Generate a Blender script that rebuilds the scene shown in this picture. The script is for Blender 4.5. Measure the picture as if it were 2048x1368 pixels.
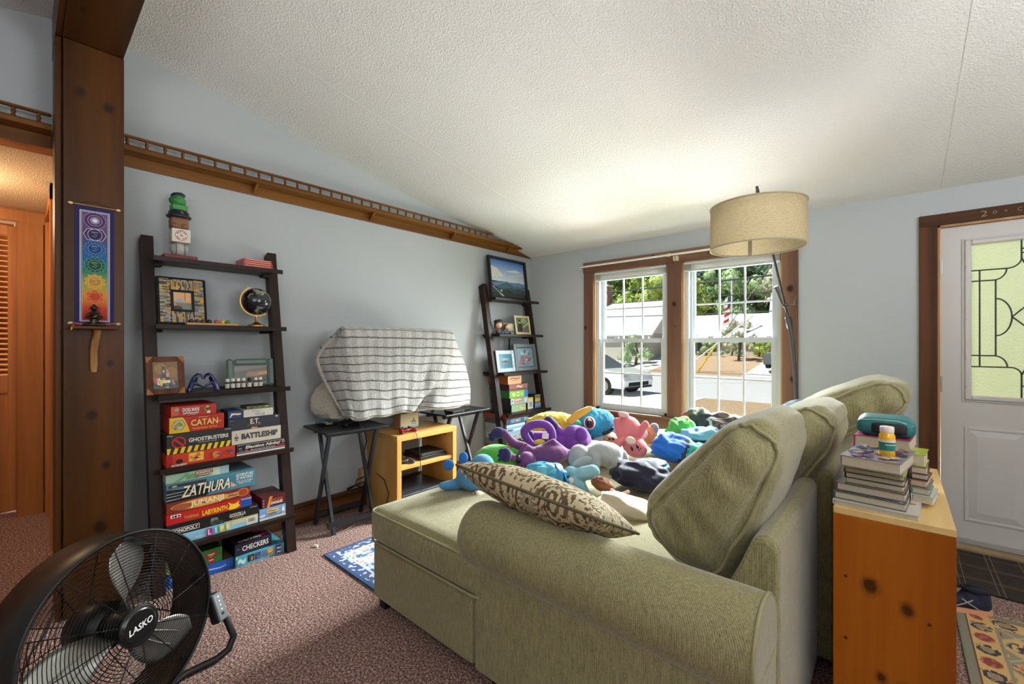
import bpy, bmesh, math, random
from mathutils import Vector, Matrix, Euler, noise
random.seed(7)
for _o in list(bpy.data.objects): bpy.data.objects.remove(_o)
SC = bpy.context.scene
COL = SC.collection
R = math.radians
def s1(c):
    c /= 255.0
    return c/12.92 if c <= .04045 else ((c+.055)/1.055)**2.4
def S(r, g, b): return (s1(r), s1(g), s1(b), 1.0)

# ---------------------------------------------------------------- camera, sky, sun, lights, exposure
cam_data = bpy.data.cameras.new('camera'); cam = bpy.data.objects.new('camera', cam_data); COL.objects.link(cam)
cam.location = (3.22, 0, 1.30); cam.rotation_euler = (R(90), 0, R(41.515))
cam_data.sensor_width = 36; cam_data.lens = 36*871/2048; cam_data.shift_y = 2/2048; cam_data.clip_start = .02; cam_data.clip_end = 400
SC.camera = cam
SC.view_settings.view_transform = 'Standard'; SC.view_settings.look = 'None'
SC.view_settings.gamma = 1; SC.view_settings.use_curve_mapping = False
SC.view_settings.exposure = 0.7
world = bpy.data.worlds.new('sky'); SC.world = world; world.use_nodes = True
_n = world.node_tree.nodes; _bg = _n['Background']
_sky = _n.new('ShaderNodeTexSky'); _sky.sky_type = 'HOSEK_WILKIE'; _sky.turbidity = 3.5; _sky.ground_albedo = .4
_sky.sun_direction = Vector((-.35, -.45, .82)).normalized()
world.node_tree.links.new(_sky.outputs[0], _bg.inputs[0]); _bg.inputs[1].default_value = .9
def lamp(name, kind, loc, target, energy, color, size=1, size_y=None, **k):
    d = bpy.data.lights.new(name, kind); d.energy = energy; d.color = color
    if kind == 'AREA':
        d.size = size
        if size_y: d.shape = 'RECTANGLE'; d.size_y = size_y
    for a, b in k.items(): setattr(d, a, b)
    o = bpy.data.objects.new(name, d); COL.objects.link(o); o.location = loc
    o.rotation_euler = (Vector(target)-Vector(loc)).to_track_quat('-Z', 'Y').to_euler()
    return o
lamp('sun', 'SUN', (-8, -10, 19), (0, 0, 0), 3.3, (1, .96, .90), angle=R(.6))
lamp('side_yard_fill', 'AREA', (4.7, 6.4, 2.7), (1.5, 3.6, 1.2), 110, (.98, .99, 1), 2.4, 2.4, spread=R(70))  # added area lamp out of view, brightens the tv wall through the windows
lamp('front_yard_fill', 'AREA', (1.7, 7.6, 3.75), (1.7, 2.6, .6), 3200, (.97, .99, 1), 3.6, 1.4)  # unseen added lamp standing in for sky light on seat and floor
lamp('ground_bounce_fill', 'AREA', (1.9, 6.4, -.45), (1.9, 2.9, 2.4), 640, (.97, .985, 1), 3.4, 2.0)  # added lamp hidden below the sills, stands in for light off the ground
lamp('rear_up_fill', 'AREA', (4.6, -1.6, 1.75), (4.4, -1.3, 3.0), 62, (.95, .975, 1), 2.2, 1.4)  # added fill behind the camera, aimed up to brighten the ceiling
lamp('right_up_fill', 'AREA', (5.7, 1.3, 1.7), (5.2, 1.3, 3.0), 70, (.95, .975, 1), 1.2, 2.0)  # added unseen fill on the right, aimed up; no known lamp there
lamp('hall_ceiling_bulb', 'POINT', (-.85, -.42, 2.12), (0, 0, 0), 14, (1, .76, .48), shadow_soft_size=.09)

# ---------------------------------------------------------------- materials
MATS = {}
def nmat(name):
    m = bpy.data.materials.new(name); m.use_nodes = True
    nt = m.node_tree; b = nt.nodes['Principled BSDF']
    MATS[name] = m
    return m, nt, b
def node(nt, t, **k):
    n = nt.nodes.new('ShaderNode'+t)
    for a, b in k.items():
        if a.startswith('i_'):
            n.inputs[a[2:].replace('_', ' ')].default_value = b
        else: setattr(n, a, b)
    return n
def coords(nt, kind='Object', scale=(1, 1, 1), loc=(0, 0, 0), rot=(0, 0, 0)):
    t = node(nt, 'TexCoord'); mp = node(nt, 'Mapping')
    mp.inputs['Scale'].default_value = scale; mp.inputs['Location'].default_value = loc; mp.inputs['Rotation'].default_value = rot
    nt.links.new(t.outputs[kind], mp.inputs['Vector'])
    return mp.outputs[0]
def ramp(nt, src, stops):
    r = node(nt, 'ValToRGB'); e = r.color_ramp.elements
    while len(e) < len(stops): e.new(.5)
    for i, (p, c) in enumerate(stops): e[i].position = p; e[i].color = c
    nt.links.new(src, r.inputs[0]); return r.outputs[0]
def mixc(nt, fac, a, b, mode='MIX'):
    n = node(nt, 'MixRGB', blend_type=mode)
    for i, x in ((0, fac), (1, a), (2, b)):
        if hasattr(x, 'is_linked'): nt.links.new(x, n.inputs[i])
        else: n.inputs[i].default_value = x
    return n.outputs[0]
def math_(nt, op, a, b=None, c=None):
    n = node(nt, 'Math', operation=op)
    for i, x in enumerate((a, b, c)):
        if x is None: continue
        if hasattr(x, 'is_linked'): nt.links.new(x, n.inputs[i])
        else: n.inputs[i].default_value = x
    return n.outputs[0]
def bump(nt, b, h, strength, dist=.01):
    n = node(nt, 'Bump'); n.inputs['Strength'].default_value = strength; n.inputs['Distance'].default_value = dist
    nt.links.new(h, n.inputs['Height']); nt.links.new(n.outputs[0], b.inputs['Normal'])
def noise_(nt, vec, scale, detail=3, rough=.6):
    n = node(nt, 'TexNoise'); n.inputs['Scale'].default_value = scale; n.inputs['Detail'].default_value = detail; n.inputs['Roughness'].default_value = rough
    nt.links.new(vec, n.inputs['Vector']); return n.outputs[0]
def plain(name, col, rough=.6, metal=0, bscale=0, bstr=.2, var=0, vscale=8, sheen=0, coat=0, bd=.004):
    if name in MATS: return MATS[name]
    m, nt, b = nmat(name)
    b.inputs['Base Color'].default_value = col; b.inputs['Roughness'].default_value = rough; b.inputs['Metallic'].default_value = metal
    if sheen: b.inputs['Sheen Weight'].default_value = sheen; b.inputs['Sheen Roughness'].default_value = .5
    if coat: b.inputs['Coat Weight'].default_value = coat
    v = coords(nt)
    if var:
        n = noise_(nt, v, vscale, 4)
        nt.links.new(ramp(nt, n, [(.25, tuple(c*(1-var) for c in col[:3])+(1,)), (.75, tuple(min(1, c*(1+var)) for c in col[:3])+(1,))]), b.inputs['Base Color'])
    if bscale: bump(nt, b, noise_(nt, v, bscale, 3), bstr, bd)
    return m
def wood(name, c1, c2, grain='z', scale=1.0, rough=.45, knots=(), knotcol=(.02, .008, .004, 1), coat=.0, rings=True, c3=None):
    if name in MATS: return MATS[name]
    m, nt, b = nmat(name)
    st = {'x': (.06, 1, 1), 'y': (1, .06, 1), 'z': (1, 1, .06)}[grain]
    v = coords(nt, 'Object', tuple(s*scale for s in st))
    n1 = noise_(nt, v, 9, 5, .65); n2 = noise_(nt, v, 55, 3, .6)
    base = coords(nt)
    fac = math_(nt, 'ADD', math_(nt, 'MULTIPLY', n1, .75), math_(nt, 'MULTIPLY', n2, .3))
    if rings:
        w = node(nt, 'TexWave', wave_type='RINGS', rings_direction=grain.upper())
        w.inputs['Scale'].default_value = 2.2; w.inputs['Distortion'].default_value = 6; w.inputs['Detail'].default_value = 2; w.inputs['Detail Scale'].default_value = 1.2
        nt.links.new(v, w.inputs['Vector'])
        fac = math_(nt, 'ADD', math_(nt, 'MULTIPLY', fac, .72), math_(nt, 'MULTIPLY', w.outputs[1], .28))
    col = ramp(nt, fac, [(.3, c1), (.72, c2)] if not c3 else [(.25, c1), (.5, c3), (.75, c2)])
    for (x, y, z, r) in knots:
        sub = node(nt, 'VectorMath', operation='SUBTRACT'); nt.links.new(base, sub.inputs[0]); sub.inputs[1].default_value = (x, y, z)
        sc = node(nt, 'VectorMath', operation='MULTIPLY'); nt.links.new(sub.outputs[0], sc.inputs[0])
        sc.inputs[1].default_value = {'x': (.6, 1, 1), 'y': (1, .6, 1), 'z': (1, 1, .8)}[grain]
        le = node(nt, 'VectorMath', operation='LENGTH'); nt.links.new(sc.outputs[0], le.inputs[0])
        wob = math_(nt, 'ADD', le.outputs['Value'], math_(nt, 'MULTIPLY', math_(nt, 'SUBTRACT', noise_(nt, base, 60, 2), .5), r*.7))
        f = node(nt, 'MapRange'); f.inputs['From Min'].default_value = r*1.9; f.inputs['From Max'].default_value = r*.75
        nt.links.new(wob, f.inputs['Value'])
        p = math_(nt, 'MULTIPLY', math_(nt, 'POWER', f.outputs[0], 2.2), .9)
        col = mixc(nt, p, col, knotcol)
    nt.links.new(col, b.inputs['Base Color'])
    b.inputs['Roughness'].default_value = rough; b.inputs['Specular IOR Level'].default_value = .2
    if coat: b.inputs['Coat Weight'].default_value = coat*.5; b.inputs['Coat Roughness'].default_value = .25
    bump(nt, b, n2, .12, .002)
    return m
def printed(name, rough=.5, coat=0, bscale=0, bstr=.3, sheen=0, metal=0, bd=.003, var=0):
    """reads the flat colours of the faces (print, dyed cloth, painted pieces)"""
    if name in MATS: return MATS[name]
    m, nt, b = nmat(name)
    a = node(nt, 'VertexColor', layer_name='Col')
    c = a.outputs[0]
    if var:
        c = mixc(nt, var, c, ramp(nt, noise_(nt, coords(nt), 40, 3), [(.3, (.25, .25, .25, 1)), (.7, (1, 1, 1, 1))]), 'MULTIPLY')
    nt.links.new(c, b.inputs['Base Color'])
    b.inputs['Roughness'].default_value = rough; b.inputs['Metallic'].default_value = metal
    if coat: b.inputs['Coat Weight'].default_value = coat
    if sheen: b.inputs['Sheen Weight'].default_value = sheen
    if bscale: bump(nt, b, noise_(nt, coords(nt), bscale, 3), bstr, bd)
    return m

# ---------------------------------------------------------------- mesh builder
class MB:
    def __init__(s): s.v = []; s.f = []; s.m = []; s.c = []; s.sm = []; s.uv = []
    def add(s, vs, fs, m=0, col=None, smooth=False, uvs=None):
        o = len(s.v); s.v += [tuple(v) for v in vs]
        for i, f in enumerate(fs):
            s.f.append([a+o for a in f]); s.m.append(m); s.c.append(col); s.sm.append(smooth)
            s.uv.append(uvs[i] if uvs else None)
        return s
    def frombm(s, bm, M=None, m=0, col=None, smooth=False):
        bm.verts.ensure_lookup_table()
        for i, v in enumerate(bm.verts): v.index = i
        vs = [(M @ v.co) if M else v.co.copy() for v in bm.verts]
        fs = [[v.index for v in f.verts] for f in bm.faces]; bm.free()
        return s.add(vs, fs, m, col, smooth)
    def box(s, x0, x1, y0, y1, z0, z1, m=0, col=None, M=None, bev=0, seg=1, smooth=False):
        vs = [Vector((x, y, z)) for x in (x0, x1) for y in (y0, y1) for z in (z0, z1)]
        fs = [(0, 1, 3, 2), (4, 6, 7, 5), (0, 4, 5, 1), (2, 3, 7, 6), (0, 2, 6, 4), (1, 5, 7, 3)]
        if bev:
            bm = bmesh.new(); bv = [bm.verts.new(v) for v in vs]
            for f in fs: bm.faces.new([bv[i] for i in f])
            bmesh.ops.bevel(bm, geom=list(bm.edges), offset=bev, segments=seg, profile=.5, affect='EDGES')
            return s.frombm(bm, M, m, col, smooth)
        if M: vs = [M @ v for v in vs]
        return s.add(vs, fs, m, col, smooth)
    def cbox(s, c, d, m=0, col=None, rz=0, bev=0, seg=1, M=None, smooth=False):
        """box centred at c (x,y) standing on z=c[2], rotated about z"""
        T = Matrix.Translation(c) @ Matrix.Rotation(rz, 4, 'Z')
        if M: T = M @ T
        return s.box(-d[0]/2, d[0]/2, -d[1]/2, d[1]/2, 0, d[2], m, col, T, bev, seg, smooth)
    def prism(s, poly, axis, a, b, m=0, col=None, M=None):
        """poly in the plane of the two other axes (in cyclic xyz order), extruded along axis from a to b"""
        def p(u, v, w): return {'x': Vector((w, u, v)), 'y': Vector((u, w, v)), 'z': Vector((u, v, w))}[axis]
        n = len(poly); vs = [p(u, v, a) for u, v in poly]+[p(u, v, b) for u, v in poly]
        if M: vs = [M @ v for v in vs]
        fs = [list(range(n))[::-1], list(range(n, 2*n))]+[(i, (i+1) % n, n+(i+1) % n, n+i) for i in range(n)]
        return s.add(vs, fs, m, col)
    def tube(s, path, r, n=8, m=0, col=None, closed=False, caps=True, smooth=True, M=None):
        P = [Vector(p) for p in path]; k = len(P)
        rs = r if isinstance(r, (list, tuple)) else [r]*k
        T = []
        for i in range(k):
            a = P[(i-1) % k] if (closed or i) else P[i]; b = P[(i+1) % k] if (closed or i < k-1) else P[i]
            t = (b-a); T.append(t.normalized() if t.length > 1e-9 else Vector((0, 0, 1)))
        up = Vector((0, 0, 1)) if abs(T[0].z) < .9 else Vector((1, 0, 0))
        nrm = (up - T[0]*up.dot(T[0])).normalized(); vs = []
        for i in range(k):
            nrm = nrm - T[i]*nrm.dot(T[i])
            nrm = nrm.normalized() if nrm.length > 1e-6 else T[i].orthogonal().normalized()
            bi = T[i].cross(nrm)
            for j in range(n):
                a = 2*math.pi*j/n
                vs.append(P[i]+(nrm*math.cos(a)+bi*math.sin(a))*rs[i])
        fs = []
        for i in range(k if closed else k-1):
            i2 = (i+1) % k
            for j in range(n): fs.append((i*n+j, i*n+(j+1) % n, i2*n+(j+1) % n, i2*n+j))
        if M: vs = [M @ v for v in vs]
        s.add(vs, fs, m, col, smooth)
        if caps and not closed:
            s.add([vs[j] for j in range(n)], [list(range(n))[::-1]], m, col)
            s.add([vs[(k-1)*n+j] for j in range(n)], [list(range(n))], m, col)
        return s
    def cyl(s, p0, p1, r0, r1=None, n=16, m=0, col=None, M=None, caps=True):
        return s.tube([p0, p1], [r0, r0 if r1 is None else r1], n, m, col, M=M, caps=caps)
    def lathe(s, prof, n=20, m=0, col=None, M=None, smooth=True):
        vs = []; k = len(prof)
        for r, z in prof:
            for j in range(n):
                a = 2*math.pi*j/n; vs.append(Vector((r*math.cos(a), r*math.sin(a), z)))
        if M: vs = [M @ v for v in vs]
        fs = [(i*n+j, i*n+(j+1) % n, (i+1)*n+(j+1) % n, (i+1)*n+j) for i in range(k-1) for j in range(n)]
        s.add(vs, fs, m, col, smooth)
        if prof[0][0] > 1e-6: s.add(vs[:n], [list(range(n))[::-1]], m, col)
        if prof[-1][0] > 1e-6: s.add(vs[-n:], [list(range(n))], m, col)
        return s
    def ell(s, c, r, m=0, col=None, rot=(0, 0, 0), n=16, k=10, M=None):
        if not isinstance(r, (tuple, list)): r = (r, r, r)
        T = Matrix.Translation(c) @ Euler(rot).to_matrix().to_4x4() @ Matrix.Diagonal((r[0], r[1], r[2], 1))
        if M: T = M @ T
        prof = [(math.sin(math.pi*i/k), -math.cos(math.pi*i/k)) for i in range(k+1)]
        prof[0] = (1e-7, -1); prof[-1] = (1e-7, 1)
        return s.lathe(prof, n, m, col, T)
    def grid(s, fn, nu, nv, m=0, col=None, smooth=True, colfn=None, cu=False):
        vs = [fn(i/nu, j/nv) for j in range(nv+1) for i in range(nu+1)]
        w = nu+1
        for j in range(nv):
            for i in range(nu): pass
        o = len(s.v); s.v += [tuple(v) for v in vs]
        for j in range(nv):
            for i in range(nu):
                s.f.append([o+j*w+i, o+j*w+i+1, o+(j+1)*w+i+1, o+(j+1)*w+i]); s.m.append(m); s.sm.append(smooth)
                s.c.append(colfn((i+.5)/nu, (j+.5)/nv) if colfn else col)
                s.uv.append([(i/nu, j/nv), ((i+1)/nu, j/nv), ((i+1)/nu, (j+1)/nv), (i/nu, (j+1)/nv)])
        return s
    def cube(s, fn, cuts=8, m=0, col=None, smooth=True):
        """subdivided cube, every vertex of [-1,1]^3 mapped by fn"""
        bm = bmesh.new(); bmesh.ops.create_cube(bm, size=2)
        bmesh.ops.subdivide_edges(bm, edges=list(bm.edges), cuts=cuts, use_grid_fill=True)
        for v in bm.verts: v.co = fn(v.co.copy())
        return s.frombm(bm, None, m, col, smooth)
    def poly(s, pts, m=0, col=None): return s.add(pts, [list(range(len(pts)))], m, col)
    def mesh(s, name, mats, inv=None):
        me = bpy.data.meshes.new(name)
        vs = [(inv @ Vector(v)) for v in s.v] if inv else s.v
        me.from_pydata(vs, [], s.f)
        for m in (mats if isinstance(mats, (list, tuple)) else [mats]): me.materials.append(m)
        me.polygons.foreach_set('material_index', s.m); me.polygons.foreach_set('use_smooth', s.sm)
        if any(c is not None for c in s.c):
            ca = me.color_attributes.new('Col', 'FLOAT_COLOR', 'CORNER'); d = []
            for p, c in zip(me.polygons, s.c):
                c = c or (.5, .5, .5, 1)
                for _ in range(p.loop_total): d += c
            ca.data.foreach_set('color', d)
        if any(u is not None for u in s.uv):
            ul = me.uv_layers.new(name='UVMap'); d = []
            for p, u in zip(me.polygons, s.uv):
                for q in range(p.loop_total): d += (u[q] if u else (0, 0))
            ul.data.foreach_set('uv', d)
        me.update(); return me
WM = {}
def tag(o, label=None, cat=None, group=None, kind=None):
    if label: o['label'] = label
    if cat: o['category'] = cat
    if group: o['group'] = group
    if kind: o['kind'] = kind
    return o
def thing(name, label, cat, loc=(0, 0, 0), rz=0, group=None, kind=None):
    o = bpy.data.objects.new(name, None); COL.objects.link(o); o.empty_display_size = .05
    o.location = loc; o.rotation_euler = (0, 0, rz)
    WM[o.name] = Matrix.Translation(loc) @ Matrix.Rotation(rz, 4, 'Z')
    return tag(o, label, cat, group, kind)
def part(name, mb, mats, parent, local=False, label=None, kind=None):
    """one mesh object under parent; mb is in world coordinates unless local"""
    W = WM[parent.name]
    me = mb.mesh(name, mats, None if local else W.inverted())
    o = bpy.data.objects.new(name, me); COL.objects.link(o); o.parent = parent; WM[o.name] = W
    return tag(o, label, None, None, kind)
def solo(name, mb, mats, label=None, cat=None, group=None, kind=None, M=None):
    """a top-level thing that is one mesh; its origin goes to the middle of its base"""
    vs = [Vector(v) for v in mb.v]
    if M is None:
        lo = [min(v[i] for v in vs) for i in range(3)]; hi = [max(v[i] for v in vs) for i in range(3)]
        M = Matrix.Translation(((lo[0]+hi[0])/2, (lo[1]+hi[1])/2, lo[2]))
        me = mb.mesh(name, mats, M.inverted())
    else: me = mb.mesh(name, mats)
    o = bpy.data.objects.new(name, me); COL.objects.link(o); o.matrix_world = M; WM[o.name] = M
    return tag(o, label, cat, group, kind)
def struct(name, mb, mats): return tag(solo(name, mb, mats, M=Matrix.Identity(4)), kind='structure')
def dup(root, loc=None, rz=None, label=None, group=None):
    r = root.copy(); COL.objects.link(r)
    if loc is not None: r.location = loc
    if rz is not None: r.rotation_euler = (0, 0, rz)
    if label: r['label'] = label
    if group: r['group'] = group
    for ch in list(root.children):
        c = ch.copy(); COL.objects.link(c); c.parent = r
        for g in list(ch.children):
            d = g.copy(); COL.objects.link(d); d.parent = c
    return r
def textmesh(body, w, h, M, bold=0.0, shear=0.0, depth=.0003, space=1.0, res=2, align='FIT'):
    """lettering as an MB, fitted to w x h, centred on M's origin, in M's xy plane"""
    cu = bpy.data.curves.new('lettering', 'FONT'); cu.body = body; cu.align_x = 'CENTER'; cu.align_y = 'CENTER'
    cu.resolution_u = res; cu.offset = bold; cu.shear = shear; cu.space_character = space; cu.space_line = .85; cu.fill_mode = 'FRONT'
    o = bpy.data.objects.new('lettering', cu); COL.objects.link(o)
    dg = bpy.context.evaluated_depsgraph_get(); me = bpy.data.meshes.new_from_object(o.evaluated_get(dg))
    vs = [v.co.copy() for v in me.vertices]; fs = [list(p.vertices) for p in me.polygons]
    bpy.data.objects.remove(o); bpy.data.curves.remove(cu); bpy.data.meshes.remove(me)
    mb = MB()
    if not vs: return mb
    x0 = min(v.x for v in vs); x1 = max(v.x for v in vs); y0 = min(v.y for v in vs); y1 = max(v.y for v in vs)
    sx = w/(x1-x0); sy = h/(y1-y0)
    out = [M @ Vector(((v.x-(x0+x1)/2)*sx, (v.y-(y0+y1)/2)*sy, depth)) for v in vs]
    mb.add(out, fs); return mb
def join(a, b, col=None, m=None):
    o = len(a.v); a.v += b.v
    for f, mm, c, sm, uv in zip(b.f, b.m, b.c, b.sm, b.uv):
        a.f.append([i+o for i in f]); a.m.append(mm if m is None else m); a.c.append(col if col is not None else c); a.sm.append(sm); a.uv.append(uv)
    return a
def frame_x(x, y, z): # a plane facing +x: u runs along +y, v along +z
    return Matrix(((0, 0, 1, x), (1, 0, 0, y), (0, 1, 0, z), (0, 0, 0, 1)))
def circ(cx, cy, r, n=20, ry=None, a0=0): 
    ry = r if ry is None else ry
    return [(cx+r*math.cos(a0+2*math.pi*i/n), cy+ry*math.sin(a0+2*math.pi*i/n)) for i in range(n)]
def rect(x0, y0, x1, y1): return [(x0, y0), (x1, y0), (x1, y1), (x0, y1)]
def print_on(mb, M, w, h, shapes, step=.00025, base=.0004, m=0):
    """flat print: shapes = [(colour, polygon in 0..1 units)], each a little above the one before"""
    for i, (c, p) in enumerate(shapes):
        mb.add([M @ Vector(((u-.5)*w, (v-.5)*h, base+step*i)) for u, v in p], [list(range(len(p)))], m, c)
    return mb
def blob(shapes, voxel=.008, smooth=4, M=None):
    """one continuous surface from overlapping balls and limbs: ('e',c,r,rot) or ('t',path,radii)"""
    mb = MB()
    for sh in shapes:
        if sh[0] == 'e': mb.ell(sh[1], sh[2], rot=sh[3] if len(sh) > 3 else (0, 0, 0), n=14, k=10)
        else:
            P, r = sh[1], sh[2]; rs = r if isinstance(r, (list, tuple)) else [r]*len(P)
            mb.tube(P, rs, 10)
            mb.ell(P[0], rs[0], n=10, k=8); mb.ell(P[-1], rs[-1], n=10, k=8)
    if M: mb.v = [tuple(M @ Vector(v)) for v in mb.v]
    me = mb.mesh('tmp', []); o = bpy.data.objects.new('tmp', me); COL.objects.link(o)
    md = o.modifiers.new('r', 'REMESH'); md.mode = 'VOXEL'; md.voxel_size = voxel
    sm = o.modifiers.new('s', 'SMOOTH'); sm.iterations = smooth; sm.factor = .5
    dg = bpy.context.evaluated_depsgraph_get(); e = bpy.data.meshes.new_from_object(o.evaluated_get(dg))
    out = MB(); out.add([v.co.copy() for v in e.vertices], [list(p.vertices) for p in e.polygons], smooth=True)
    bpy.data.objects.remove(o); bpy.data.meshes.remove(me); bpy.data.meshes.remove(e)
    return out
# ================================================================ the setting
YB = 3.96                       # window wall plane; the tv wall is x = 0
RIDGE = .24; ZR = 2.972
def ceil_z(y): return 2.297+.1815*(YB-y) if y > RIDGE else ZR-.2*(RIDGE-y)
# --- shared materials
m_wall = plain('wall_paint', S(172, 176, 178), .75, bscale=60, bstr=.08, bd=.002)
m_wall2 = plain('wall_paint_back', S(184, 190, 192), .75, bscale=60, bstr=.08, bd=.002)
def m_popcorn_(name, c):
    m, nt, b = nmat(name); b.inputs['Base Color'].default_value = c; b.inputs['Roughness'].default_value = .95
    v = coords(nt); a = noise_(nt, v, 95, 2, .7); bump(nt, b, ramp(nt, a, [(.42, (0, 0, 0, 1)), (.62, (1, 1, 1, 1))]), .38, .006); return m
m_ceil = m_popcorn_('popcorn_ceiling', S(226, 225, 222))
m_hallceil = m_popcorn_('popcorn_hall_ceiling', S(222, 205, 172))
def carpet():
    m, nt, b = nmat('carpet_pile'); v = coords(nt)
    n1 = noise_(nt, v, 105, 2, .75); n2 = noise_(nt, v, 3, 2)
    c = ramp(nt, n1, [(.36, S(70, 42, 34)), (.5, S(142, 102, 90)), (.63, S(212, 180, 168))])
    c = mixc(nt, .25, c, ramp(nt, n2, [(.3, (.55, .5, .5, 1)), (.7, (1, 1, 1, 1))]), 'MULTIPLY')
    nt.links.new(c, b.inputs['Base Color']); b.inputs['Roughness'].default_value = 1
    b.inputs['Sheen Weight'].default_value = .1
    bump(nt, b, n1, .9, .012); return m
m_carpet = carpet()
m_oak = wood('oak_rail', S(84, 50, 18), S(130, 84, 34), 'y', 1.2, .4, coat=.2)
m_oakz = wood('dark_oak_base', S(74, 46, 26), S(112, 72, 42), 'y', 1.2, .45, coat=.1)
m_case = wood('window_casing_wood', S(100, 70, 56), S(140, 106, 86), 'z', 1, .5, knots=[(1.70, 3.94, 1.655, .018), (.765, 3.94, 1.46, .014), (2.60, 3.94, 1.72, .02), (2.62, 3.94, 1.02, .02), (1.71, 3.94, 1.45, .006), (2.59, 3.94, 1.49, .01)])
m_casex = wood('window_head_wood', S(100, 70, 56), S(140, 106, 86), 'x', 1, .5, knots=[(2.02, 3.94, 2.08, .014), (1.5, 3.94, 2.11, .013)])
m_doorcase = wood('door_casing_wood', S(62, 38, 24), S(104, 66, 42), 'z', 1.4, .55)
m_doorcasex = wood('door_head_wood', S(62, 38, 24), S(104, 66, 42), 'x', 1.4, .55)
m_jamb = wood('pale_jamb_wood', S(176, 128, 84), S(206, 164, 118), 'z', 1, .5)
m_pine = wood('hall_pine', S(146, 88, 46), S(190, 128, 76), 'z', 1, .5, coat=.1)
m_vinyl = plain('white_vinyl', S(198, 205, 210), .35)
m_doorpaint = plain('door_paint', S(206, 203, 200), .45)
m_steel = plain('brushed_steel', S(176, 172, 166), .35, 1)
m_black = plain('black_plastic', S(16, 16, 18), .45)
m_softblack = plain('black_matte', S(22, 22, 23), .8)
m_white = plain('white_paint', S(232, 230, 224), .5)
# --- floor
struct('floor', MB().box(-2.8, 6.6, -3.6, YB+.02, -.08, 0), m_carpet)
# --- tv wall with the hall opening left of the post
w = MB(); T = .12
def gable(y0, y1, z0):
    ys = [y0] + ([RIDGE] if y0 < RIDGE < y1 else []) + [y1]
    return [(y0, z0), (y1, z0)] + [(y, ceil_z(y)+.02) for y in ys[::-1]]
w.prism(gable(.13, YB, 0), 'x', -T, 0); w.prism(gable(-1.2, .13, 2.30), 'x', -T, 0); w.prism(gable(-3.6, -1.2, 0), 'x', -T, 0)
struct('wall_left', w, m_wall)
# --- window wall
w = MB()
def wb(x0, x1, z0, z1): w.box(x0, x1, YB, YB+.14, z0, z1)
WIN = [(.855, 1.636), (1.768, 2.545)]; WZ0, WZ1 = .60, 2.035; DX0, DX1, DZ = 3.415, 4.36, 2.062
wb(-.12, WIN[0][0], 0, 2.36); wb(WIN[0][0], WIN[1][1], 0, WZ0); wb(WIN[0][0], WIN[1][1], WZ1, 2.36)
wb(WIN[0][1], WIN[1][0], WZ0, WZ1); wb(WIN[1][1], DX0, 0, 2.36); wb(DX0, DX1, DZ, 2.36); wb(DX1, 6.6, 0, 2.36)
w.box(3.483, 3.486, YB-.0012, YB, 2.13, 2.3)
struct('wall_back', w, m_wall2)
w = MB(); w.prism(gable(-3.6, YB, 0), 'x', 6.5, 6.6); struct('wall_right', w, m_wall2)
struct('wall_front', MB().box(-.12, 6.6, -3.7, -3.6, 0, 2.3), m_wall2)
# --- ceiling: one backing slab, panels just proud of it
cb = MB()
cb.prism([(RIDGE, ZR+.0025), (YB+.14, ceil_z(YB+.14)+.0025), (YB+.14, ceil_z(YB)+.12), (RIDGE, ZR+.15)], 'x', -.12, 6.6)
cb.prism([(-3.7, ceil_z(-3.7)+.0025), (RIDGE, ZR+.0025), (RIDGE, ZR+.15), (-3.7, ceil_z(-3.7)+.15)], 'x', -.12, 6.6)
ceiling = struct('ceiling', cb, m_ceil)
xs = [0, .75, 2.092, 3.43, 4.77, 6.11, 6.5]
for a, b in zip(xs[:-1], xs[1:]):
    for y0, y1 in ((RIDGE, YB), (-3.6, RIDGE)):
        p = MB(); g = .0009
        p.prism([(y0, ceil_z(y0)), (y1, ceil_z(y1)), (y1, ceil_z(y1)+.0024), (y0, ceil_z(y0)+.0024)], 'x', a+g, b-g)
        part('ceiling_panel', p, m_ceil, ceiling)
# --- hall behind the opening
HX = -1.70
w = MB(); w.box(HX-.1, HX, -1.3, -.54, 0, 2.4); w.box(HX-.1, HX, -.54, .2, 2.10+.12, 2.4); w.box(HX-.1, HX, -.02, .2, 0, 2.24); w.box(HX-.75, HX-.7, -1.3, .2, 0, 2.4)
struct('wall_hall_end', w, m_pine)
struct('wall_hall_right', MB().box(HX, -T, .15, .25, 0, 2.4), m_pine)
struct('wall_hall_left', MB().box(HX, -T, -1.35, -1.25, 0, 2.4), m_pine)
struct('ceiling_hall', MB().box(HX-.8, -T, -1.35, .25, 2.305, 2.36), m_hallceil)
t = MB(); t.box(HX, HX+.02, -.6, .15, 2.205, 2.285); t.box(HX, HX+.018, -.012, .118, 0, 2.205); struct('trim_1', t, wood('hall_trim', S(148, 92, 48), S(192, 130, 78), 'z', 1, .5, knots=[(HX, .06, 1.0, .012), (HX, .02, .5, .009)]))
t = MB(); t.box(-1.62, -1.52, .125, .15, 0, 2.24); t.box(-.84, -.74, .125, .15, 0, 2.30); t.box(-1.62, -.74, .125, .15, 2.2, 2.30); struct('trim_2', t, m_pine)
t = MB(); t.box(-.125, .0, .118, .13, 0, 2.30); t.box(-.125, .004, -1.2, .13, 2.285, 2.30); struct('trim_3', t, m_pine)
door2 = tag(thing('door_2', None, None, (HX-.03, -.27, 0)), kind='structure')
dy0, dy1 = -.52, -.012
p = MB(); x0, x1 = HX-.045, HX-.012
p.box(x0, x1, dy0, dy0+.05, .05, 2.17, bev=.004); p.box(x0, x1, dy1-.048, dy1, .05, 2.17, bev=.004)
for z0, z1 in ((.05, .2), (.93, 1.06), (2.10, 2.17)): p.box(x0, x1, dy0+.05, dy1-.048, z0, z1)
part('door_frame', p, m_pine, door2)
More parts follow.
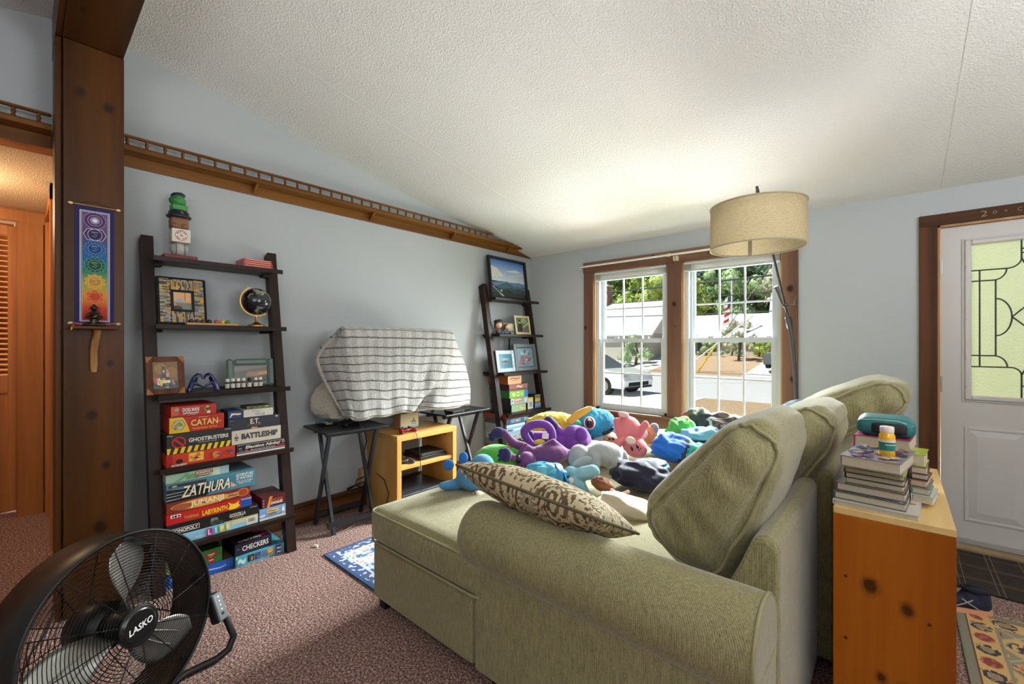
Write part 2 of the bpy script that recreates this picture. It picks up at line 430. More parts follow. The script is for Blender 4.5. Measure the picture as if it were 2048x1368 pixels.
p = MB(); p.box(x0+.008, x1-.01, dy0+.05, dy1-.048, .2, .93); p.box(x0+.008, x1-.004, dy0+.09, dy1-.088, .24, .89, bev=.006); part('lower_panel', p, m_pine, door2)
sl = MB(); sl.box(-.018, .018, dy0+.05, dy1-.048, -.004, .004)
slat_me = None; nz = 27
for i in range(nz):
    z = 1.085+i*(2.08-1.085)/(nz-1)
    T_ = Matrix.Translation(((x0+x1)/2, 0, z)) @ Matrix.Rotation(R(-38), 4, 'Y')
    if slat_me is None:
        slat_me = sl.mesh('slat', m_pine)
    o = bpy.data.objects.new('slat', slat_me); COL.objects.link(o); o.parent = door2
    o.matrix_local = WM[door2.name].inverted() @ T_
p = MB(); p.box(HX-.03, HX-.02, -.03, -.022, 2.17, 2.195); part('track_pin', p, m_steel, door2)
# --- baseboards
b = MB(); b.box(0, .014, .36, YB, 0, .12); b.box(0, .02, .36, YB, .12, .15, bev=.006); struct('baseboard_left', b, m_oakz)
b = MB(); b.box(.02, 3.32, YB-.014, YB, 0, .12); b.box(.02, 3.32, YB-.02, YB, .12, .15, bev=.006); struct('baseboard_back', b, m_oakz)
# --- window casings
t = MB(); f0, f1 = YB-.02, YB
t.box(.743, .855, f0, f1, .53, 2.035, bev=.003); t.box(1.636, 1.768, f0, f1, .62, 2.035, bev=.003); t.box(2.545, 2.651, f0, f1, .53, 2.035, bev=.003)
struct('trim_4', t, m_case)
t = MB(); t.box(.735, 2.66, f0-.003, f1, 2.035, 2.141, bev=.003); t.box(.73, 2.665, YB-.05, YB+.05, .598, .622, bev=.005); t.box(.75, 2.645, f0+.002, f1, .505, .598)
struct('trim_5', t, m_casex)
for wi, (a, b_) in enumerate(WIN):
    t = MB(); t.box(a, a+.012, YB, YB+.075, WZ0+.02, WZ1); t.box(b_-.012, b_, YB, YB+.075, WZ0+.02, WZ1); t.box(a, b_, YB, YB+.075, WZ1-.012, WZ1)
    struct('trim_%d' % (6+wi), t, m_jamb)
# --- windows: vinyl double-hung, six lights a sash
def glassmat(name, tint=(1, 1, 1, 1), refl=.06):
    m, nt, b = nmat(name); out = nt.nodes['Material Output']
    tr = node(nt, 'BsdfTransparent'); tr.inputs[0].default_value = tint
    gl = node(nt, 'BsdfGlossy'); gl.inputs['Roughness'].default_value = .02
    lw = node(nt, 'LayerWeight'); lw.inputs['Blend'].default_value = .25
    mx = node(nt, 'MixShader'); f = math_(nt, 'MULTIPLY', lw.outputs['Fresnel'], refl*4)
    nt.links.new(f, mx.inputs[0]); nt.links.new(tr.outputs[0], mx.inputs[1]); nt.links.new(gl.outputs[0], mx.inputs[2]); nt.links.new(mx.outputs[0], out.inputs[0])
    return m
m_glass = glassmat('window_glass', (.97, .99, .98, 1))
ZM = 1.325
for wi, (a, b_) in enumerate(WIN):
    win = tag(thing('window_%d' % (wi+1), None, None, ((a+b_)/2, YB+.06, WZ0+.02)), kind='structure')
    a += .012; b_ -= .012; z0, z1 = WZ0+.022, WZ1-.012
    p = MB(); y0, y1 = YB+.03, YB+.11; fw_ = .034
    p.box(a, a+fw_, y0, y1, z0, z1); p.box(b_-fw_, b_, y0, y1, z0, z1); p.box(a, b_, y0, y1, z1-fw_, z1); p.box(a, b_, y0, y1, z0, z0+.02)
    part('window_frame', p, m_vinyl, win)
    for nm, zz0, zz1, yy in (('lower_sash', z0+.02, ZM+.02, YB+.045), ('upper_sash', ZM-.02, z1-fw_, YB+.078)):
        sa, sb = a+fw_, b_-fw_; st = .04
        p = MB(); p.box(sa, sa+st, yy, yy+.03, zz0, zz1, bev=.004); p.box(sb-st, sb, yy, yy+.03, zz0, zz1, bev=.004); p.box(sa+st, sb-st, yy, yy+.03, zz0, zz0+.04); p.box(sa+st, sb-st, yy, yy+.03, zz1-.04, zz1)
        sash = part(nm, p, m_vinyl, win)
        ga, gb, gz0, gz1 = sa+st, sb-st, zz0+.04, zz1-.04
        for k in (1, 2): 
            x = ga+(gb-ga)*k/3; part('muntin', MB().box(x-.007, x+.007, yy+.008, yy+.022, gz0, gz1), m_vinyl, sash)
        z = (gz0+gz1)/2; part('muntin', MB().box(ga, gb, yy+.0085, yy+.0215, z-.007, z+.007), m_vinyl, sash)
        part('pane', MB().box(ga-.004, gb+.004, yy+.0135, yy+.0165, gz0-.004, gz1+.004), m_glass, sash)
    p = MB()
    for x in ((a+b_)/2-.16, (a+b_)/2+.16): p.cbox((x, YB+.055, ZM+.02), (.05, .022, .014), bev=.004)
    part('sash_lock', p, m_vinyl, win)
    # raised blind
    bl = thing('window_blind', ['raised white mini blind at the top of the left window', 'raised white mini blind at the top of the right window, behind the lamp shade'][wi], 'blind', ((a+b_)/2, YB+.0, 1.94))
    part('head_rail', MB().box(a+.002, b_-.002, YB-.012, YB+.025, 2.0, WZ1-.013, bev=.003), m_vinyl, bl)
    for i in range(7):
        z = 1.954+i*.0065
        part('slat', MB().box(a+.004, b_-.004, YB-.008, YB+.02, z, z+.0022), plain('blind_slat', S(206, 203, 193), .5), bl)
    part('bottom_rail', MB().box(a+.003, b_-.003, YB-.01, YB+.022, 1.936, 1.953, bev=.003), m_vinyl, bl)
    part('tilt_wand', MB().cyl((a+.075, YB-.014, 2.0), (a+.075, YB-.014, 1.26), .0035, n=6), m_vinyl, bl)
# curtain rod
rod = thing('curtain_rod', 'slim white curtain rod across the top casing of the double window', 'curtain rod', (1.7, YB-.06, 2.1))
part('rod', MB().tube([(.72, YB-.02, 2.092), (.72, YB-.06, 2.092), (.74, YB-.07, 2.092), (2.64, YB-.07, 2.10), (2.66, YB-.06, 2.10), (2.66, YB-.02, 2.10)], .009, 8), m_white, rod)
part('end_bracket', MB().box(.705, .735, YB-.06, YB-.018, 2.07, 2.082), m_vinyl, rod); part('end_bracket', MB().box(2.645, 2.675, YB-.06, YB-.018, 2.078, 2.09), m_vinyl, rod)
p = MB(); p.cyl((1.655, YB-.07, 2.096), (1.685, YB-.07, 2.096), .014, n=10); p.box(1.712, 1.72, YB-.075, YB-.02, 2.04, 2.082); p.box(1.735, 1.743, YB-.075, YB-.02, 2.04, 2.082); part('centre_bracket', p, plain('ivory_plastic', S(226, 214, 184), .5), rod)
# --- front door
t = MB(); t.box(3.327, 3.415, f0, f1, 0, 2.062, bev=.003); t.box(DX1, DX1+.088, f0, f1, 0, 2.062, bev=.003); struct('trim_8', t, m_doorcase)
tr9 = struct('trim_9', MB().box(3.327, DX1+.088, f0, f1, 2.062, 2.134, bev=.003), m_doorcasex)
FR_ = lambda x, z, y=YB-.0205: Matrix(((1, 0, 0, x), (0, 0, -1, y), (0, 1, 0, z), (0, 0, 0, 1)))   # plane facing -y
m_chalk = plain('chalk', S(196, 176, 150), .9)
lt = MB()
for ch, x, s_ in (('2', 3.62, .034), ('0', 3.665, .02), ('+', 3.71, .018), ('C', 3.765, .022)): join(lt, textmesh(ch, s_*.8, s_, FR_(x, 2.098), -.02 if ch != '+' else -.025))
part('chalk_writing', lt, m_chalk, tr9)
t = MB(); t.box(3.415, 3.428, YB, YB+.1, 0, DZ); t.box(DX1-.013, DX1, YB, YB+.1, 0, DZ); t.box(3.415, DX1, YB, YB+.1, DZ-.012, DZ); struct('trim_10', t, m_jamb)
struct('trim_11', MB().box(3.415, DX1, YB-.05, YB+.12, 0, .022, bev=.004), plain('oak_threshold', S(150, 126, 92), .5, var=.2))
door = tag(thing('door_1', None, None, (3.885, YB+.05, .03)), kind='structure')
DY = YB+.03; sx0, sx1, sz0, sz1 = 3.432, 4.343, .05, 2.046
gx0, gx1, gz0, gz1 = 3.557, 4.213, .957, 1.933
p = MB(); p.box(sx0, gx0, DY, DY+.045, sz0, sz1); p.box(gx1, sx1, DY, DY+.045, sz0, sz1); p.box(gx0, gx1, DY, DY+.045, sz0, gz0); p.box(gx0, gx1, DY, DY+.045, gz1, sz1)
part('door_slab', p, m_doorpaint, door)
part('door_sweep', MB().box(sx0, sx1, DY-.012, DY+.045, .026, .06, bev=.003), plain('grey_sweep', S(170, 167, 164), .5), door)
def ring(x0, x1, z0, z1, wd, y0, y1, bev=.004):
    r = MB(); r.box(x0-wd, x0, y0, y1, z0-wd, z1+wd, bev=bev); r.box(x1, x1+wd, y0, y1, z0-wd, z1+wd, bev=bev); r.box(x0, x1, y0, y1, z1, z1+wd, bev=bev); r.box(x0, x1, y0, y1, z0-wd, z0, bev=bev); return r
gf = ring(gx0+.012, gx1-.012, gz0+.012, gz1-.012, .03, DY-.016, DY+.004, .006); join(gf, ring(gx0-.018, gx1+.018, gz0-.018, gz1+.018, .012, DY-.007, DY+.002, .003))
gfo = part('glass_frame', gf, m_doorpaint, door)
for z in (1.78, 1.45, 1.2, 1.02): part('screw_cap', MB().ell((gx0-.012, DY-.017, z), (.004, .002, .004), n=8, k=6), m_steel, gfo)
for x0, x1 in ((3.556, 3.79), (3.98, 4.214)):
    p = ring(x0, x1, .19, .75, .018, DY-.006, DY+.004, .003)
    q = MB(); q.add([(x0, DY-.001, .19), (x1, DY-.001, .19), (x1, DY-.001, .75), (x0, DY-.001, .75), (x0+.038, DY-.009, .232), (x1-.038, DY-.009, .232), (x1-.038, DY-.009, .712), (x0+.038, DY-.009, .712)], [(0, 1, 5, 4), (1, 2, 6, 5), (2, 3, 7, 6), (3, 0, 4, 7), (4, 5, 6, 7)])
    join(p, q); part('raised_panel', p, m_doorpaint, door)
for z in (1.80, 1.03, .3):
    p = MB(); p.cyl((3.4275, DY-.008, z-.05), (3.4275, DY-.008, z+.05), .006, n=8); p.box(3.416, 3.428, DY-.006, DY, z-.05, z+.05); p.box(3.428, 3.44, DY-.003, DY, z-.05, z+.05)
    for k in range(5): p.cyl((3.4275, DY-.008, z-.05+k*.025), (3.4275, DY-.008, z-.046+k*.025), .0068, n=8)
    part('hinge', p, m_steel, door)
# frosted lead-came glass: seedy textured pane, came lines as raised lead
def frosted():
    m, nt, b = nmat('seedy_glass'); out = nt.nodes['Material Output']
    v = coords(nt); n1 = noise_(nt, v, 85, 2, .5)
    bp = node(nt, 'Bump'); bp.inputs['Strength'].default_value = .9; bp.inputs['Distance'].default_value = .004; nt.links.new(n1, bp.inputs['Height'])
    tl = node(nt, 'BsdfTranslucent'); tl.inputs[0].default_value = (.17, .176, .128, 1)
    rf = node(nt, 'BsdfRefraction'); rf.inputs['IOR'].default_value = 1.12; rf.inputs['Roughness'].default_value = .42; rf.inputs[0].default_value = (.36, .37, .29, 1)
    gl = node(nt, 'BsdfGlossy'); gl.inputs['Roughness'].default_value = .2
    for n_ in (rf, gl): nt.links.new(bp.outputs[0], n_.inputs['Normal'])
    a = node(nt, 'MixShader'); a.inputs[0].default_value = .62; nt.links.new(tl.outputs[0], a.inputs[1]); nt.links.new(rf.outputs[0], a.inputs[2])
    c = node(nt, 'MixShader'); c.inputs[0].default_value = .05; nt.links.new(a.outputs[0], c.inputs[1]); nt.links.new(gl.outputs[0], c.inputs[2])
    nt.links.new(c.outputs[0], out.inputs[0]); return m
m_frost = frosted()
GY = DY+.012
came = []
def arc(cx, cz, r, a0, a1, n=8, rx=None): 
    rx = r if rx is None else rx
    return [(cx+rx*math.cos(R(a0+(a1-a0)*i/n)), cz+r*math.sin(R(a0+(a1-a0)*i/n))) for i in range(n+1)]
came.append([(3.56, 1.757), (3.72, 1.757)]+arc(3.722, 1.815, .058, -90, 0)+[(3.78, 1.932)])
came.append([(3.56, 1.69), (3.665, 1.69)]+arc(3.665, 1.757, .067, -90, 0, 8, .055))
came.append([(3.607, 1.757), (3.607, 1.151)]); came.append([(3.675, 1.692), (3.675, 1.221)])
came.append(arc(3.675, 1.46, .115, 90, -90, 14, .067))
came.append([(3.56, 1.221), (3.67, 1.221)]+arc(3.668, 1.151, .07, 90, 0, 8, .055))
came.append([(3.56, 1.151), (3.735, 1.151)]+arc(3.735, 1.106, .045, 90, 0)+[(3.78, .958)])
came.append([(3.742, 1.46), (3.885, 1.62)]); came.append([(3.742, 1.46), (3.885, 1.30)])
came.append([(3.78, 1.815), (3.80, 1.76), (3.885, 1.62)]); came.append([(3.78, 1.106), (3.80, 1.16), (3.885, 1.30)])
came += [[(7.77-x, z) for x, z in c] for c in came]; came += [[(3.78, 1.87), (3.99, 1.87)], [(3.78, 1.845), (3.99, 1.845)], [(3.78, 1.04), (3.99, 1.04)]]
gp = part('frosted_pane', MB().box(gx0, gx1, GY, GY+.006, gz0, gz1), m_frost, door)
cm = MB()
for c in came: cm.tube([(x, GY-.001, z) for x, z in c], .0042, 6)
part('lead_came', cm, plain('lead', S(70, 74, 66), .5, .7), gp)
p = MB(); p.ell((4.27, DY-.055, .98), (.028, .022, .028)); p.cyl((4.27, DY, .98), (4.27, DY-.04, .98), .012); p.cyl((4.27, DY, .98), (4.27, DY-.006, .98), .032); p.cyl((4.27, DY, 1.12), (4.27, DY-.012, 1.12), .03); part('door_knob', p, m_steel, door)
# --- ridge post and beam
knots = [(0.3, -.05, 2.50, .016), (.3, .05, 2.46, .018), (.3, -.01, .95+.0, .017), (.3, .04, .70, .013), (.3, .02, .40, .024), (.3, -.02, 1.93, .02), (.3, .055, 1.2, .012)]
m_post = wood('stained_post', S(56, 30, 6), S(94, 54, 14), 'z', .8, .45, knots=[(.147, y, z, r) for _, y, z, r in knots], coat=.1)
post = thing('wooden_post', 'dark stained boxed wooden post standing at the left under the ridge beam', 'post', (.15, .24, 0))
part('front_board', MB().box(.28, .30, .1335, .348, 0, 2.731, bev=.002), m_post, post)
p = MB(); p.box(.02, .28, .1095, .130, 0, 2.731); p.box(.27, .293, .107, .1285, 0, 2.731, bev=.003); part('left_board', p, m_post, post)
part('right_board', MB().box(.02, .2795, .327, .346, 0, 2.731), m_post, post)
m_beam = wood('stained_beam', S(52, 29, 10), S(88, 52, 18), 'x', .8, .35, knots=[(-1.7, .05, -.1, .02), (-2.0, -.06, -.1, .012)], coat=.25)
beam = thing('ceiling_beam', 'dark stained boxed beam running along the ridge from the post', 'beam', (2.6, .24, 2.84))
part('bottom_board', MB().box(0.004, 6.49, .131, .346, 2.733, 2.752), m_beam, beam)
part('left_board', MB().box(0.004, 6.49, .108, .129, 2.735, ceil_z(.108)-.002), m_beam, beam)
part('right_board', MB().box(0.004, 6.49, .328, .348, 2.7525, ceil_z(.35)-.002), m_beam, beam)
part('light_fleck', MB().box(.85, .9, .236, .239, 2.7322, 2.733), plain('bare_wood', S(206, 176, 140), .8), beam, label='pale bare scratch on the beam')
# --- gallery shelves along the tv wall
def gallery(y0, y1, first, label, cut):
    g = thing('gallery_shelf', label, 'shelf', (.05, (y0+y1)/2, 2.283))
    def sl(z): return min(y1, YB-(z-2.297)/.1815-.004) if cut else y1
    part('back_board', MB().prism([(y0, 2.283), (sl(2.283), 2.283), (sl(2.343), 2.3425), (y0, 2.3425)], 'x', 0.001, .018), m_oak, g)
    part('shelf_board', MB().prism([(y0, 2.343), (sl(2.343), 2.343), (sl(2.364), 2.364), (y0, 2.364)], 'x', 0.001, .112), m_oak, g)
    e = sl(2.429)
    part('base_rail', MB().box(.092, .112, y0, sl(2.373), 2.3642, 2.373, bev=.003), m_oak, g)
    part('top_rail', MB().box(.088, .114, y0, e, 2.4125, 2.426, bev=.005), m_oak, g)
    prof = [(.006, 0), (.0085, .003), (.0085, .006), (.005, .010), (.0085, .015), (.0095, .0195), (.0085, .024), (.005, .029), (.0085, .033), (.0085, .036), (.006, .0394)]
    me = MB().lathe(prof, 8).mesh('baluster', m_oak); y = first
    while y < e-.01:
        o = bpy.data.objects.new('baluster', me); COL.objects.link(o); o.parent = g
        o.location = Vector((.102, y, 2.373))-Vector(g.location); y += .081
    for yb in (1.03, 1.88, 2.73, 3.52, -.9):
        if y0 < yb < sl(2.343)-.02: part('bracket', MB().prism([(.0182, 2.287), (.098, 2.3425), (.0182, 2.3425)], 'y', yb-.008, yb+.008), m_oak, g)
    return g
gallery(.352, YB-.002, .385, 'long oak gallery shelf with turned balusters along the wall right of the post', True)
gallery(-1.4, .104, -1.398, 'oak gallery shelf with turned balusters left of the post over the hall opening', False)
# ================================================================ furniture
def sofa_cloth():
    m, nt, b = nmat('sofa_chenille'); v = coords(nt)
    sep = node(nt, 'SeparateXYZ'); nt.links.new(v, sep.inputs[0])
    n1 = noise_(nt, v, 260, 2, .7); n0 = noise_(nt, v, 5, 3)
    s_ = math_(nt, 'ADD', math_(nt, 'ADD', sep.outputs[0], sep.outputs[1]), math_(nt, 'MULTIPLY', n1, .0035))
    rib = math_(nt, 'SINE', math_(nt, 'MULTIPLY', s_, 2*math.pi/.0062))
    vst = coords(nt, 'Object', (160, 160, 25)); n2 = noise_(nt, vst, 1, 2)
    f = math_(nt, 'ADD', math_(nt, 'MULTIPLY', n1, .45), math_(nt, 'ADD', math_(nt, 'MULTIPLY', rib, .06), math_(nt, 'MULTIPLY', n2, .45)))
    c = ramp(nt, f, [(.25, S(112, 105, 70)), (.55, S(167, 159, 117)), (.8, S(197, 190, 150))])
    c = mixc(nt, .3, c, ramp(nt, n0, [(.3, (.7, .7, .68, 1)), (.7, (1, 1, 1, 1))]), 'MULTIPLY')
    nt.links.new(c, b.inputs['Base Color']); b.inputs['Roughness'].default_value = .92; b.inputs['Sheen Weight'].default_value = .5; b.inputs['Sheen Roughness'].default_value = .35
    bump(nt, b, math_(nt, 'ADD', math_(nt, 'MULTIPLY', rib, .35), n1), .35, .003); return m
m_sofa = sofa_cloth()
m_pipe = plain('sofa_piping', S(158, 152, 116), .9, bscale=300, bstr=.3)
def softbox(c, d, r=.06, puff=(.03, .03, .03), cuts=14, rot=None, wr=0, seed=0, power=1.0):
    """soft upholstered block: half sizes d/2, corner radius r, each face puffed; wr = wrinkle depth"""
    h = Vector(d)/2; Rm = rot.to_matrix().to_4x4() if rot else Matrix.Identity(4)
    T = Matrix.Translation(c) @ Rm
    def fn(p):
        u = Vector([math.copysign(abs(q)**.75, q) for q in p])
        q = Vector((u.x*h.x, u.y*h.y, u.z*h.z))
        inner = Vector([max(-(h[i]-r), min(h[i]-r, q[i])) for i in range(3)])
        dl = q-inner
        if dl.length > 1e-6: q = inner+dl.normalized()*min(r, max(abs(dl[0]), abs(dl[1]), abs(dl[2])))
        e = Vector((0, 0, 0))
        for i in range(3):
            j, k = (i+1) % 3, (i+2) % 3
            w = (1-u[j]**2)*(1-u[k]**2)
            e[i] = u[i]*puff[i]*max(0, w)**.8*abs(u[i])
        q += e
        if wr: 
            n_ = noise.noise(Vector((q.x*5+seed, q.y*5, q.z*9)))+.6*noise.noise(Vector((q.x*12+seed, q.y*12, q.z*20+3)))
            q += (q.normalized())*n_*wr
        return T @ q
    mb = MB(); mb.cube(fn, cuts); mb.fn = fn; return mb
sofa = thing('sofa', 'large sage green sectional sofa with rolled arm and chaise, piled with plush toys', 'sofa', (2.1, 2.4, 0))
p = MB(); p.box(1.285, 2.0, 1.15, 2.0, .055, .33, bev=.02, seg=2); part('chaise_base', p, m_sofa, sofa)
p = MB(); p.box(1.29, 2.95, 2.02, 3.62, .055, .33, bev=.02, seg=2); part('seat_base', p, m_sofa, sofa)
ch = part('chaise_cushion', softbox((1.66, 1.575, .408), (.80, .87, .165), .045, (.006, .008, .016), 16), m_sofa, sofa)
def rloop(x0, x1, y0, y1, z, r=.05, n=6):
    pts = []
    for cx, cy, a in ((x1-r, y1-r, 0), (x0+r, y1-r, 90), (x0+r, y0+r, 180), (x1-r, y0+r, 270)):
        pts += [(cx+r*math.cos(R(a+90*i/n)), cy+r*math.sin(R(a+90*i/n)), z) for i in range(n+1)]
    return pts
part('piping', MB().tube(rloop(1.263, 2.055, 1.145, 2.007, .474), .0055, 6, closed=True), m_pipe, ch)
part('piping', MB().tube(rloop(1.262, 2.058, 1.142, 2.01, .335), .0055, 6, closed=True), m_pipe, ch)
for y0, y1 in ((1.36, 2.0), (2.005, 2.62), (2.625, 3.14), (3.145, 3.64)):
    part('seat_cushion', softbox((2.36, (y0+y1)/2, .405), (.72, y1-y0, .17), .05, (.01, .0, .02), 10), m_sofa, sofa)
for y0, y1 in ((2.012, 2.82), (2.825, 3.64)):
    part('pullout_cushion', softbox((1.645, (y0+y1)/2, .405), (.74, y1-y0, .16), .05, (.006, 0, .015), 10), m_sofa, sofa)
# rolled arm
YC, ZC, RA = 1.236, .538, .127
p = MB(); p.box(2.01, 2.978, 1.148, 1.345, .055, .50, bev=.012, seg=2); arm = part('arm_panel', p, m_sofa, sofa)
p = MB(); n = 28
prof = [(1.925, .55), (1.93, .78), (1.945, .92), (1.975, .99), (2.02, 1.0)]+[(2.02+.93*i/10, 1.0) for i in range(1, 11)]+[(2.966, .995), (2.976, .97)]
vs = []; 
for x, k in prof:
    for j in range(n):
        a = 2*math.pi*j/n; vs.append((x, YC+RA*k*math.cos(a), ZC+RA*k*math.sin(a)))
fs = [(i*n+j, i*n+(j+1) % n, (i+1)*n+(j+1) % n, (i+1)*n+j) for i in range(len(prof)-1) for j in range(n)]
p.add(vs, fs, smooth=True); p.add(vs[:n], [list(range(n))[::-1]], smooth=True); p.add(vs[-n:], [list(range(n))])
roll = part('arm_roll', p, m_sofa, sofa)
part('piping', MB().tube([(2.972, YC+(RA-.002)*math.cos(a), ZC+(RA-.002)*math.sin(a)) for a in [2*math.pi*i/40 for i in range(40)]], .0055, 6, closed=True), m_pipe, roll)
# backs: a sloped inner face, flat outer face
def back(y0, y1, xo, zt, name):
    prof = [(xo, .055), (xo, zt-.03), (xo-.01, zt-.01), (xo-.03, zt), (xo-.052, zt-.005), (xo-.068, zt-.02), (xo-.10, zt-.10), (xo-.15, .56), (xo-.17, .40), (xo-.17, .055)]
    m_ = MB(); ys = [(y0, .016), (y0+.006, .006), (y0+.016, 0), (y1-.016, 0), (y1-.004, .006), (y1, .016)]
    N = len(prof); cx, cz = xo-.07, .42; vs = []
    for y, ins in ys:
        for x, z in prof:
            vs.append((x+(cx-x)*min(1, ins/.12), y, z-(ins if z > .1 else 0)*(1 if z > .5 else .3)))
    fs = [(i*N+j, (i+1)*N+j, (i+1)*N+(j+1) % N, i*N+(j+1) % N) for i in range(len(ys)-1) for j in range(N)]
    m_.add(vs, fs, smooth=False); m_.add(vs[:N], [list(range(N))]); m_.add(vs[-N:], [list(range(N))[::-1]])
    return part(name, m_, m_sofa, sofa)
back(1.352, 2.10, 2.982, .768, 'back_frame'); back(2.106, 3.64, 3.035, .80, 'back_frame')
for x, y in ((1.33, 1.2), (2.9, 1.2), (1.33, 3.57), (2.9, 3.57), (2.1, 1.2)):
    part('foot', MB().cbox((x, y, 0), (.05, .05, .058), bev=.004), m_softblack, sofa)
# loose back cushions slumped over the back
def backcushion(c, tilt, tb, tt, W_, H_, label, seed, wr=.006):
    """tb / tt: thickness at the bottom and at the top"""
    T = Matrix.Translation(c) @ Matrix.Rotation(tilt, 4, 'Y'); tm = (tb+tt)/2
    def tap(q):
        k = (q.z/H_+.5); return Vector((q.x*(tb+(tt-tb)*k)/tm, q.y, q.z))
    o = thing('back_cushion', label, 'cushion', (c[0], c[1], c[2]-.24), 0)
    mb = softbox((0, 0, 0), (tm, W_, H_), .095, (.035, .035, .02), 26, wr=wr, seed=seed)
    def crease(v):
        q = tap(Vector(v)); d_ = q.y+W_/2
        if d_ < .14:
            k = max(0, 1-d_/.14)*max(0, min(1, .75-q.x/tb))
            q.y += .008*k*math.sin(q.z*62+q.x*40+5*noise.noise(Vector((q.x*5, q.z*4, seed))))
        return q
    mb.v = [tuple(T @ crease(v)) for v in mb.v]
    part('cushion_cover', mb, m_sofa, o)
    pts = []
    for i in range(96):
        t = i/96*4; k = int(t); f = (t-k)*2-1
        x, z = ((f, -1), (1, f), (-f, 1), (-1, -f))[k]
        s_ = crease(mb.fn(Vector((x, -.90+.015*math.sin(i*.7+seed), z)))); n_ = Vector((s_.x*1.6, -.05, s_.z)).normalized()
        pts.append(T @ (s_+n_*(.003+.002*math.sin(i*1.1))))
    part('piping', MB().tube(pts, .0065, 7, closed=True), m_pipe, o)
    return o
backcushion((2.795, 1.675, .825), R(31), .32, .15, .58, .53, 'big sage back cushion nearest the rolled arm, slumped against the sofa back', 1)
backcushion((2.855, 2.315, .815), R(36), .29, .17, .56, .52, 'middle sage back cushion between the big one and the one tipped over the back', 4)
backcushion((3.03, 2.925, .955), R(60), .21, .17, .58, .50, 'farthest sage back cushion tipped over the top of the sofa back', 9)
# throw pillow on the arm
def damask():
    m, nt, b = nmat('damask_print'); v = coords(nt)
    a = node(nt, 'VertexColor', layer_name='Col'); nt.links.new(a.outputs[0], b.inputs['Base Color']); b.inputs['Roughness'].default_value = .85
    bump(nt, b, noise_(nt, v, 300, 2), .25, .002); return m
m_damask = damask()
tp = thing('throw_pillow', 'cream throw pillow with brown medallion print and corded edge on the rolled arm', 'pillow', (2.22, 1.40, .66))
cream, brn, gry, tau = S(196, 180, 146), S(92, 72, 46), S(140, 138, 116), S(118, 98, 66)
def medal(u, v):
    """printed medallions and scrolls over the pillow face (u along 0..1.5, v 0..1)"""
    cell = .165; iu = math.floor(u/cell); cu = (u-(iu+.5)*cell)/cell; off = .5 if iu % 2 else 0
    iv = math.floor(v/cell+off); cv = (v/cell+off-iv-.5)
    r = math.hypot(cu, cv); a = math.atan2(cv, cu)
    if iu % 2 == 0:
        if r < .055: return brn
        if r < .085: return cream
        k = r-.30-.035*abs(math.sin(8*a)) 
        if r < .20: return gry if abs(math.sin(8*a)) < .8 else cream
        if k < -.03: return cream if math.sin(16*a+r*20) > -.3 else tau
        if k < .02: return brn
        if k < .06: return cream
        if k < .12: return tau if math.sin(14*a+1) > 0 else cream
        return brn if noise.noise(Vector((u*60, v*60, 3))) > .25 else cream
    s_ = math.sin(cu*13+2.2*math.sin(cv*9))*math.sin(cv*12+2*math.cos(cu*10))
    if r < .05: return cream
    if r < .11: return brn
    if .2 < r < .235 or .30 < r < .345: return brn
    if s_ > .35: return brn
    if s_ < -.55: return tau
    return cream
def pillow(o, c, L, W, TH, M, colfn):
    mb = MB()
    def fn(sg):
        def f(u, v):
            x, y = (u-.5)*2, (v-.5)*2
            k = (1-abs(x)**2.6)*(1-abs(y)**2.6); ear = 1-.03*(abs(x)*abs(y))**3
            px = x*L/2*(1-.05*(1-abs(x))*0-.045*(1-y*y)*abs(x)**3); py = y*W/2*(1-.07*(1-x*x)*abs(y)**3)
            return M @ Vector((px*ear, py*ear, sg*TH/2*max(0, k)**.55+.004*noise.noise(Vector((px*9, py*9, sg)))))
        return f
    mb.grid(fn(1), 120, 84, colfn=lambda u, v: colfn(u*L+.1, v*W))
    mb.grid(fn(-1), 150, 84, colfn=lambda u, v: colfn(u*L+.03, v*W+.07))
    part('pillow_cover', mb, m_damask, o)
    pts = []
    for i in range(80):
        t = i/80*4; s_ = int(t); f = (t-s_)*2-1
        x, y = ((f, -1), (1, f), (-f, 1), (-1, -f))[s_]
        px = x*L/2*(1-.045*(1-y*y)*abs(x)**3); py = y*W/2*(1-.07*(1-x*x)*abs(y)**3); ear = 1-.03*(abs(x)*abs(y))**3
        pts.append(M @ Vector((px*ear, py*ear, 0)))
    part('cord', MB().tube(pts, .006, 7, closed=True), plain('olive_cord', S(104, 96, 70), .9, bscale=250, bstr=.4), o)
Mp = Matrix.Translation((2.185, 1.35, .698)) @ Matrix.Rotation(R(4.0), 4, 'Y') @ Matrix.Rotation(R(-26), 4, 'X') @ Matrix.Rotation(R(1), 4, 'Z')
pillow(tp, None, .68, .36, .165, Mp, medal)
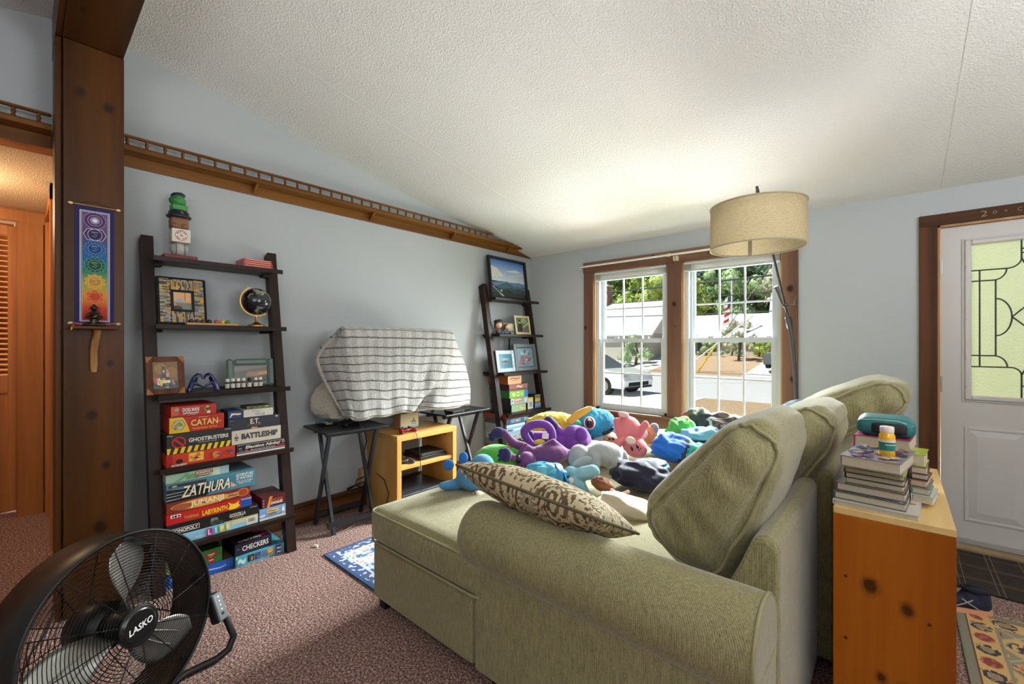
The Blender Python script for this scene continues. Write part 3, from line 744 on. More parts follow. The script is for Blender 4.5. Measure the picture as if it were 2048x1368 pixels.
# pale bedding and sheet over the far seat
# --- tray tables
m_tray = plain('black_tray_wood', S(24, 24, 26), .4, bscale=30, bstr=.05, var=.2)
m_trayleg = plain('dark_worn_leg', S(34, 35, 38), .4, var=.3, vscale=20)
def traytable(c, rz, L, D, h, label, inset=.055):
    """L along local y (the wall), D along local x"""
    t = thing('tray_table', label, 'table', (c[0], c[1], 0), rz)
    part('table_top', MB().box(-D/2, D/2, -L/2, L/2, h-.016, h, bev=.005, seg=2), m_tray, t, True)
    for sgn in (-1, 1):
        y = sgn*(L/2-inset)
        for k, (xa, xb, yo) in enumerate(((-.135, .125, 0), (.135, -.125, -.024*sgn))):
            a = Vector((xa, y+yo, 0)); b = Vector((xb, y+yo, h-.018)); d = (b-a).normalized(); s_ = Vector((d.z, 0, -d.x))*.014; q = Vector((0, .01, 0))
            m_ = MB(); m_.add([a-s_-q, a+s_-q, a+s_+q, a-s_+q, b-s_-q, b+s_-q, b+s_+q, b-s_+q], [(0, 3, 2, 1), (4, 5, 6, 7), (0, 1, 5, 4), (1, 2, 6, 5), (2, 3, 7, 6), (3, 0, 4, 7)])
            part('leg', m_, m_trayleg, t, True)
        part('pivot_bolt', MB().cyl((-.003, y+.012*1-.04*0, h*.5), (-.003, y-.034 if sgn > 0 else y+.036, h*.5), .005, n=8), m_steel, t, True)
    part('stretcher', MB().box(-.012, .012, -L/2+.045, L/2-.045, .0, .035, M=Matrix.Translation((.118-.0, 0, .05))), m_trayleg, t, True)
    part('stretcher', MB().box(-.012, .012, -L/2+.06, L/2-.06, 0, .03, M=Matrix.Translation((-.12, 0, .06))), m_trayleg, t, True)
    part('rail', MB().box(-.015, .015, -L/2+.04, L/2-.04, h-.045, h-.017, M=Matrix.Translation((.10, 0, 0))), m_trayleg, t, True)
    part('rail', MB().box(-.015, .015, -L/2+.04, L/2-.04, h-.045, h-.017, M=Matrix.Translation((-.11, 0, 0))), m_trayleg, t, True)
    return t
traytable((.245, 1.56, 0), R(-4), .45, .42, .708, 'black folding tray table under the left end of the covered television')
traytable((.225, 2.61, 0), R(2), .54, .36, .697, 'black folding tray table under the right end of the covered television', .10)
# --- television with a plush blanket over it
tv = thing('television', 'flat television hidden under the grey plush blanket, black feet showing', 'television', (.33, 1.94, .70))
part('screen_body', MB().box(.305, .345, 1.50, 2.40, .80, 1.355, bev=.006), m_black, tv)
for y, z in ((1.575, .7090), (2.36, .6980)):
    part('foot', MB().tube([(.43, y, z+.007), (.40, y, z+.012), (.345, y, .78), (.33, y, .83), (.31, y, .78), (.22, y, z+.012), (.2, y, z+.007)], .008, 6), m_black, tv)
def blanket_mat():
    m, nt, b = nmat('plush_blanket'); uv = coords(nt, 'UV'); v = coords(nt)
    sep = node(nt, 'SeparateXYZ'); nt.links.new(uv, sep.inputs[0])
    wob = math_(nt, 'MULTIPLY', math_(nt, 'SUBTRACT', noise_(nt, v, 22, 2), .5), .012)
    l = math_(nt, 'FRACT', math_(nt, 'ADD', math_(nt, 'MULTIPLY', sep.outputs[1], 15), math_(nt, 'MULTIPLY', wob, 15)))
    line = ramp(nt, l, [(0, (0, 0, 0, 1)), (.03, (0, 0, 0, 1)), (.13, (1, 1, 1, 1)), (.9, (1, 1, 1, 1)), (1, (0, 0, 0, 1))])
    c2 = math_(nt, 'FRACT', math_(nt, 'MULTIPLY', sep.outputs[0], 22))
    chk = ramp(nt, c2, [(0, (0, 0, 0, 1)), (.35, (0, 0, 0, 1)), (.5, (1, 1, 1, 1)), (.85, (1, 1, 1, 1)), (1, (0, 0, 0, 1))])
    n1 = noise_(nt, v, 120, 3, .7)
    base = ramp(nt, n1, [(.3, S(146, 144, 140)), (.62, S(200, 198, 194))])
    base = mixc(nt, .35, base, ramp(nt, math_(nt, 'ADD', math_(nt, 'MULTIPLY', n1, .7), math_(nt, 'MULTIPLY', chk, .3)), [(.4, S(158, 154, 146)), (.7, S(214, 212, 208))]))
    c = mixc(nt, line, S(84, 82, 80), base)
    nt.links.new(c, b.inputs['Base Color']); b.inputs['Roughness'].default_value = 1; b.inputs['Sheen Weight'].default_value = .35
    h = math_(nt, 'ADD', math_(nt, 'MULTIPLY', n1, .8), math_(nt, 'ADD', math_(nt, 'MULTIPLY', line, .7), math_(nt, 'MULTIPLY', chk, .25)))
    bump(nt, b, h, .8, .014); return m
m_blanket = blanket_mat(); m_sherpa = plain('sherpa', S(206, 196, 178), 1, bscale=110, bstr=.9, bd=.014, var=.12, vscale=80, sheen=.3)
rows = [[(.24, 1.50, 1.375), (.30, 1.513, 1.383), (.385, 1.481, 1.387), (.392, 1.70, 1.388), (.395, 1.91, 1.389), (.392, 2.18, 1.384), (.385, 2.424, 1.376), (.31, 2.46, 1.374), (.25, 2.45, 1.37)],
 [(.16, 1.40, 1.24), (.235, 1.385, 1.222), (.40, 1.482, 1.238), (.40, 1.70, 1.236), (.405, 1.903, 1.232), (.398, 2.17, 1.228), (.392, 2.409, 1.22), (.29, 2.60, 1.20), (.22, 2.54, 1.20)],
 [(.15, 1.43, 1.10), (.245, 1.392, 1.106), (.405, 1.503, 1.10), (.402, 1.70, 1.092), (.41, 1.90, 1.084), (.40, 2.12, 1.07), (.41, 2.363, 1.06), (.30, 2.68, 1.03), (.22, 2.61, 1.02)],
 [(.18, 1.47, .95), (.285, 1.455, .938), (.41, 1.525, .945), (.405, 1.71, .925), (.415, 1.896, .918), (.40, 2.09, .90), (.44, 2.293, .90), (.33, 2.70, .868), (.25, 2.60, .86)],
 [(.26, 1.505, .80), (.335, 1.508, .797), (.42, 1.541, .778), (.41, 1.71, .775), (.42, 1.893, .782), (.40, 2.04, .785), (.455, 2.235, .788), (.33, 2.69, .748), (.25, 2.62, .745)]]
top = [[(.16, 1.50, 1.2)]+[(.27, r[1], 1.25) for r in rows[0][1:-1]]+[(.2, 2.45, 1.2)], [(.22, 1.5, 1.36)]+[(.30, r[1], 1.378) for r in rows[0][1:-1]]+[(.24, 2.45, 1.36)]]
for i_, r_ in enumerate(rows):
    if i_ > 0: r_[6] = (r_[6][0]+.012*i_, r_[6][1], r_[6][2]); r_[7] = (r_[7][0]-.006*i_, r_[7][1], r_[7][2])
CT = top+rows
def cat(P, t):
    n = len(P)-1; t = min(max(t, 0), 1)*n; i = min(int(t), n-1); f = t-i
    p0, p1, p2, p3 = (Vector(P[max(0, min(n, i+k))]) for k in (-1, 0, 1, 2))
    return .5*((2*p1)+(p2-p0)*f+(2*p0-5*p1+4*p2-p3)*f*f+(3*p1-p0-3*p2+p3)*f**3)
def bl(u, v):
    q = cat([cat(r, u) for r in CT], v)
    if v > .33:
        k = (v-.33)/.67
        f = .010*math.sin(u*31+3*v)*k+.007*math.sin(u*63-5*v)*k*k
        # a long diagonal fold from the top right corner down to the middle of the hem
        dgl = u-(.80-.22*k); f += .028*k*math.exp(-(dgl/.035)**2)-.018*k*math.exp(-((dgl-.05)/.03)**2)
        dg2 = u-(.86-.06*k); f += .03*k*math.exp(-(dg2/.03)**2)
        f += .006*noise.noise(q*14)
        q.x += f; q.z += .006*math.sin(u*40)*k
    return q
mb = MB(); mb.grid(bl, 150, 110)
bk = thing('blanket', 'grey and cream plush blanket with dark ribbed lines draped over the television', 'blanket', (.33, 1.94, .74))
o = part('blanket_face', mb, m_blanket, bk); md = o.modifiers.new('thick', 'SOLIDIFY'); md.thickness = .014; md.offset = -1
hem = [bl(i/60, 1.0) for i in range(3, 58)]; part('rolled_hem', MB().tube([h+Vector((-.006, 0, -.002)) for h in hem], .014, 8), m_sherpa, bk)
left = [bl(.0+.118, .28+.72*i/24) for i in range(25)]
part('rolled_edge', MB().tube([h+Vector((.0, -.005, 0)) for h in left], [.012+.008*math.sin(math.pi*i/24) for i in range(25)], 8), m_sherpa, bk)
def fl(u, v):
    a = cat([(.10, 1.46, 1.0), (.08, 1.40, .93), (.08, 1.385, .84), (.12, 1.42, .765)], v); b_ = cat([(.22, 1.47, 1.02), (.25, 1.50, .93), (.27, 1.53, .85), (.28, 1.56, .765)], v)
    q = a.lerp(b_, u); q.x += .03*math.sin(math.pi*u)+.012*noise.noise(q*18); return q
o = part('turned_back_flap', MB().grid(fl, 20, 30), m_sherpa, bk, label='cream sherpa underside turned back at the left end'); md = o.modifiers.new('thick', 'SOLIDIFY'); md.thickness = .018
# --- low bookcase under the television
m_birch = wood('birch_veneer', S(188, 138, 70), S(222, 172, 98), 'z', .7, .4, coat=.15)
m_birchx = wood('birch_veneer_flat', S(190, 140, 72), S(224, 176, 104), 'y', .7, .4, coat=.15)
bc = thing('low_bookcase', 'light birch open bookcase standing between the two tray tables', 'bookcase', (.245, 2.13, 0))
bx0, bx1, by0, by1 = .035, .458, 1.842, 2.42
part('top', MB().box(bx0, bx1, by0, by1, .566, .608, bev=.002), m_birchx, bc)
for a, b_ in ((by0, by0+.04), (by1-.04, by1)): part('side_panel', MB().box(bx0, bx1, a, b_, 0, .5655, bev=.002), m_birch, bc)
part('shelf', MB().box(bx0+.01, bx1-.01, by0+.0405, by1-.0405, .345, .372, bev=.002), m_birchx, bc)
part('plinth_shelf', MB().box(bx0+.01, bx1-.01, by0+.0405, by1-.0405, .04, .07), m_birchx, bc)
part('cam_bolt', MB().cyl((.36, by1-.0405, .53), (.36, by1-.043, .53), .007, n=10), plain('red_brown_plug', S(110, 40, 20), .5), bc)
# --- leaning ladder shelves
m_esp = wood('espresso_stain', S(26, 17, 14), S(48, 32, 27), 'z', 1, .42)
m_espy = wood('espresso_stain_flat', S(26, 17, 14), S(50, 33, 27), 'y', 1, .42)
SHELF = [(1.775, .205), (1.402, .265), (1.025, .325), (.645, .375), (.237, .405)]
def ladder(y0, y1, label, zs):
    t = thing('ladder_shelf', label, 'shelf', (.2, (y0+y1)/2, 0))
    for a in (y0, y1-.055):
        z0, z1 = 0, 1.905; xf = lambda z: .395-.175*z
        part('rail', MB().prism([(.34, 0), (.40, 0), (.067, 1.905), (.007, 1.905)], 'y', a, a+.055) if False else MB().add([(x, y, z) for y in (a, a+.055) for x, z in ((.338, 0), (.400, 0), (.066, 1.905), (.006, 1.88))], [(0, 1, 2, 3), (7, 6, 5, 4), (0, 4, 5, 1), (1, 5, 6, 2), (2, 6, 7, 3), (3, 7, 4, 0)]), m_esp, t)
    for (z, xf), dz in zip(SHELF, zs):
        z += dz
        part('shelf', MB().box(.012, xf, y0+.0555, y1-.0555, z-.024, z, bev=.002), m_espy, t)
        part('shelf_front', MB().box(max(.02, xf-.06), xf+.001, y0+.0 if z < 1.1 else y0+.035, y1-.0 if z < 1.1 else y1-.01, z-.024, z+.0003, bev=.002) if False else MB().box(xf+.0002, xf+.012, y0+.03, y1-.012, z-.026, z+.0005, bev=.002), m_espy, t)
        for ya in (y0+.0556, y1-.0906):
            part('cleat', MB().box(.03, .10, ya, ya+.035, z-.04, z-.0245), m_softblack, t)
    return t
L1Y0, L1Y1 = .445, 1.15; L2Y0, L2Y1 = 3.115, 3.86
ladder(L1Y0, L1Y1, 'dark espresso leaning ladder shelf beside the wooden post', (0, 0, 0, 0, 0))
ladder(L2Y0, L2Y1, 'dark espresso leaning ladder shelf in the far corner by the window', (-.015, -.012, -.025, -.05, -.02))
part('prop_rod', MB().box(.10, .112, 3.47, 3.482, .985, 1.35), m_softblack, bpy.data.objects['ladder_shelf.001'])
# --- pine box by the sofa back
m_pinebox = wood('knotty_pine', S(134, 66, 6), S(186, 106, 22), 'z', .55, .38, knots=[(-.045, -.37, .586, .019), (.035, -.37, .548, .015), (-.02, -.37, .33, .013), (.03, -.37, .31, .018)], knotcol=S(58, 28, 8), coat=.3, c3=S(160, 84, 12))
m_pinelit = wood('lit_pine', S(206, 166, 100), S(240, 208, 146), 'y', .5, .42, coat=.2)  # paler than the box sides: light on the top put into the colour
px0, px1, py0, py1, pz = 3.072, 3.338, 1.655, 2.41, .80
pb = thing('pine_box', 'tall narrow knotty pine box shelf standing behind the sofa, books on top', 'shelf', ((px0+px1)/2, (py0+py1)/2, 0))
part('end_panel', MB().box(px0, px1, py0, py0+.02, 0, pz-.0205, bev=.001), m_pinebox, pb)
part('end_panel', MB().box(px0, px1, py1-.02, py1, 0, pz-.0205, bev=.001), m_pinebox, pb)
part('top', MB().box(px0, px1, py0, py1, pz-.02, pz, bev=.0015), m_pinelit, pb)
part('back_panel', MB().box(px0+.001, px0+.012, py0+.0205, py1-.0205, .01, pz-.021), m_pinebox, pb)
part('shelf', MB().box(px0+.0125, px1-.004, py0+.0205, py1-.0205, .40, .42), m_pinelit, pb)
part('shelf', MB().box(px0+.0125, px1-.004, py0+.0205, py1-.0205, .03, .05), m_pinelit, pb)
for x, z in ((3.103, .596), (3.286, .526), (3.103, .41), (3.288, .33)): part('screw_plug', MB().cyl((x, py0, z), (x, py0-.0012, z), .0045, n=10), plain('dark_plug', S(70, 38, 16), .6), pb)
# --- arc floor lamp
lm = thing('arc_lamp', 'arc floor lamp with a big cream drum shade hanging before the right window', 'lamp', (2.665, 3.80, 0))
m_gun = plain('gunmetal', S(96, 94, 92), .35, .9)
def shade_mat():
    m, nt, b = nmat('linen_shade'); out = nt.nodes['Material Output']; v = coords(nt)
    n1 = noise_(nt, coords(nt, 'Object', (1, 1, 8)), 60, 3)
    c = ramp(nt, n1, [(.3, S(172, 156, 124)), (.7, S(204, 190, 158))])
    d = node(nt, 'BsdfDiffuse'); tl = node(nt, 'BsdfTranslucent'); nt.links.new(c, d.inputs[0]); nt.links.new(c, tl.inputs[0])
    mx = node(nt, 'MixShader'); mx.inputs[0].default_value = .45; nt.links.new(d.outputs[0], mx.inputs[1]); nt.links.new(tl.outputs[0], mx.inputs[2]); nt.links.new(mx.outputs[0], out.inputs[0]); return m
SX, SY, SZ0, SZ1, SR = 2.592, 2.91, 1.862, 2.118, .252
p = MB(); n = 56
p.lathe([(SR, 0), (SR+.001, .004), (SR, SZ1-SZ0)], n, M=Matrix.Translation((SX, SY, SZ0)))
sh = part('drum_shade', MB().add(p.v, [f for f in p.f if len(f) == 4], smooth=True), shade_mat(), lm)
for z in (SZ0+.004, SZ1-.004): part('rim_band', MB().tube([(SX+(SR+.001)*math.cos(a), SY+(SR+.001)*math.sin(a), z) for a in [2*math.pi*i/56 for i in range(56)]], .0045, 6, closed=True), plain('shade_trim', S(176, 164, 138), .9), sh)
fr = MB()
for k in range(3):
    a = R(40+120*k); fr.cyl((SX, SY, SZ1-.03), (SX+(SR-.004)*math.cos(a), SY+(SR-.004)*math.sin(a), SZ1-.008), .003, n=6)
fr.tube([(SX+.03*math.cos(a), SY+.03*math.sin(a), SZ1-.03) for a in [2*math.pi*i/12 for i in range(12)]], .004, 6, closed=True)
part('spider', fr, m_gun, lm)
part('seam_strip', MB().box(-.011, .011, SR-.0035, SR-.0025, .004, SZ1-SZ0-.004, M=Matrix.Translation((SX, SY, SZ0)) @ Matrix.Rotation(R(21), 4, 'Z')), plain('seam_tape', S(168, 158, 140), .9), sh)
p = MB(); p.lathe([(.0, -.055), (.028, -.05), (.032, -.02), (.02, .0), (.014, .02), (.014, .05)][1:], 14, M=Matrix.Translation((SX, SY, SZ1-.075))); part('bulb', p, plain('frosted_bulb', S(236, 234, 228), .3), lm)
J = Vector((2.612, 3.66, 1.573)); A = Vector((SX, SY, 2.232)); CW = J+(J-A)*.16
part('drop_rod', MB().tube([(SX, SY, SZ1-.03), (SX, SY, 2.222), A], .0055, 8), m_gun, lm)
arm_ = J+(J-A).normalized()*.16
part('swing_arm', MB().tube([A, J, arm_], .008, 10), m_gun, lm)
d = (J-A).normalized()
part('counterweight', MB().tube([J+d*.135, J+d*.14, J+d*.235, J+d*.24], [.018, .024, .024, .018], 14), m_gun, lm)
PB = Vector((2.668, 3.80, .0))
pole = [(2.553, 3.665, 1.715), (2.568, 3.68, 1.672), (2.606, 3.72, 1.544), (2.636, 3.757, 1.363), (2.652, 3.778, 1.14), (2.662, 3.79, .875), (2.666, 3.798, .55), (2.668, 3.80, .03)]
part('curved_pole', MB().tube(pole, .0135, 12), m_gun, lm)
p = MB(); p.ell(J, (.018, .018, .018), n=12); p.cyl(J, (2.6, 3.712, 1.57), .012, n=10); clamp = part('swivel_clamp', p, m_gun, lm)
part('clamp_handle', MB().tube([J, J+Vector((.05, .035, .0)), J+Vector((.06, .042, .07))], .004, 6), m_gun, clamp)
part('base', MB().lathe([(.115, 0), (.115, .018), (.105, .026), (.02, .03), (.016, .06)], 28, M=Matrix.Translation(PB)), m_gun, lm)
# --- floor fan
FC = Vector((1.251, .249, .331)); FN = Vector((.857, .493, .147)).normalized(); FU = Vector((-.493, .857, 0)).normalized(); FV = FN.cross(FU)
FM = Matrix(((FU.x, FV.x, FN.x, FC.x), (FU.y, FV.y, FN.y, FC.y), (FU.z, FV.z, FN.z, FC.z), (0, 0, 0, 1)))
fan = thing('floor_fan', 'black high velocity floor fan with grey blades in front of the post', 'fan', (FC.x, FC.y, 0))
m_wire = plain('black_wire', S(14, 14, 15), .3, .4); m_drum = plain('fan_drum', S(30, 29, 27), .42)
m_blade = plain('grey_metal_blade', S(168, 166, 160), .32, .75, var=.06)
FR = .298; FD = .17
p = MB(); p.lathe([(FR+.004, 0), (FR+.008, -.006), (FR+.004, -FD), (FR-.002, -FD), (FR, -.002)], 64, M=FM); part('drum', MB().add(p.v, [f for f in p.f if len(f) == 4], smooth=True), m_drum, fan)
def grille(z, dome, n, name, nr):
    g = MB()
    for i in range(n):
        r = .056+(FR-.058)*i/(n-1); zz = z+dome*(1-(r/FR)**2)
        g.tube([(r*math.cos(a), r*math.sin(a), zz) for a in [2*math.pi*k/64 for k in range(64)]], .0013, 4, closed=True, M=FM)
    for k in range(nr):
        a = 2*math.pi*k/nr+.1
        g.tube([(r*math.cos(a), r*math.sin(a), z+dome*(1-(r/FR)**2)-.002) for r in (.045, .12, .2, .26, FR-.002)], .0018, 5, M=FM)
    return part(name, g, m_wire, fan)
grille(.006, .035, 26, 'front_grille', 12); grille(-FD, -.02, 14, 'rear_grille', 10)
part('front_rim', MB().tube([((FR+.005)*math.cos(a), (FR+.005)*math.sin(a), .003) for a in [2*math.pi*k/72 for k in range(72)]], .006, 8, closed=True, M=FM), m_black, fan)
p = MB(); p.lathe([(.056, .028), (.062, .036), (.060, .044), (.05, .048)], 36, M=FM); hubp = part('hub_badge', p, plain('gloss_black', S(22, 22, 24), .18, coat=.5), fan)
part('badge_rim', MB().tube([(.061*math.cos(a), .061*math.sin(a), .04) for a in [2*math.pi*k/40 for k in range(40)]], .003, 6, closed=True, M=FM), m_black, hubp)
lt = textmesh('LASKO', .082, .021, FM @ Matrix.Translation((0, 0, .049)) @ Matrix.Rotation(R(8), 4, 'Z'), .02, .25)
part('badge_lettering', lt, plain('silver_print', S(214, 214, 214), .4), hubp)
def bladef(ph):
    def f(u, v):
        r = .05+.225*v; wd = (.55+.35*math.sin(math.pi*min(1, v*1.05)))*(1 if v < .88 else 1-.9*(v-.88)/.12*.5)
        a = ph+(u-.5)*wd*.95+.12*v
        z = -.045+(u-.5)*(.085-.04*v)+.008*math.sin(u*math.pi)*math.sin(v*3)
        return FM @ Vector((r*math.cos(a), r*math.sin(a), z))
    return f
for k in range(3):
    o = part('blade', MB().grid(bladef(R(72+120*k)), 10, 14), m_blade, fan); md = o.modifiers.new('t', 'SOLIDIFY'); md.thickness = .0025
    def rib(u): return [bladef(R(72+120*k))(u+.0*v, v)+FN*.003 for v in [.25+.06*i for i in range(10)]]
    part('blade_rib', MB().tube(rib(.4), .0035, 5), m_blade, o); part('blade_rib', MB().tube(rib(.66), .003, 5), m_blade, o)
p = MB(); p.lathe([(.045, -.07), (.05, -.06), (.05, -.03), (.04, .0)], 24, M=FM); part('blade_hub', p, m_black, fan)
p = MB(); p.lathe([(.03, -.215), (.07, -.2), (.078, -.15), (.078, -.09), (.05, -.075)], 24, M=FM); part('motor', p, m_black, fan)
PR = FM @ Vector((FR+.025, 0, -.06)); PL = FM @ Vector((-FR-.025, 0, -.06))
def leg(P, s_):
    f = Vector((FN.x, FN.y, 0)).normalized(); u = FU*s_
    a = Vector((P.x, P.y, 0))
    return [P, P+f*.03+Vector((0, 0, -.07))+u*.015, a+f*.10+u*.03+Vector((0, 0, .14)), a+f*.135+u*.03+Vector((0, 0, .075)), a+f*.13+u*.01+Vector((0, 0, .032)), a+f*.11-u*.03+Vector((0, 0, .016)), a+f*.06-u*.12+Vector((0, 0, .015))]
right, left_ = leg(PR, 1), leg(PL, -1)
part('tube_stand', MB().tube(right+left_[::-1], .0135, 10), m_black, fan)
for P in (PR, PL): part('pivot_knob', MB().cyl(P, P+(FC-P).normalized()*.03, .022, n=14), m_black, fan)
# control box on the right upright
cb_c = PR+Vector((.075, .035, -.115)); rx = (Vector((FN.x, FN.y, 0)).normalized()); 
CBM = Matrix.Translation(cb_c) @ Matrix(((rx.x, FU.x, 0, 0), (rx.y, FU.y, 0, 0), (0, 0, 1, 0), (0, 0, 0, 1))) @ Matrix.Rotation(R(-22), 4, 'Y')
p = MB(); p.box(-.02, .02, -.024, .024, -.058, .058, M=CBM, bev=.008, seg=2); cbx = part('control_box', p, m_black, fan)
p = MB(); p.box(.02, .028, -.021, .021, -.054, .054, M=CBM, bev=.004); part('control_panel', p, plain('grey_panel', S(120, 124, 128), .35), cbx)
for i in range(5): part('indicator', MB().cyl(CBM @ Vector((.028, 0, .04-.017*i)), CBM @ Vector((.0295, 0, .04-.017*i)), .0035 if i < 4 else .006, n=10), m_black if i == 4 else m_white, cbx)
part('power_cord', MB().tube([FM @ Vector((0, -.06, -.2)), FM @ Vector((-.1, -.2, -.26)), (.86, .02, .02), (.70, .0, .008), (.52, .03, .008), (.42, .07, .02), (.34, .098, .06), (.30, .1, .075), (.28, .1045, .075)], .004, 6), m_black, fan)
part('lead_wire', MB().tube([FM @ Vector((.05, -.05, -.15)), FM @ Vector((.2, -.05, -.19)), PR+Vector((.0, .03, -.18)), cb_c+Vector((-.02, 0, -.03))], .003, 6), m_black, fan)
# ================================================================ things on the shelves
m_print = printed('box_print', .42); m_gloss = printed('gloss_print', .22, coat=.3); m_matte = printed('matte_print', .8); m_cardin = plain('board_edge', S(196, 188, 170), .8)
RED, BLK, WHT, YEL = S(190, 34, 28), S(20, 20, 22), S(228, 224, 214), S(238, 196, 30)
def gamebox(label, xf, y0, y1, z0, z1, depth, body, shapes=(), texts=(), side=None, rz=0, top=None, topshapes=(), toptexts=(), group='board game boxes', name='game_box'):
    cx = Vector((xf, (y0+y1)/2, z0)); T = Matrix.Translation(cx) @ Matrix.Rotation(rz, 4, 'Z')
    t = thing(name, label, 'box', cx, rz, group)
    w, h = y1-y0, z1-z0
    b = MB(); b.box(-depth, 0, -w/2, w/2, 0, h-.0006, bev=.0012, col=side or body); part('box', b, m_print, t, True)
    F = frame_x(.0001, 0, h/2); p = MB()
    print_on(p, F, w-.003, h-.003, [(body, rect(0, 0, 1, 1))]+list(shapes))
    k = .0004+.00025*(len(shapes)+1)
    for tx in texts:
        s_, u, v, tw, th, col = tx[:6]; bo = tx[6] if len(tx) > 6 else .015; shr = tx[7] if len(tx) > 7 else 0
        join(p, textmesh(s_, tw*w, th*h, F @ Matrix.Translation(((u-.5)*w, (v-.5)*h, k)), bo, shr), col, 0); k += .0002
    part('front_print', p, m_print, t, True)
    if topshapes or toptexts:
        G = Matrix(((0, -1, 0, -depth/2), (1, 0, 0, 0), (0, 0, 1, h-.0005), (0, 0, 0, 1))); q = MB()
        print_on(q, G, w-.004, depth-.004, [(top or body, rect(0, 0, 1, 1))]+list(topshapes))
        for s_, u, v, tw, th, col in toptexts: join(q, textmesh(s_, tw*w, th*depth, G @ Matrix.Translation(((u-.5)*w, (v-.5)*depth, .003)), .02), col, 0)
        part('lid_print', q, m_print, t, True)
    return t
def hexa(cx, cy, r, ry): return circ(cx, cy, r, 6, ry)
def noiseblobs(n, x0, y0, x1, y1, cols, rmin, rmax, asp, seed):
    rn = random.Random(seed); out = []
    for i in range(n):
        r = rn.uniform(rmin, rmax); cx = rn.uniform(x0+r, x1-r); cy = rn.uniform(y0+r*asp, y1-r*asp) if y1-y0 > 2*r*asp else (y0+y1)/2
        k = 9; ph = rn.random()*6
        out.append((rn.choice(cols), [(min(x1, max(x0, cx+r*(.7+.5*rn.random())*math.cos(ph+2*math.pi*j/k))), min(y1, max(y0, cy+r*asp*(.7+.5*rn.random())*math.sin(ph+2*math.pi*j/k)))) for j in range(k)]))
    return out
B4 = .6458
# left stack on the fourth shelf
orange = [S(226, 96, 30), S(240, 190, 60), S(120, 60, 30), S(214, 130, 60), S(150, 60, 110)]
gamebox('flat red orange game box with fiery pictures at the bottom left of the fourth shelf', .365, .505, .822, B4, B4+.066, .27, S(204, 58, 30), [(S(170, 24, 20), rect(0, 0, .08, 1))]+[(S(232, 172, 70), rect(.30, .2, .52, .95)), (S(246, 206, 120), rect(.32, .28, .5, .86))]+noiseblobs(16, .31, .25, .51, .9, orange, .02, .05, 3, 3)+noiseblobs(9, .62, .2, .80, .85, orange, .03, .06, 3, 5)+noiseblobs(6, .85, .3, .97, .85, [S(130, 110, 140), S(90, 60, 90)], .02, .04, 3, 8)+[(S(40, 20, 18), circ(.17, .4, .05, 12, .2))], [('ACADEMY', .17, .13, .22, .17, WHT, .03)])
GB0 = B4+.066
gamebox('dark charcoal game box with red prohibition ring and yellow hazard stripes on the fourth shelf', .362, .507, .806, GB0, GB0+.108, .27, S(44, 43, 40),
 [(YEL, [(a, 0), (a+.055, 0), (a+.09, .30), (a+.035, .30)]) for a in [-.02+.1015*i for i in range(10)] if a+.09 < 1 and a >= 0]+[(YEL, [(0, 0), (.03, 0), (.06, .30), (0, .30)])]
 +[(S(200, 32, 30), circ(.17, .56, .105, 28, .29)), (S(44, 43, 40), circ(.17, .56, .082, 28, .225)), (S(200, 32, 30), [(.10, .69), (.125, .76), (.24, .43), (.215, .36)])],
 [('GHOSTBUSTERS', .625, .60, .62, .20, WHT, .03), ('THE BOARD GAME', .60, .43, .30, .055, S(190, 186, 176), .01), ('~', .93, .92, .10, .07, S(170, 168, 160), .03), ('~', .045, .91, .08, .06, S(190, 186, 176), .01)])
CT0 = GB0+.108
gamebox('red game box with yellow end and grey hexagon on top of the charcoal one', .358, .518, .768, CT0, CT0+.085, .25, S(186, 44, 28),
 [(S(236, 190, 26), [(0, 0), (.36, 0), (.33, .35), (.28, .75), (.23, 1), (0, 1)]), (S(150, 140, 130), hexa(.16, .5, .13, .38)), (S(206, 196, 150), hexa(.16, .5, .11, .32))]+noiseblobs(14, .07, .25, .25, .75, [S(226, 170, 50), S(120, 150, 80), S(190, 90, 50), S(150, 130, 120)], .02, .04, 2.6, 11),
 [('CATAN', .625, .56, .50, .40, S(246, 214, 110), .02), ('TRADE BUILD SETTLE', .625, .2, .46, .10, S(238, 190, 70), .02), ('~', .60, .88, .18, .05, S(238, 190, 70)), ('~', .91, .52, .05, .08, S(240, 196, 40))])
DM0 = CT0+.085
gamebox('small red game box with white comic title topping the left pile', .352, .527, .732, DM0, DM0+.057, .24, S(186, 48, 40),
 [(S(206, 92, 50), rect(0, 0, .16, 1)), (S(170, 160, 150), circ(.12, .7, .05, 12, .16)), (S(120, 60, 120), rect(.02, .02, .18, .14))]+noiseblobs(12, .66, .03, .88, .97, [S(210, 200, 90), S(120, 150, 60), S(90, 60, 40), S(230, 220, 160)], .03, .06, 3, 21),
 [('DOG MAN', .42, .62, .36, .38, WHT, .05), ('~', .42, .3, .34, .17, WHT, .03), ('~', .45, .12, .2, .06, S(220, 190, 160))])
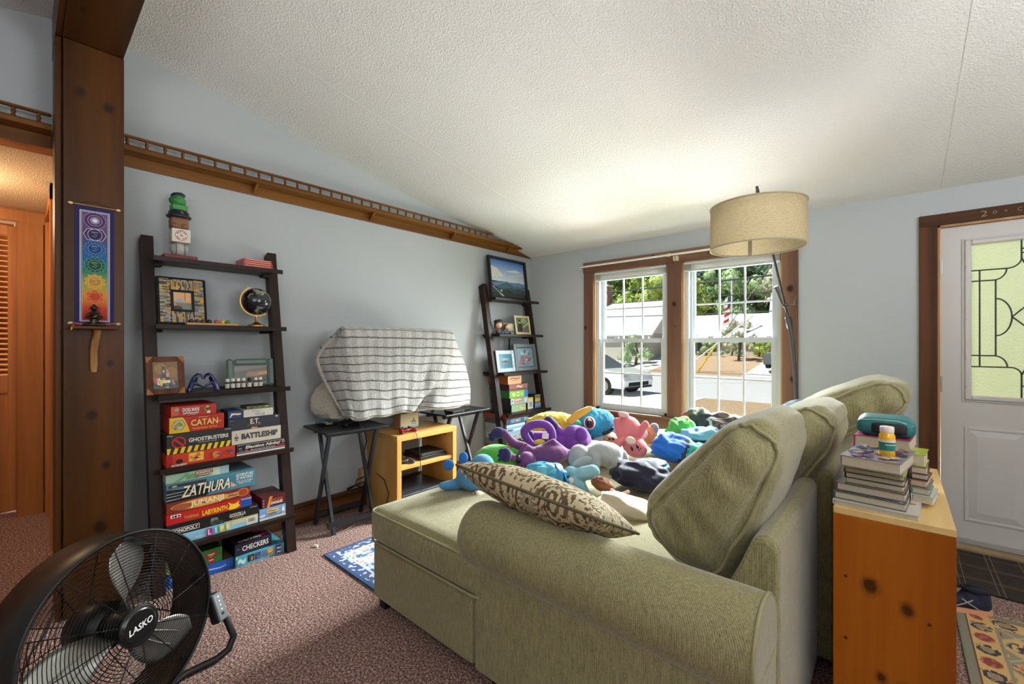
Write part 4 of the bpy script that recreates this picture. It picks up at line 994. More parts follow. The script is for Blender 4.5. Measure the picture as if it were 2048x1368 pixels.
# right stack
gamebox('flat navy game box with star border at the bottom right of the fourth shelf', .367, .826, 1.093, B4, B4+.066, .26, S(40, 34, 52),
 [(S(222, 218, 208), rect(0, 0, 1, .14)), (S(190, 40, 50), rect(0, .27, 1, .30)), (S(214, 210, 214), rect(0, .23, 1, .27))]+[(WHT, circ(.02+.036*i, .94, .010, 5, .045, 1.57)) for i in range(27)]+[(S(196, 182, 130), circ(.95, .76, .03, 16, .13)), (S(60, 60, 80), circ(.95, .76, .017, 12, .08))]+[(S(190, 50, 56), rect(.82+.055*i, .40, .86+.055*i, .52)) for i in range(3)]+[(S(70, 80, 140), rect(.03, .36, .12, .5)), (S(190, 50, 56), rect(.15, .36, .21, .5)), (S(150, 150, 90), rect(.03, .58, .09, .7))],
 [('Election Night!', .52, .67, .72, .33, S(232, 226, 200), .03, .3), ('Earn your way to the White House!', .52, .42, .5, .14, WHT, .01, .3)])
ES0 = B4+.066
gamebox('cream game box with big grey capitals and anchor mark on the fourth shelf', .362, .803, 1.070, ES0, ES0+.081, .25, S(206, 196, 178),
 [(S(88, 70, 56), circ(.09, .50, .045, 8, .12)), (S(206, 196, 178), circ(.09, .56, .02, 8, .07)), (S(88, 70, 56), rect(.084, .25, .096, .8)), (S(88, 70, 56), [(.04, .36), (.09, .24), (.14, .36), (.09, .32)])], [('BATTLESHIP', .56, .53, .74, .42, S(60, 64, 70), .045)])
BT0 = ES0+.081
gamebox('dark navy game box with two pale capital letters in the right pile', .360, .787, 1.064, BT0, BT0+.070, .25, S(50, 52, 62),
 [(S(206, 150, 90), circ(.49, .07, .07, 12, .07)), (S(230, 214, 190), circ(.46, .08, .02, 8, .05)), (S(180, 180, 176), circ(.94, .87, .03, 12, .08))], [('E.T.', .50, .63, .18, .44, S(226, 208, 190), .03), ('THE EXTRA-TERRESTRIAL', .49, .33, .28, .06, S(196, 140, 90)), ('~', .055, .84, .07, .06, S(140, 140, 150))])
ET0 = BT0+.070
gamebox('small blue game box with a pale swoosh on the navy box', .358, .788, .862, ET0, ET0+.046, .15, S(34, 66, 110), [(S(240, 170, 120), [(.08, .2), (.2, .2), (.25, .62), (.9, .52), (.9, .66), (.2, .74)]), (S(246, 226, 206), [(.1, .25), (.18, .25), (.22, .55), (.5, .55), (.5, .65), (.2, .66)])], [('~', .55, .52, .66, .2, S(240, 226, 200), .03)])
gamebox('white game box with thin grey handwriting beside the small blue box', .357, .866, 1.028, ET0, ET0+.044, .15, S(212, 208, 196), [(S(196, 60, 60), circ(.90, .82, .05, 12, .06))], [('Flags', .42, .72, .26, .34, S(90, 86, 90), -.005), ('World', .54, .3, .32, .34, S(90, 86, 90), -.005), ('~', .9, .82, .1, .1, WHT)])
gamebox('thin colourful card box lying on the white game box', .345, .885, 1.015, ET0+.044, ET0+.062, .11, S(110, 130, 60), noiseblobs(16, 0, 0, 1, 1, [S(90, 60, 120), S(170, 90, 70), S(190, 190, 90), S(70, 60, 90)], .04, .09, 4, 31), side=S(70, 72, 50))
# fifth shelf, left pile
B5 = .2378; X5 = .385
gamebox('pale blue game box with four coloured letter squares under the lowest shelf pile', X5, .502, .935, B5, B5+.050, .30, S(136, 190, 214),
 [(S(206, 196, 150), rect(.68, .55, 1, 1)), (S(216, 210, 190), rect(.86, .05, .99, .9))]+[(BLK, rect(.885+.008*i, .35, .885+.008*i+(.002+.003*(i % 3 == 0)), .8)) for i in range(10)]+[(S(176, 40, 130), rect(.405, .06, .465, .9)), (S(96, 180, 210), rect(.475, .12, .53, .95)), (S(190, 206, 60), rect(.54, .1, .6, .9)), (S(226, 200, 50), rect(.61, .16, .665, .98))],
 [('L', .435, .48, .035, .55, WHT, .05), ('I', .5025, .53, .012, .55, WHT, .05), ('F', .57, .5, .035, .55, WHT, .05), ('E', .6375, .56, .035, .55, WHT, .05), ('the game of', .34, .35, .11, .3, WHT, .02)])
Z = B5+.050
gamebox('black game box with white framed title, second from the bottom of the lowest shelf pile', X5-.002, .502, .936, Z, Z+.060, .30, S(22, 20, 22),
 [(S(226, 216, 210), rect(.03, .16, .33, .62)), (S(22, 20, 22), rect(.037, .20, .323, .58)), (S(200, 190, 60), rect(.6, .0, 1, .05))]+[(S(70, 84, 76), circ(.49, .42, .05, 14, .38)), (S(120, 132, 120), circ(.47, .6, .022, 10, .16)), (S(120, 132, 120), circ(.51, .62, .018, 10, .12)), (S(46, 56, 52), circ(.50, .3, .028, 10, .16)), (S(60, 70, 66), circ(.56, .18, .03, 10, .16))],
 [('MONOPOLY', .18, .39, .27, .30, WHT, .03), ('GODZILLA', .75, .50, .19, .36, S(196, 192, 184), .04), ('~', .75, .22, .13, .07, S(170, 160, 70)), ('~', .94, .84, .08, .1, S(190, 186, 180), .01)])
Z += .060
gamebox('bright red game box with blue end in the lowest shelf pile', X5-.004, .503, .901, Z, Z+.056, .28, S(196, 30, 28),
 [(S(26, 78, 160), rect(.86, 0, 1, 1)), (WHT, rect(.04, .62, .15, .92)), (S(30, 30, 30), circ(.065, .75, .012, 8, .1)), (S(30, 30, 30), circ(.095, .75, .014, 8, .12)), (S(30, 30, 30), circ(.13, .75, .012, 8, .1)), (S(242, 200, 40), [(.70, .12), (.72, .55), (.70, .9), (.745, .66), (.79, .62), (.84, .85), (.83, .5), (.855, .3), (.80, .08), (.74, .05)])],
 [('LABYRINTH', .54, .42, .30, .50, S(246, 196, 40), .04), ('Pokémon', .27, .45, .16, .36, S(190, 140, 60), .04), ('Ravensburger', .93, .84, .13, .2, WHT, .02)])
Z += .056
gamebox('rust red game box with carved cream letters in the lowest shelf pile', X5-.006, .503, .893, Z, Z+.060, .28, S(130, 44, 26),
 [(S(206, 140, 70), circ(.4, .5, .36, 30, .42)), (S(226, 160, 84), circ(.40, .5, .33, 30, .36)), (S(170, 90, 50), circ(.17, .46, .11, 20, .28)), (S(206, 120, 60), circ(.91, .55, .075, 20, .42)), (S(170, 70, 34), circ(.91, .55, .06, 16, .34)), (S(206, 160, 100), [(.70, .22), (.85, .3), (.85, .72), (.71, .66)])],
 [('JUMANJI', .46, .48, .40, .62, S(240, 214, 160), .045), ('~', .775, .48, .12, .2, S(110, 60, 30), .03), ], side=S(110, 40, 24))
Z += .060
gamebox('tall teal and black game box with slanted cream title in the lowest shelf pile', X5-.004, .502, .919, Z, Z+.097, .29, S(70, 136, 158),
 [(S(22, 26, 32), [(0, 0), (.42, 0), (.52, .35), (.40, .62), (.18, .62), (0, .72)])]+[(S(196, 200, 200), [(0, a), (.30, a+.03), (.30, a+.055), (0, a+.03)]) for a in (.12, .3, .46)]+[(S(214, 176, 150), [(.66, .12), (.78, .2), (.74, .35), (.69, .5)]), (S(60, 54, 70), rect(.02, .80, .42, .97)), (S(226, 196, 90), circ(.08, .87, .03, 10, .04))]+[(WHT, circ(.03+.043*i, .2+.6*((i*37 % 10)/10), .003, 5, .012)) for i in range(9)],
 [('ZATHURA', .42, .47, .56, .66, S(26, 26, 30), .07, .3), ('ZATHURA', .42, .47, .54, .62, S(232, 224, 196), .02, .3), ('ADVENTURE\nIS WAITING', .865, .70, .22, .36, WHT, .03, .15), ('FOR 2-4 PLAYERS\nAGES 7 & UP', .865, .36, .2, .2, WHT, .02, .1)], side=S(96, 130, 140))
Z += .097
gamebox('thin pale green game box on top of the lowest shelf pile', X5-.02, .503, .790, Z, Z+.046, .24, S(166, 194, 168),
 [(S(120, 166, 130), [(.1, 0), (.3, .9), (.36, .9), (.2, 0)]), (S(196, 214, 196), rect(.72, 0, .85, 1)), (S(156, 186, 196), rect(.85, 0, 1, 1)), (S(110, 160, 120), rect(.3, .1, .5, .7)), (S(190, 44, 50), rect(.44, .48, .73, .88))],
 [('MONOPOLY', .585, .68, .26, .26, WHT, .03), ('~', .56, .3, .24, .16, S(110, 60, 60), .02)])
gamebox('pale blue ship picture game box at the right end of the lowest shelf', X5, .941, 1.090, B5, B5+.070, .24, S(120, 160, 206),
 [(S(206, 206, 200), rect(0, 0, 1, .22)), (S(70, 80, 110), rect(0, .22, 1, .28)), (S(226, 180, 80), rect(.25, .55, .72, .86)), (S(240, 210, 130), rect(.28, .6, .69, .82)), (S(110, 90, 60), rect(.34, .40, .64, .5)), (WHT, [(.82, .3), (.97, .3), (.94, .8), (.9, .9), (.86, .7)]), (S(60, 60, 70), rect(.84, .35, .95, .42)), (S(200, 210, 226), circ(.1, .4, .12, 12, .12))], [('~', .485, .71, .36, .15, S(150, 90, 30), .03)])
gamebox('small maroon game box with orange streaks on the ship picture box', X5-.004, .955, 1.090, B5+.070, B5+.136, .2, S(84, 30, 30),
 [(S(206, 110, 40), [(.2, 0), (.34, 0), (.46, 1), (.32, 1)]), (S(236, 160, 60), [(.22, 0), (.28, 0), (.40, 1), (.34, 1)]), (S(206, 196, 186), circ(.07, .7, .025, 8, .06)), (S(206, 196, 186), circ(.07, .45, .025, 8, .06)), (S(206, 196, 186), circ(.07, .2, .025, 8, .06))],
 [('HAPPY LITTLE', .62, .62, .5, .2, S(226, 80, 50), .04, .1), ('DINOSAURS', .62, .35, .5, .26, WHT, .04, .1)])
# on the carpet under the ladder shelf
gamebox('flat teal puzzle box with four small pictures on the carpet', .362, .824, 1.090, .0, .062, .26, S(80, 160, 180),
 [(S(30, 30, 34), rect(.23, .2, .36, .86)), (S(60, 60, 120), rect(.375, .2, .49, .86)), (S(90, 110, 140), rect(.51, .2, .62, .86)), (S(200, 150, 80), rect(.64, .2, .76, .86)), (S(70, 60, 140), rect(.81, .1, .93, .95)), (S(200, 210, 60), rect(0, .75, .03, 1))]+noiseblobs(8, .24, .25, .35, .8, [S(150, 60, 50), S(200, 130, 80), S(60, 70, 90)], .02, .035, 3, 2)+noiseblobs(6, .38, .25, .48, .8, [S(90, 130, 70), S(120, 80, 140)], .02, .03, 3, 4)+noiseblobs(6, .65, .25, .75, .8, [S(230, 190, 110), S(120, 90, 60)], .02, .03, 3, 6),
 [('~', .87, .66, .09, .25, WHT, .03), ('~', .87, .3, .08, .25, WHT, .03), ('~', .11, .5, .15, .6, S(190, 220, 226), .02)], top=S(70, 150, 170), topshapes=[(S(60, 120, 140), rect(.05, .05, .9, .9))])
gamebox('navy checkers box with white capitals on the teal puzzle box', .352, .822, 1.022, .062, .132, .22, S(26, 30, 54), [(S(20, 24, 44), rect(0, 0, 1, .1))], [('CHECKERS', .55, .50, .72, .42, S(222, 216, 206), .02), ('~', .08, .55, .07, .12, S(90, 120, 160))], rz=R(2), top=S(46, 20, 26),
 topshapes=noiseblobs(12, .1, .25, .95, .95, [S(130, 30, 36), S(90, 24, 30), S(40, 20, 26)], .04, .09, 1.2, 12)+[(S(200, 40, 60), rect(.72, .08, .96, .2))], toptexts=[('CHECKERS', .42, .1, .6, .13, WHT)])
gamebox('bright blue flat game box on the carpet behind the fan', .342, .570, .818, .0, .062, .26, S(24, 84, 176), [(S(50, 110, 196), [(.30, .22), (.92, .3), (.93, .75), (.31, .68)]), (S(24, 84, 176), [(.315, .28), (.905, .35), (.915, .70), (.325, .63)])], [('~', .15, .5, .2, .28, S(170, 200, 230), .02, .3), ('~', .62, .49, .48, .2, S(150, 190, 230), .01)], top=S(90, 70, 44), topshapes=[(S(110, 86, 50), rect(.05, .05, .95, .95))])
gamebox('green holiday card box on the blue box on the carpet', .335, .655, .765, .062, .142, .14, S(50, 118, 52), [(S(186, 30, 34), [(.40, .02), (.62, .02), (.66, .42), (.84, .74), (.76, .8), (.52, .46), (.28, .78), (.2, .7), (.38, .4)]), (S(226, 222, 214), rect(.41, .2, .61, .27)), (S(120, 150, 60), circ(.51, .55, .1, 12, .12)), (S(190, 30, 34), [(.38, .66), (.66, .66), (.55, .92)]), (WHT, rect(.37, .62, .66, .69))], top=S(34, 74, 36), topshapes=[(S(60, 90, 40), circ(.5, .5, .3, 14))])
gamebox('blue and green picture box at the left end on the carpet behind the fan', .342, .505, .562, .0, .07, .24, S(36, 96, 180), noiseblobs(10, 0, 0, 1, 1, [S(90, 150, 210), S(30, 70, 150)], .08, .16, 1.4, 9))
gamebox('pale green card box standing on the blue picture box behind the fan', .336, .508, .555, .07, .165, .12, S(120, 146, 90), noiseblobs(14, 0, 0, 1, 1, [S(190, 190, 140), S(70, 90, 50), S(206, 190, 110)], .1, .2, 1, 13))

# ---------------- picture frames
def pframe(label, loc0, w, h, tilt, fw, depth, mats, shapes, rz=0, mat_col=None, mat_w=0, name='picture_frame', bev=.003, extra=None, fmat=None):
    loc = (loc0[0], loc0[1], loc0[2]+depth*math.sin(tilt)+.0006)
    t = thing(name, label, 'picture frame', loc, rz)
    M = Matrix.Rotation(-tilt, 4, 'Y')
    f = MB()
    for a, b, c, d in ((-w/2, -w/2+fw, 0, h), (w/2-fw, w/2, 0, h), (-w/2+fw, w/2-fw, 0, fw), (-w/2+fw, w/2-fw, h-fw, h)): f.box(-depth, 0, a, b, c, d, M=M, bev=bev)
    part('frame', f, mats, t, True)
    b = MB(); b.box(-depth+.001, -depth+.004, -w/2+fw-.001, w/2-fw+.001, fw-.001, h-fw+.001, M=M, col=S(60, 52, 44))
    F = M @ frame_x(-depth+.005, 0, h/2); iw, ih = w-2*fw, h-2*fw
    sh = list(shapes)
    if mat_col:
        mu, mv = mat_w/iw, mat_w/ih
        sh = [(mat_col, rect(0, 0, 1, 1))]+[(c, [(mu+u*(1-2*mu), mv+v*(1-2*mv)) for u, v in p]) for c, p in sh]
    print_on(b, F, iw, ih, sh, .00015)
    part('picture', b, m_gloss, t, True)
    s_ = MB(); q = math.sin(tilt)*h*.6
    s_.add([Vector((-depth-.001-q*.0-math.sin(tilt)*h*.6, -.02, h*.6)), Vector((-depth-math.sin(tilt)*h*.6, .02, h*.6)), Vector((-depth-q-.02, .02, .002)), Vector((-depth-q-.02, -.02, .002))], [(0, 1, 2, 3)])
    if extra: extra(t, M)
    return t
def grad(c1, c2, n, v0, v1): return [(tuple(a+(b-a)*i/(n-1) for a, b in zip(c1, c2)), rect(0, v0+(v1-v0)*i/n, 1, v0+(v1-v0)*(i+1)/n)) for i in range(n)]
def ridge(v0, amp, seed, n=28):
    return [(0, 0)]+[(1, 0)]+[(1-i/n, v0+amp*noise.noise(Vector(((1-i/n)*3.2+seed, seed, 0)))+amp*.35*noise.noise(Vector(((1-i/n)*11+seed, 2, 0)))) for i in range(n+1)]
S1, S2, S3 = 1.7758, 1.4028, 1.0258
# ladder one, second shelf: mosaic frame
def mos(t, M):
    mb = MB(); rn = random.Random(4); cols = [S(206, 150, 60), S(150, 152, 150), S(176, 176, 168), S(110, 108, 104), S(222, 176, 90), S(80, 78, 74)]
    W, H = .235, .275; iw0, ih0 = .085, .10
    z = .012
    while z < H-.014:
        for (a, b) in ((-W/2+.012, -iw0/2-.012), (iw0/2+.012, W/2-.012)):
            y = a
            while y < b-.006:
                l = min(rn.uniform(.012, .034), b-y); mb.box(.0, .0025, y, y+l-.0012, z, z+.0046, col=rn.choice(cols), M=M); y += l
        z += .0062
    for z0, z1 in ((.012, H/2-ih0/2-.012), (H/2+ih0/2+.012, H-.012)):
        y = -iw0/2-.010
        while y < iw0/2+.008:
            zz = z0
            while zz < z1-.006:
                l = min(rn.uniform(.012, .034), z1-zz); mb.box(.0, .0025, y, y+.0046, zz, zz+l-.0012, col=rn.choice(cols), M=M); zz += l
            y += .0062
    part('mosaic_tiles', mb, m_gloss, t, True, kind='stuff')
    f = MB()
    for a, b, c, d in ((-.0565, -.0425, .074, .201), (.0425, .0565, .074, .201), (-.0425, .0425, .074, .0875), (-.0425, .0425, .1875, .201)): f.box(-.004, .004, a, b, c, d, M=M)
    part('inner_frame', f, m_softblack, t, True)
    p = MB(); print_on(p, M @ frame_x(.0001, 0, .1375), .085, .10, [(S(206, 150, 96), rect(0, 0, 1, 1)), (S(222, 172, 120), rect(0, .45, 1, 1)), (S(150, 96, 60), rect(.62, .5, .66, 1)), (S(120, 126, 110), rect(.35, 0, 1, .38)), (S(150, 110, 90), circ(.3, .36, .18, 16, .17)), (S(150, 170, 190), [(.08, .42), (.5, .38), (.5, .56), (.38, .64), (.16, .62)]), (S(40, 34, 34), [(0, 0), (.5, 0), (.42, .16), (.2, .22), (0, .18)])])
    part('photo', p, m_gloss, t, True)
pframe('square black picture frame tiled with yellow and grey slivers on the second shelf', (.155, .622, S2), .235, .275, R(9), .008, .018, m_softblack, [(S(40, 36, 32), rect(0, 0, 1, 1))], R(3), extra=mos)
# third shelf left: brown mat photo
def corners(t, M):
    w, h = .165, .205
    for sy in (-1, 1):
        for sz in (0, 1):
            y = sy*w/2; z = h*sz; k = .032; dz = k if sz == 0 else -k
            tri = [(y, z), (y-sy*k, z), (y-sy*.004, z+dz*1.15)]
            part('corner_ornament', MB().prism(tri, 'x', .0, .002, M=M), plain('copper_print', S(164, 104, 58), .5, .3, bscale=200, bstr=.6, var=.3, vscale=90), t, True)
sport = [(S(120, 84, 34), rect(0, .25, 1, 1)), (S(150, 108, 44), circ(.3, .75, .25, 16, .2)), (S(140, 100, 44), circ(.75, .6, .22, 16, .22)), (S(22, 20, 18), rect(0, 0, 1, .28)), (S(196, 150, 120), circ(.42, .88, .05, 10, .06)), (S(70, 50, 34), [(.36, .9), (.47, .95), (.48, .7), (.36, .7)]), (S(196, 150, 120), circ(.42, .87, .035, 10, .045)), (S(80, 84, 80), [(.33, .72), (.52, .72), (.50, .5), (.34, .5)]), (S(206, 200, 190), [(.37, .66), (.46, .7), (.44, .58)]), (S(36, 34, 34), [(.34, .5), (.5, .5), (.5, .40), (.34, .40)]), (S(196, 150, 120), rect(.38, .26, .47, .40)), (S(196, 150, 120), circ(.57, .66, .04, 10, .05)), (S(206, 150, 140), [(.52, .6), (.64, .6), (.64, .42), (.52, .44)]), (S(30, 30, 32), rect(.53, .32, .64, .42)),
 (S(190, 40, 48), [(.02, .42), (.16, .44), (.15, .2), (.08, .16), (.04, .22)]), (WHT, [(.15, .36), (.26, .4), (.25, .14), (.17, .14)]), (BLK, rect(.18, .28, .21, .34)), (BLK, rect(.21, .2, .24, .26)), (S(236, 190, 40), [(.27, .34), (.36, .34), (.36, .14), (.30, .09), (.26, .14)]), (S(226, 214, 160), rect(.37, .2, .68, .31)), (S(40, 80, 160), circ(.77, .2, .08, 14, .12)), (S(226, 130, 40), [(.74, .3), (.8, .3), (.88, .14), (.82, .12)]), (S(60, 90, 60), rect(.45, .1, .62, .17)), (S(200, 200, 196), rect(.48, .03, .62, .06))]
pframe('brown card photo mount with copper corners leaning at the left end of the third shelf', (.305, .517, S3), .165, .205, R(14), .030, .006, wood('brown_card', S(84, 52, 32), S(112, 72, 46), 'z', 2, .6), sport, R(-2), extra=corners)
# third shelf right: green frame
pframe('grey green wooden picture frame behind the little bottles on the third shelf', (.19, .965, S3), .27, .175, R(8), .042, .022, plain('sage_paint', S(104, 120, 112), .5, var=.08), [(S(54, 44, 40), rect(0, 0, 1, 1)), (S(90, 80, 70), rect(0, .6, 1, 1)), (S(150, 110, 70), [(.2, .2), (1, .3), (1, .62), (.4, .55)]), (S(196, 150, 70), [(.7, .35), (1, .4), (1, .55), (.75, .5)]), (S(150, 90, 90), [(.35, .42), (.8, .5), (.6, .56)]), (S(80, 60, 50), circ(.28, .35, .1, 12, .2)), (S(40, 36, 60), circ(.2, .12, .1, 12, .12))]+[(S(150, 146, 136), [(0, .7+.07*i), (1, .85+.05*i), (1, .86+.05*i), (0, .715+.07*i)]) for i in range(3)], R(-4), bev=.012)
# little bottles
def bottle(label, loc, capm, group=None):
    t = thing('vial_bottle', label, 'bottle', loc, 0, group)
    part('glass_body', MB().lathe([(.0105, 0), (.0115, .002), (.0115, .036), (.008, .043), (.0075, .046)], 14), plain('amber_glass', S(58, 28, 14), .12, coat=.4), t, True)
    part('cap', MB().lathe([(.0098, .0445), (.0102, .046), (.0102, .061), (.009, .0625), (.0001, .0627)], 14), capm, t, True)
    part('label', MB().tube([(0, 0, .007), (0, 0, .033)], .0119, 14, caps=False), plain('paper_label', S(206, 200, 190), .7), t, True)
    return t
capw = plain('white_cap', S(226, 220, 208), .4)
b0 = bottle('amber glass vial with white cap in the row before the grey green frame', (.255, .812, S3), capw, 'white capped vials on the third shelf')
for i, y in enumerate((.8405, .869, .898, .965, .993)): dup(b0, (.255-.002*i, y, S3))
bottle('amber glass vial with the only black cap in the row before the grey green frame', (.25, .930, S3), m_black)
# heart hands
def hands():
    sh = []
    for s_ in (-1, 1):
        f = lambda y, z, x=0: (x, s_*y, z)
        sh.append(('t', [f(.066, .0), f(.061, .022), f(.050, .050), f(.040, .072)], [.0145, .013, .0155, .016]))
        for k, dx in enumerate((-.015, -.005, .005, .015)):
            l = (0, .004, .003, -.003)[k]
            sh.append(('t', [f(.046, .062, dx), f(.041, .083+l, dx), f(.026, .096+l, dx*.9), f(.010, .088+l, dx*.9), f(.004, .074+l*.5, dx*.8)], [.0075, .0068, .0062, .0056, .0048]))
        sh.append(('t', [f(.050, .052, .006), f(.034, .043, .008), f(.018, .035, .006), f(.004, .024, .003)], [.0095, .0078, .0066, .0052]))
    m, nt, b = nmat('iridescent_resin'); v = coords(nt); n1 = noise_(nt, v, 22, 3)
    nt.links.new(ramp(nt, n1, [(.3, S(20, 16, 34)), (.48, S(44, 40, 92)), (.58, S(70, 84, 140)), (.72, S(84, 40, 66))]), b.inputs['Base Color']); b.inputs['Roughness'].default_value = .16; b.inputs['Metallic'].default_value = .35; b.inputs['Coat Weight'].default_value = .6
    mb = blob(sh, .0032, 3, Matrix.Translation((.25, .694, S3-.0)) @ Matrix.Rotation(R(-6), 4, 'Z'))
    mb.v = [(x, y, max(z, S3)) for x, y, z in mb.v]
    solo('heart_hands', mb, m, 'dark iridescent sculpture of two hands forming a heart on the third shelf', 'sculpture')
hands()
# second shelf: wooden tray with balls, globe
tr = thing('ball_tray', 'narrow wooden tray holding a row of coloured balls on the second shelf', 'tray', (.235, .745, S2))
p = MB(); p.box(.215, .255, .618, .872, S2, S2+.006, bev=.002); part('base', p, m_birchx, tr)
for x0, x1 in ((.213, .2165), (.2535, .257)): part('lip', MB().box(x0, x1, .618, .872, S2, S2+.012, bev=.001), m_birchx, tr)
for i, (y, nm, c) in enumerate(((.640, 'dark brown', S(52, 34, 24)), (.669, 'slate', S(54, 56, 60)), (.697, 'chestnut brown', S(72, 44, 30)), (.727, 'black', S(22, 22, 24)), (.763, 'pink', S(190, 74, 86)), (.793, 'yellow', S(222, 170, 40)), (.820, 'green', S(66, 130, 66)))):
    solo('ball', MB().ell((.235, y, S2+.0195), .0135, n=18, k=12), plain('ball_%s' % nm.replace(' ', '_'), c, .3, coat=.3), '%s ball in the wooden tray on the second shelf' % nm, 'ball', 'balls in the wooden tray')
gl = thing('desk_globe', 'dark desk globe on a brass stand at the right of the second shelf', 'globe', (.20, .985, S2))
m_brass = plain('brass', S(206, 160, 84), .28, 1)
def globe_mat():
    m, nt, b = nmat('globe_print'); v = coords(nt, 'Object'); n1 = noise_(nt, v, 11, 6, .62); n2 = noise_(nt, v, 26, 2)
    land = ramp(nt, n2, [(.35, S(96, 120, 112)), (.6, S(150, 150, 120)), (.75, S(170, 130, 100))])
    c = mixc(nt, ramp(nt, n1, [(.545, (0, 0, 0, 1)), (.56, (1, 1, 1, 1))]), S(28, 26, 34), land)
    nt.links.new(c, b.inputs['Base Color']); b.inputs['Roughness'].default_value = .2; b.inputs['Coat Weight'].default_value = .5; return m
GC = Vector((.20, .985, S2+.158)); GR = .083; ax = Vector((0, -.5, .86)).normalized()
part('globe_ball', MB().ell(GC, GR, n=36, k=24), globe_mat(), gl)
pp = []; side = Vector((0, -.86, -.5))
for i in range(33):
    a = R(-8+196*i/32); pp.append(GC+(ax*math.cos(a)+side*math.sin(a))*(GR+.009))
mer = MB()
for i in range(32):
    p0, p1 = pp[i], pp[i+1]; o0, o1 = (p0-GC).normalized(), (p1-GC).normalized(); w_ = Vector((.006, 0, 0))
    mer.add([p0-o0*.004-w_, p0+o0*.002-w_, p0+o0*.002+w_, p0-o0*.004+w_, p1-o1*.004-w_, p1+o1*.002-w_, p1+o1*.002+w_, p1-o1*.004+w_], [(0, 1, 5, 4), (1, 2, 6, 5), (2, 3, 7, 6), (3, 0, 4, 7)], smooth=False)
part('meridian', mer, m_brass, gl)
for s_ in (1, -1):
    part('axis_pin', MB().cyl(GC+ax*s_*(GR-.002), GC+ax*s_*(GR+.02), .003, n=8), m_brass, gl)
part('stand', MB().lathe([(.048, 0), (.05, .006), (.044, .012), (.03, .016), (.018, .024), (.008, .03), (.007, .072)], 26, M=Matrix.Translation((.20, .985, S2))), m_brass, gl)
# top shelf: totem and red cases
tm = thing('totem_ornament', 'painted totem of stacked blocks with a round red baseball badge on the top shelf', 'ornament', (.12, .605, S1))
m_paint = printed('painted_resin', .5, bscale=60, bstr=.2)
TB = lambda: MB()
part('red_base', MB().box(.065, .175, .53, .685, S1, S1+.022, bev=.002, col=S(120, 26, 26)), m_paint, tm)
p = MB(); p.ell((.12, .608, S1+.058), (.043, .044, .040), n=24, k=16, col=S(176, 174, 168)); bl_ = part('ball', p, m_paint, tm)
for s_ in (-1, 1): part('stitching', MB().tube([(.12+.043*math.cos(R(a))*.96, .608+s_*.02, S1+.058+.040*math.sin(R(a))*.96) for a in range(-60, 61, 10)], .0016, 5), plain('grey_stitch', S(96, 92, 88), .8), bl_)
p = MB(); p.box(.082, .162, .566, .654, S1+.094, S1+.166, bev=.002, col=S(214, 206, 188)); bk_ = part('white_block', p, m_paint, tm)
F = frame_x(.1624, .610, S1+.130); q = MB(); rr = .029
print_on(q, F, 1, 1, [(S(170, 40, 44), [(.5+x, .5+y) for x, y in circ(0, 0, rr, 30)]), (S(222, 214, 198), [(.5+x, .5+y) for x, y in circ(0, 0, rr*.93, 30)])], base=.0003)
for i, ch in enumerate('BOSTON'):
    a = R(150-24*i); join(q, textmesh(ch, .0075, .0095, F @ Matrix.Translation((rr*.73*math.cos(a), rr*.73*math.sin(a), .0012)) @ Matrix.Rotation(a-math.pi/2, 4, 'Z'), .03), S(40, 34, 60))
for i, ch in enumerate('RED SOX'):
    if ch == ' ': continue
    a = R(-153+21*i); join(q, textmesh(ch, .0075, .0095, F @ Matrix.Translation((rr*.73*math.cos(a), rr*.73*math.sin(a), .0012)) @ Matrix.Rotation(a+math.pi/2, 4, 'Z'), .03), S(170, 40, 44))
sock = [(-.35, .62), (-.02, .7), (.02, .05), (.34, -.3), (.26, -.52), (-.02, -.5), (-.30, -.05)]
for dx, dy, k in ((-.1, .02, .38), (.16, -.03, .38)):
    print_on(q, F, 1, 1, [(S(180, 36, 40), [(.5+(x*k+dx)*rr, .5+(y*k+dy)*rr) for x, y in sock])], base=.0012+.0002*(dx > 0))
part('badge', q, m_print, bk_)
p = MB(); p.cbox((.118, .606, S1+.167), (.074, .084, .064), bev=.012, seg=2, col=S(128, 84, 54), smooth=False); br = part('brown_block', p, m_paint, tm)
p = MB(); 
for y in (.583, .629): p.ell((.15, y, S1+.182), (.016, .019, .014), n=10, k=8, col=S(138, 92, 60))
part('carved_fists', p, m_paint, br)
p = MB(); p.lathe([(.058, 0), (.06, .006), (.05, .014), (.047, .03), (.04, .036)], 20, col=S(30, 34, 52), M=Matrix.Translation((.122, .606, S1+.2315))); cp = part('navy_brim', p, m_paint, tm)
join(lt := MB(), textmesh('B', .012, .014, frame_x(.1705, .612, S1+.252), .03), S(176, 60, 60)); part('cap_letter', lt, m_print, cp)
p = MB(); p.cbox((.12, .606, S1+.268), (.062, .076, .034), bev=.006, col=S(64, 140, 66)); part('green_block', p, m_paint, tm)
p = MB(); p.ell((.12, .600, S1+.322), (.036, .041, .028), n=18, k=12, col=S(52, 126, 56)); p.ell((.135, .600, S1+.335), (.024, .030, .018), n=14, k=8, col=S(52, 126, 56)); part('green_ball', p, m_paint, tm)
p = MB(); p.lathe([(.028, 0), (.034, .004), (.034, .014), (.024, .022), (.0001, .025)], 18, col=S(32, 34, 54), M=Matrix.Translation((.12, .604, S1+.343)) @ Matrix.Rotation(R(8), 4, 'X')); part('navy_cap', p, m_paint, tm)
tm.scale = (1, 1, 1.055)
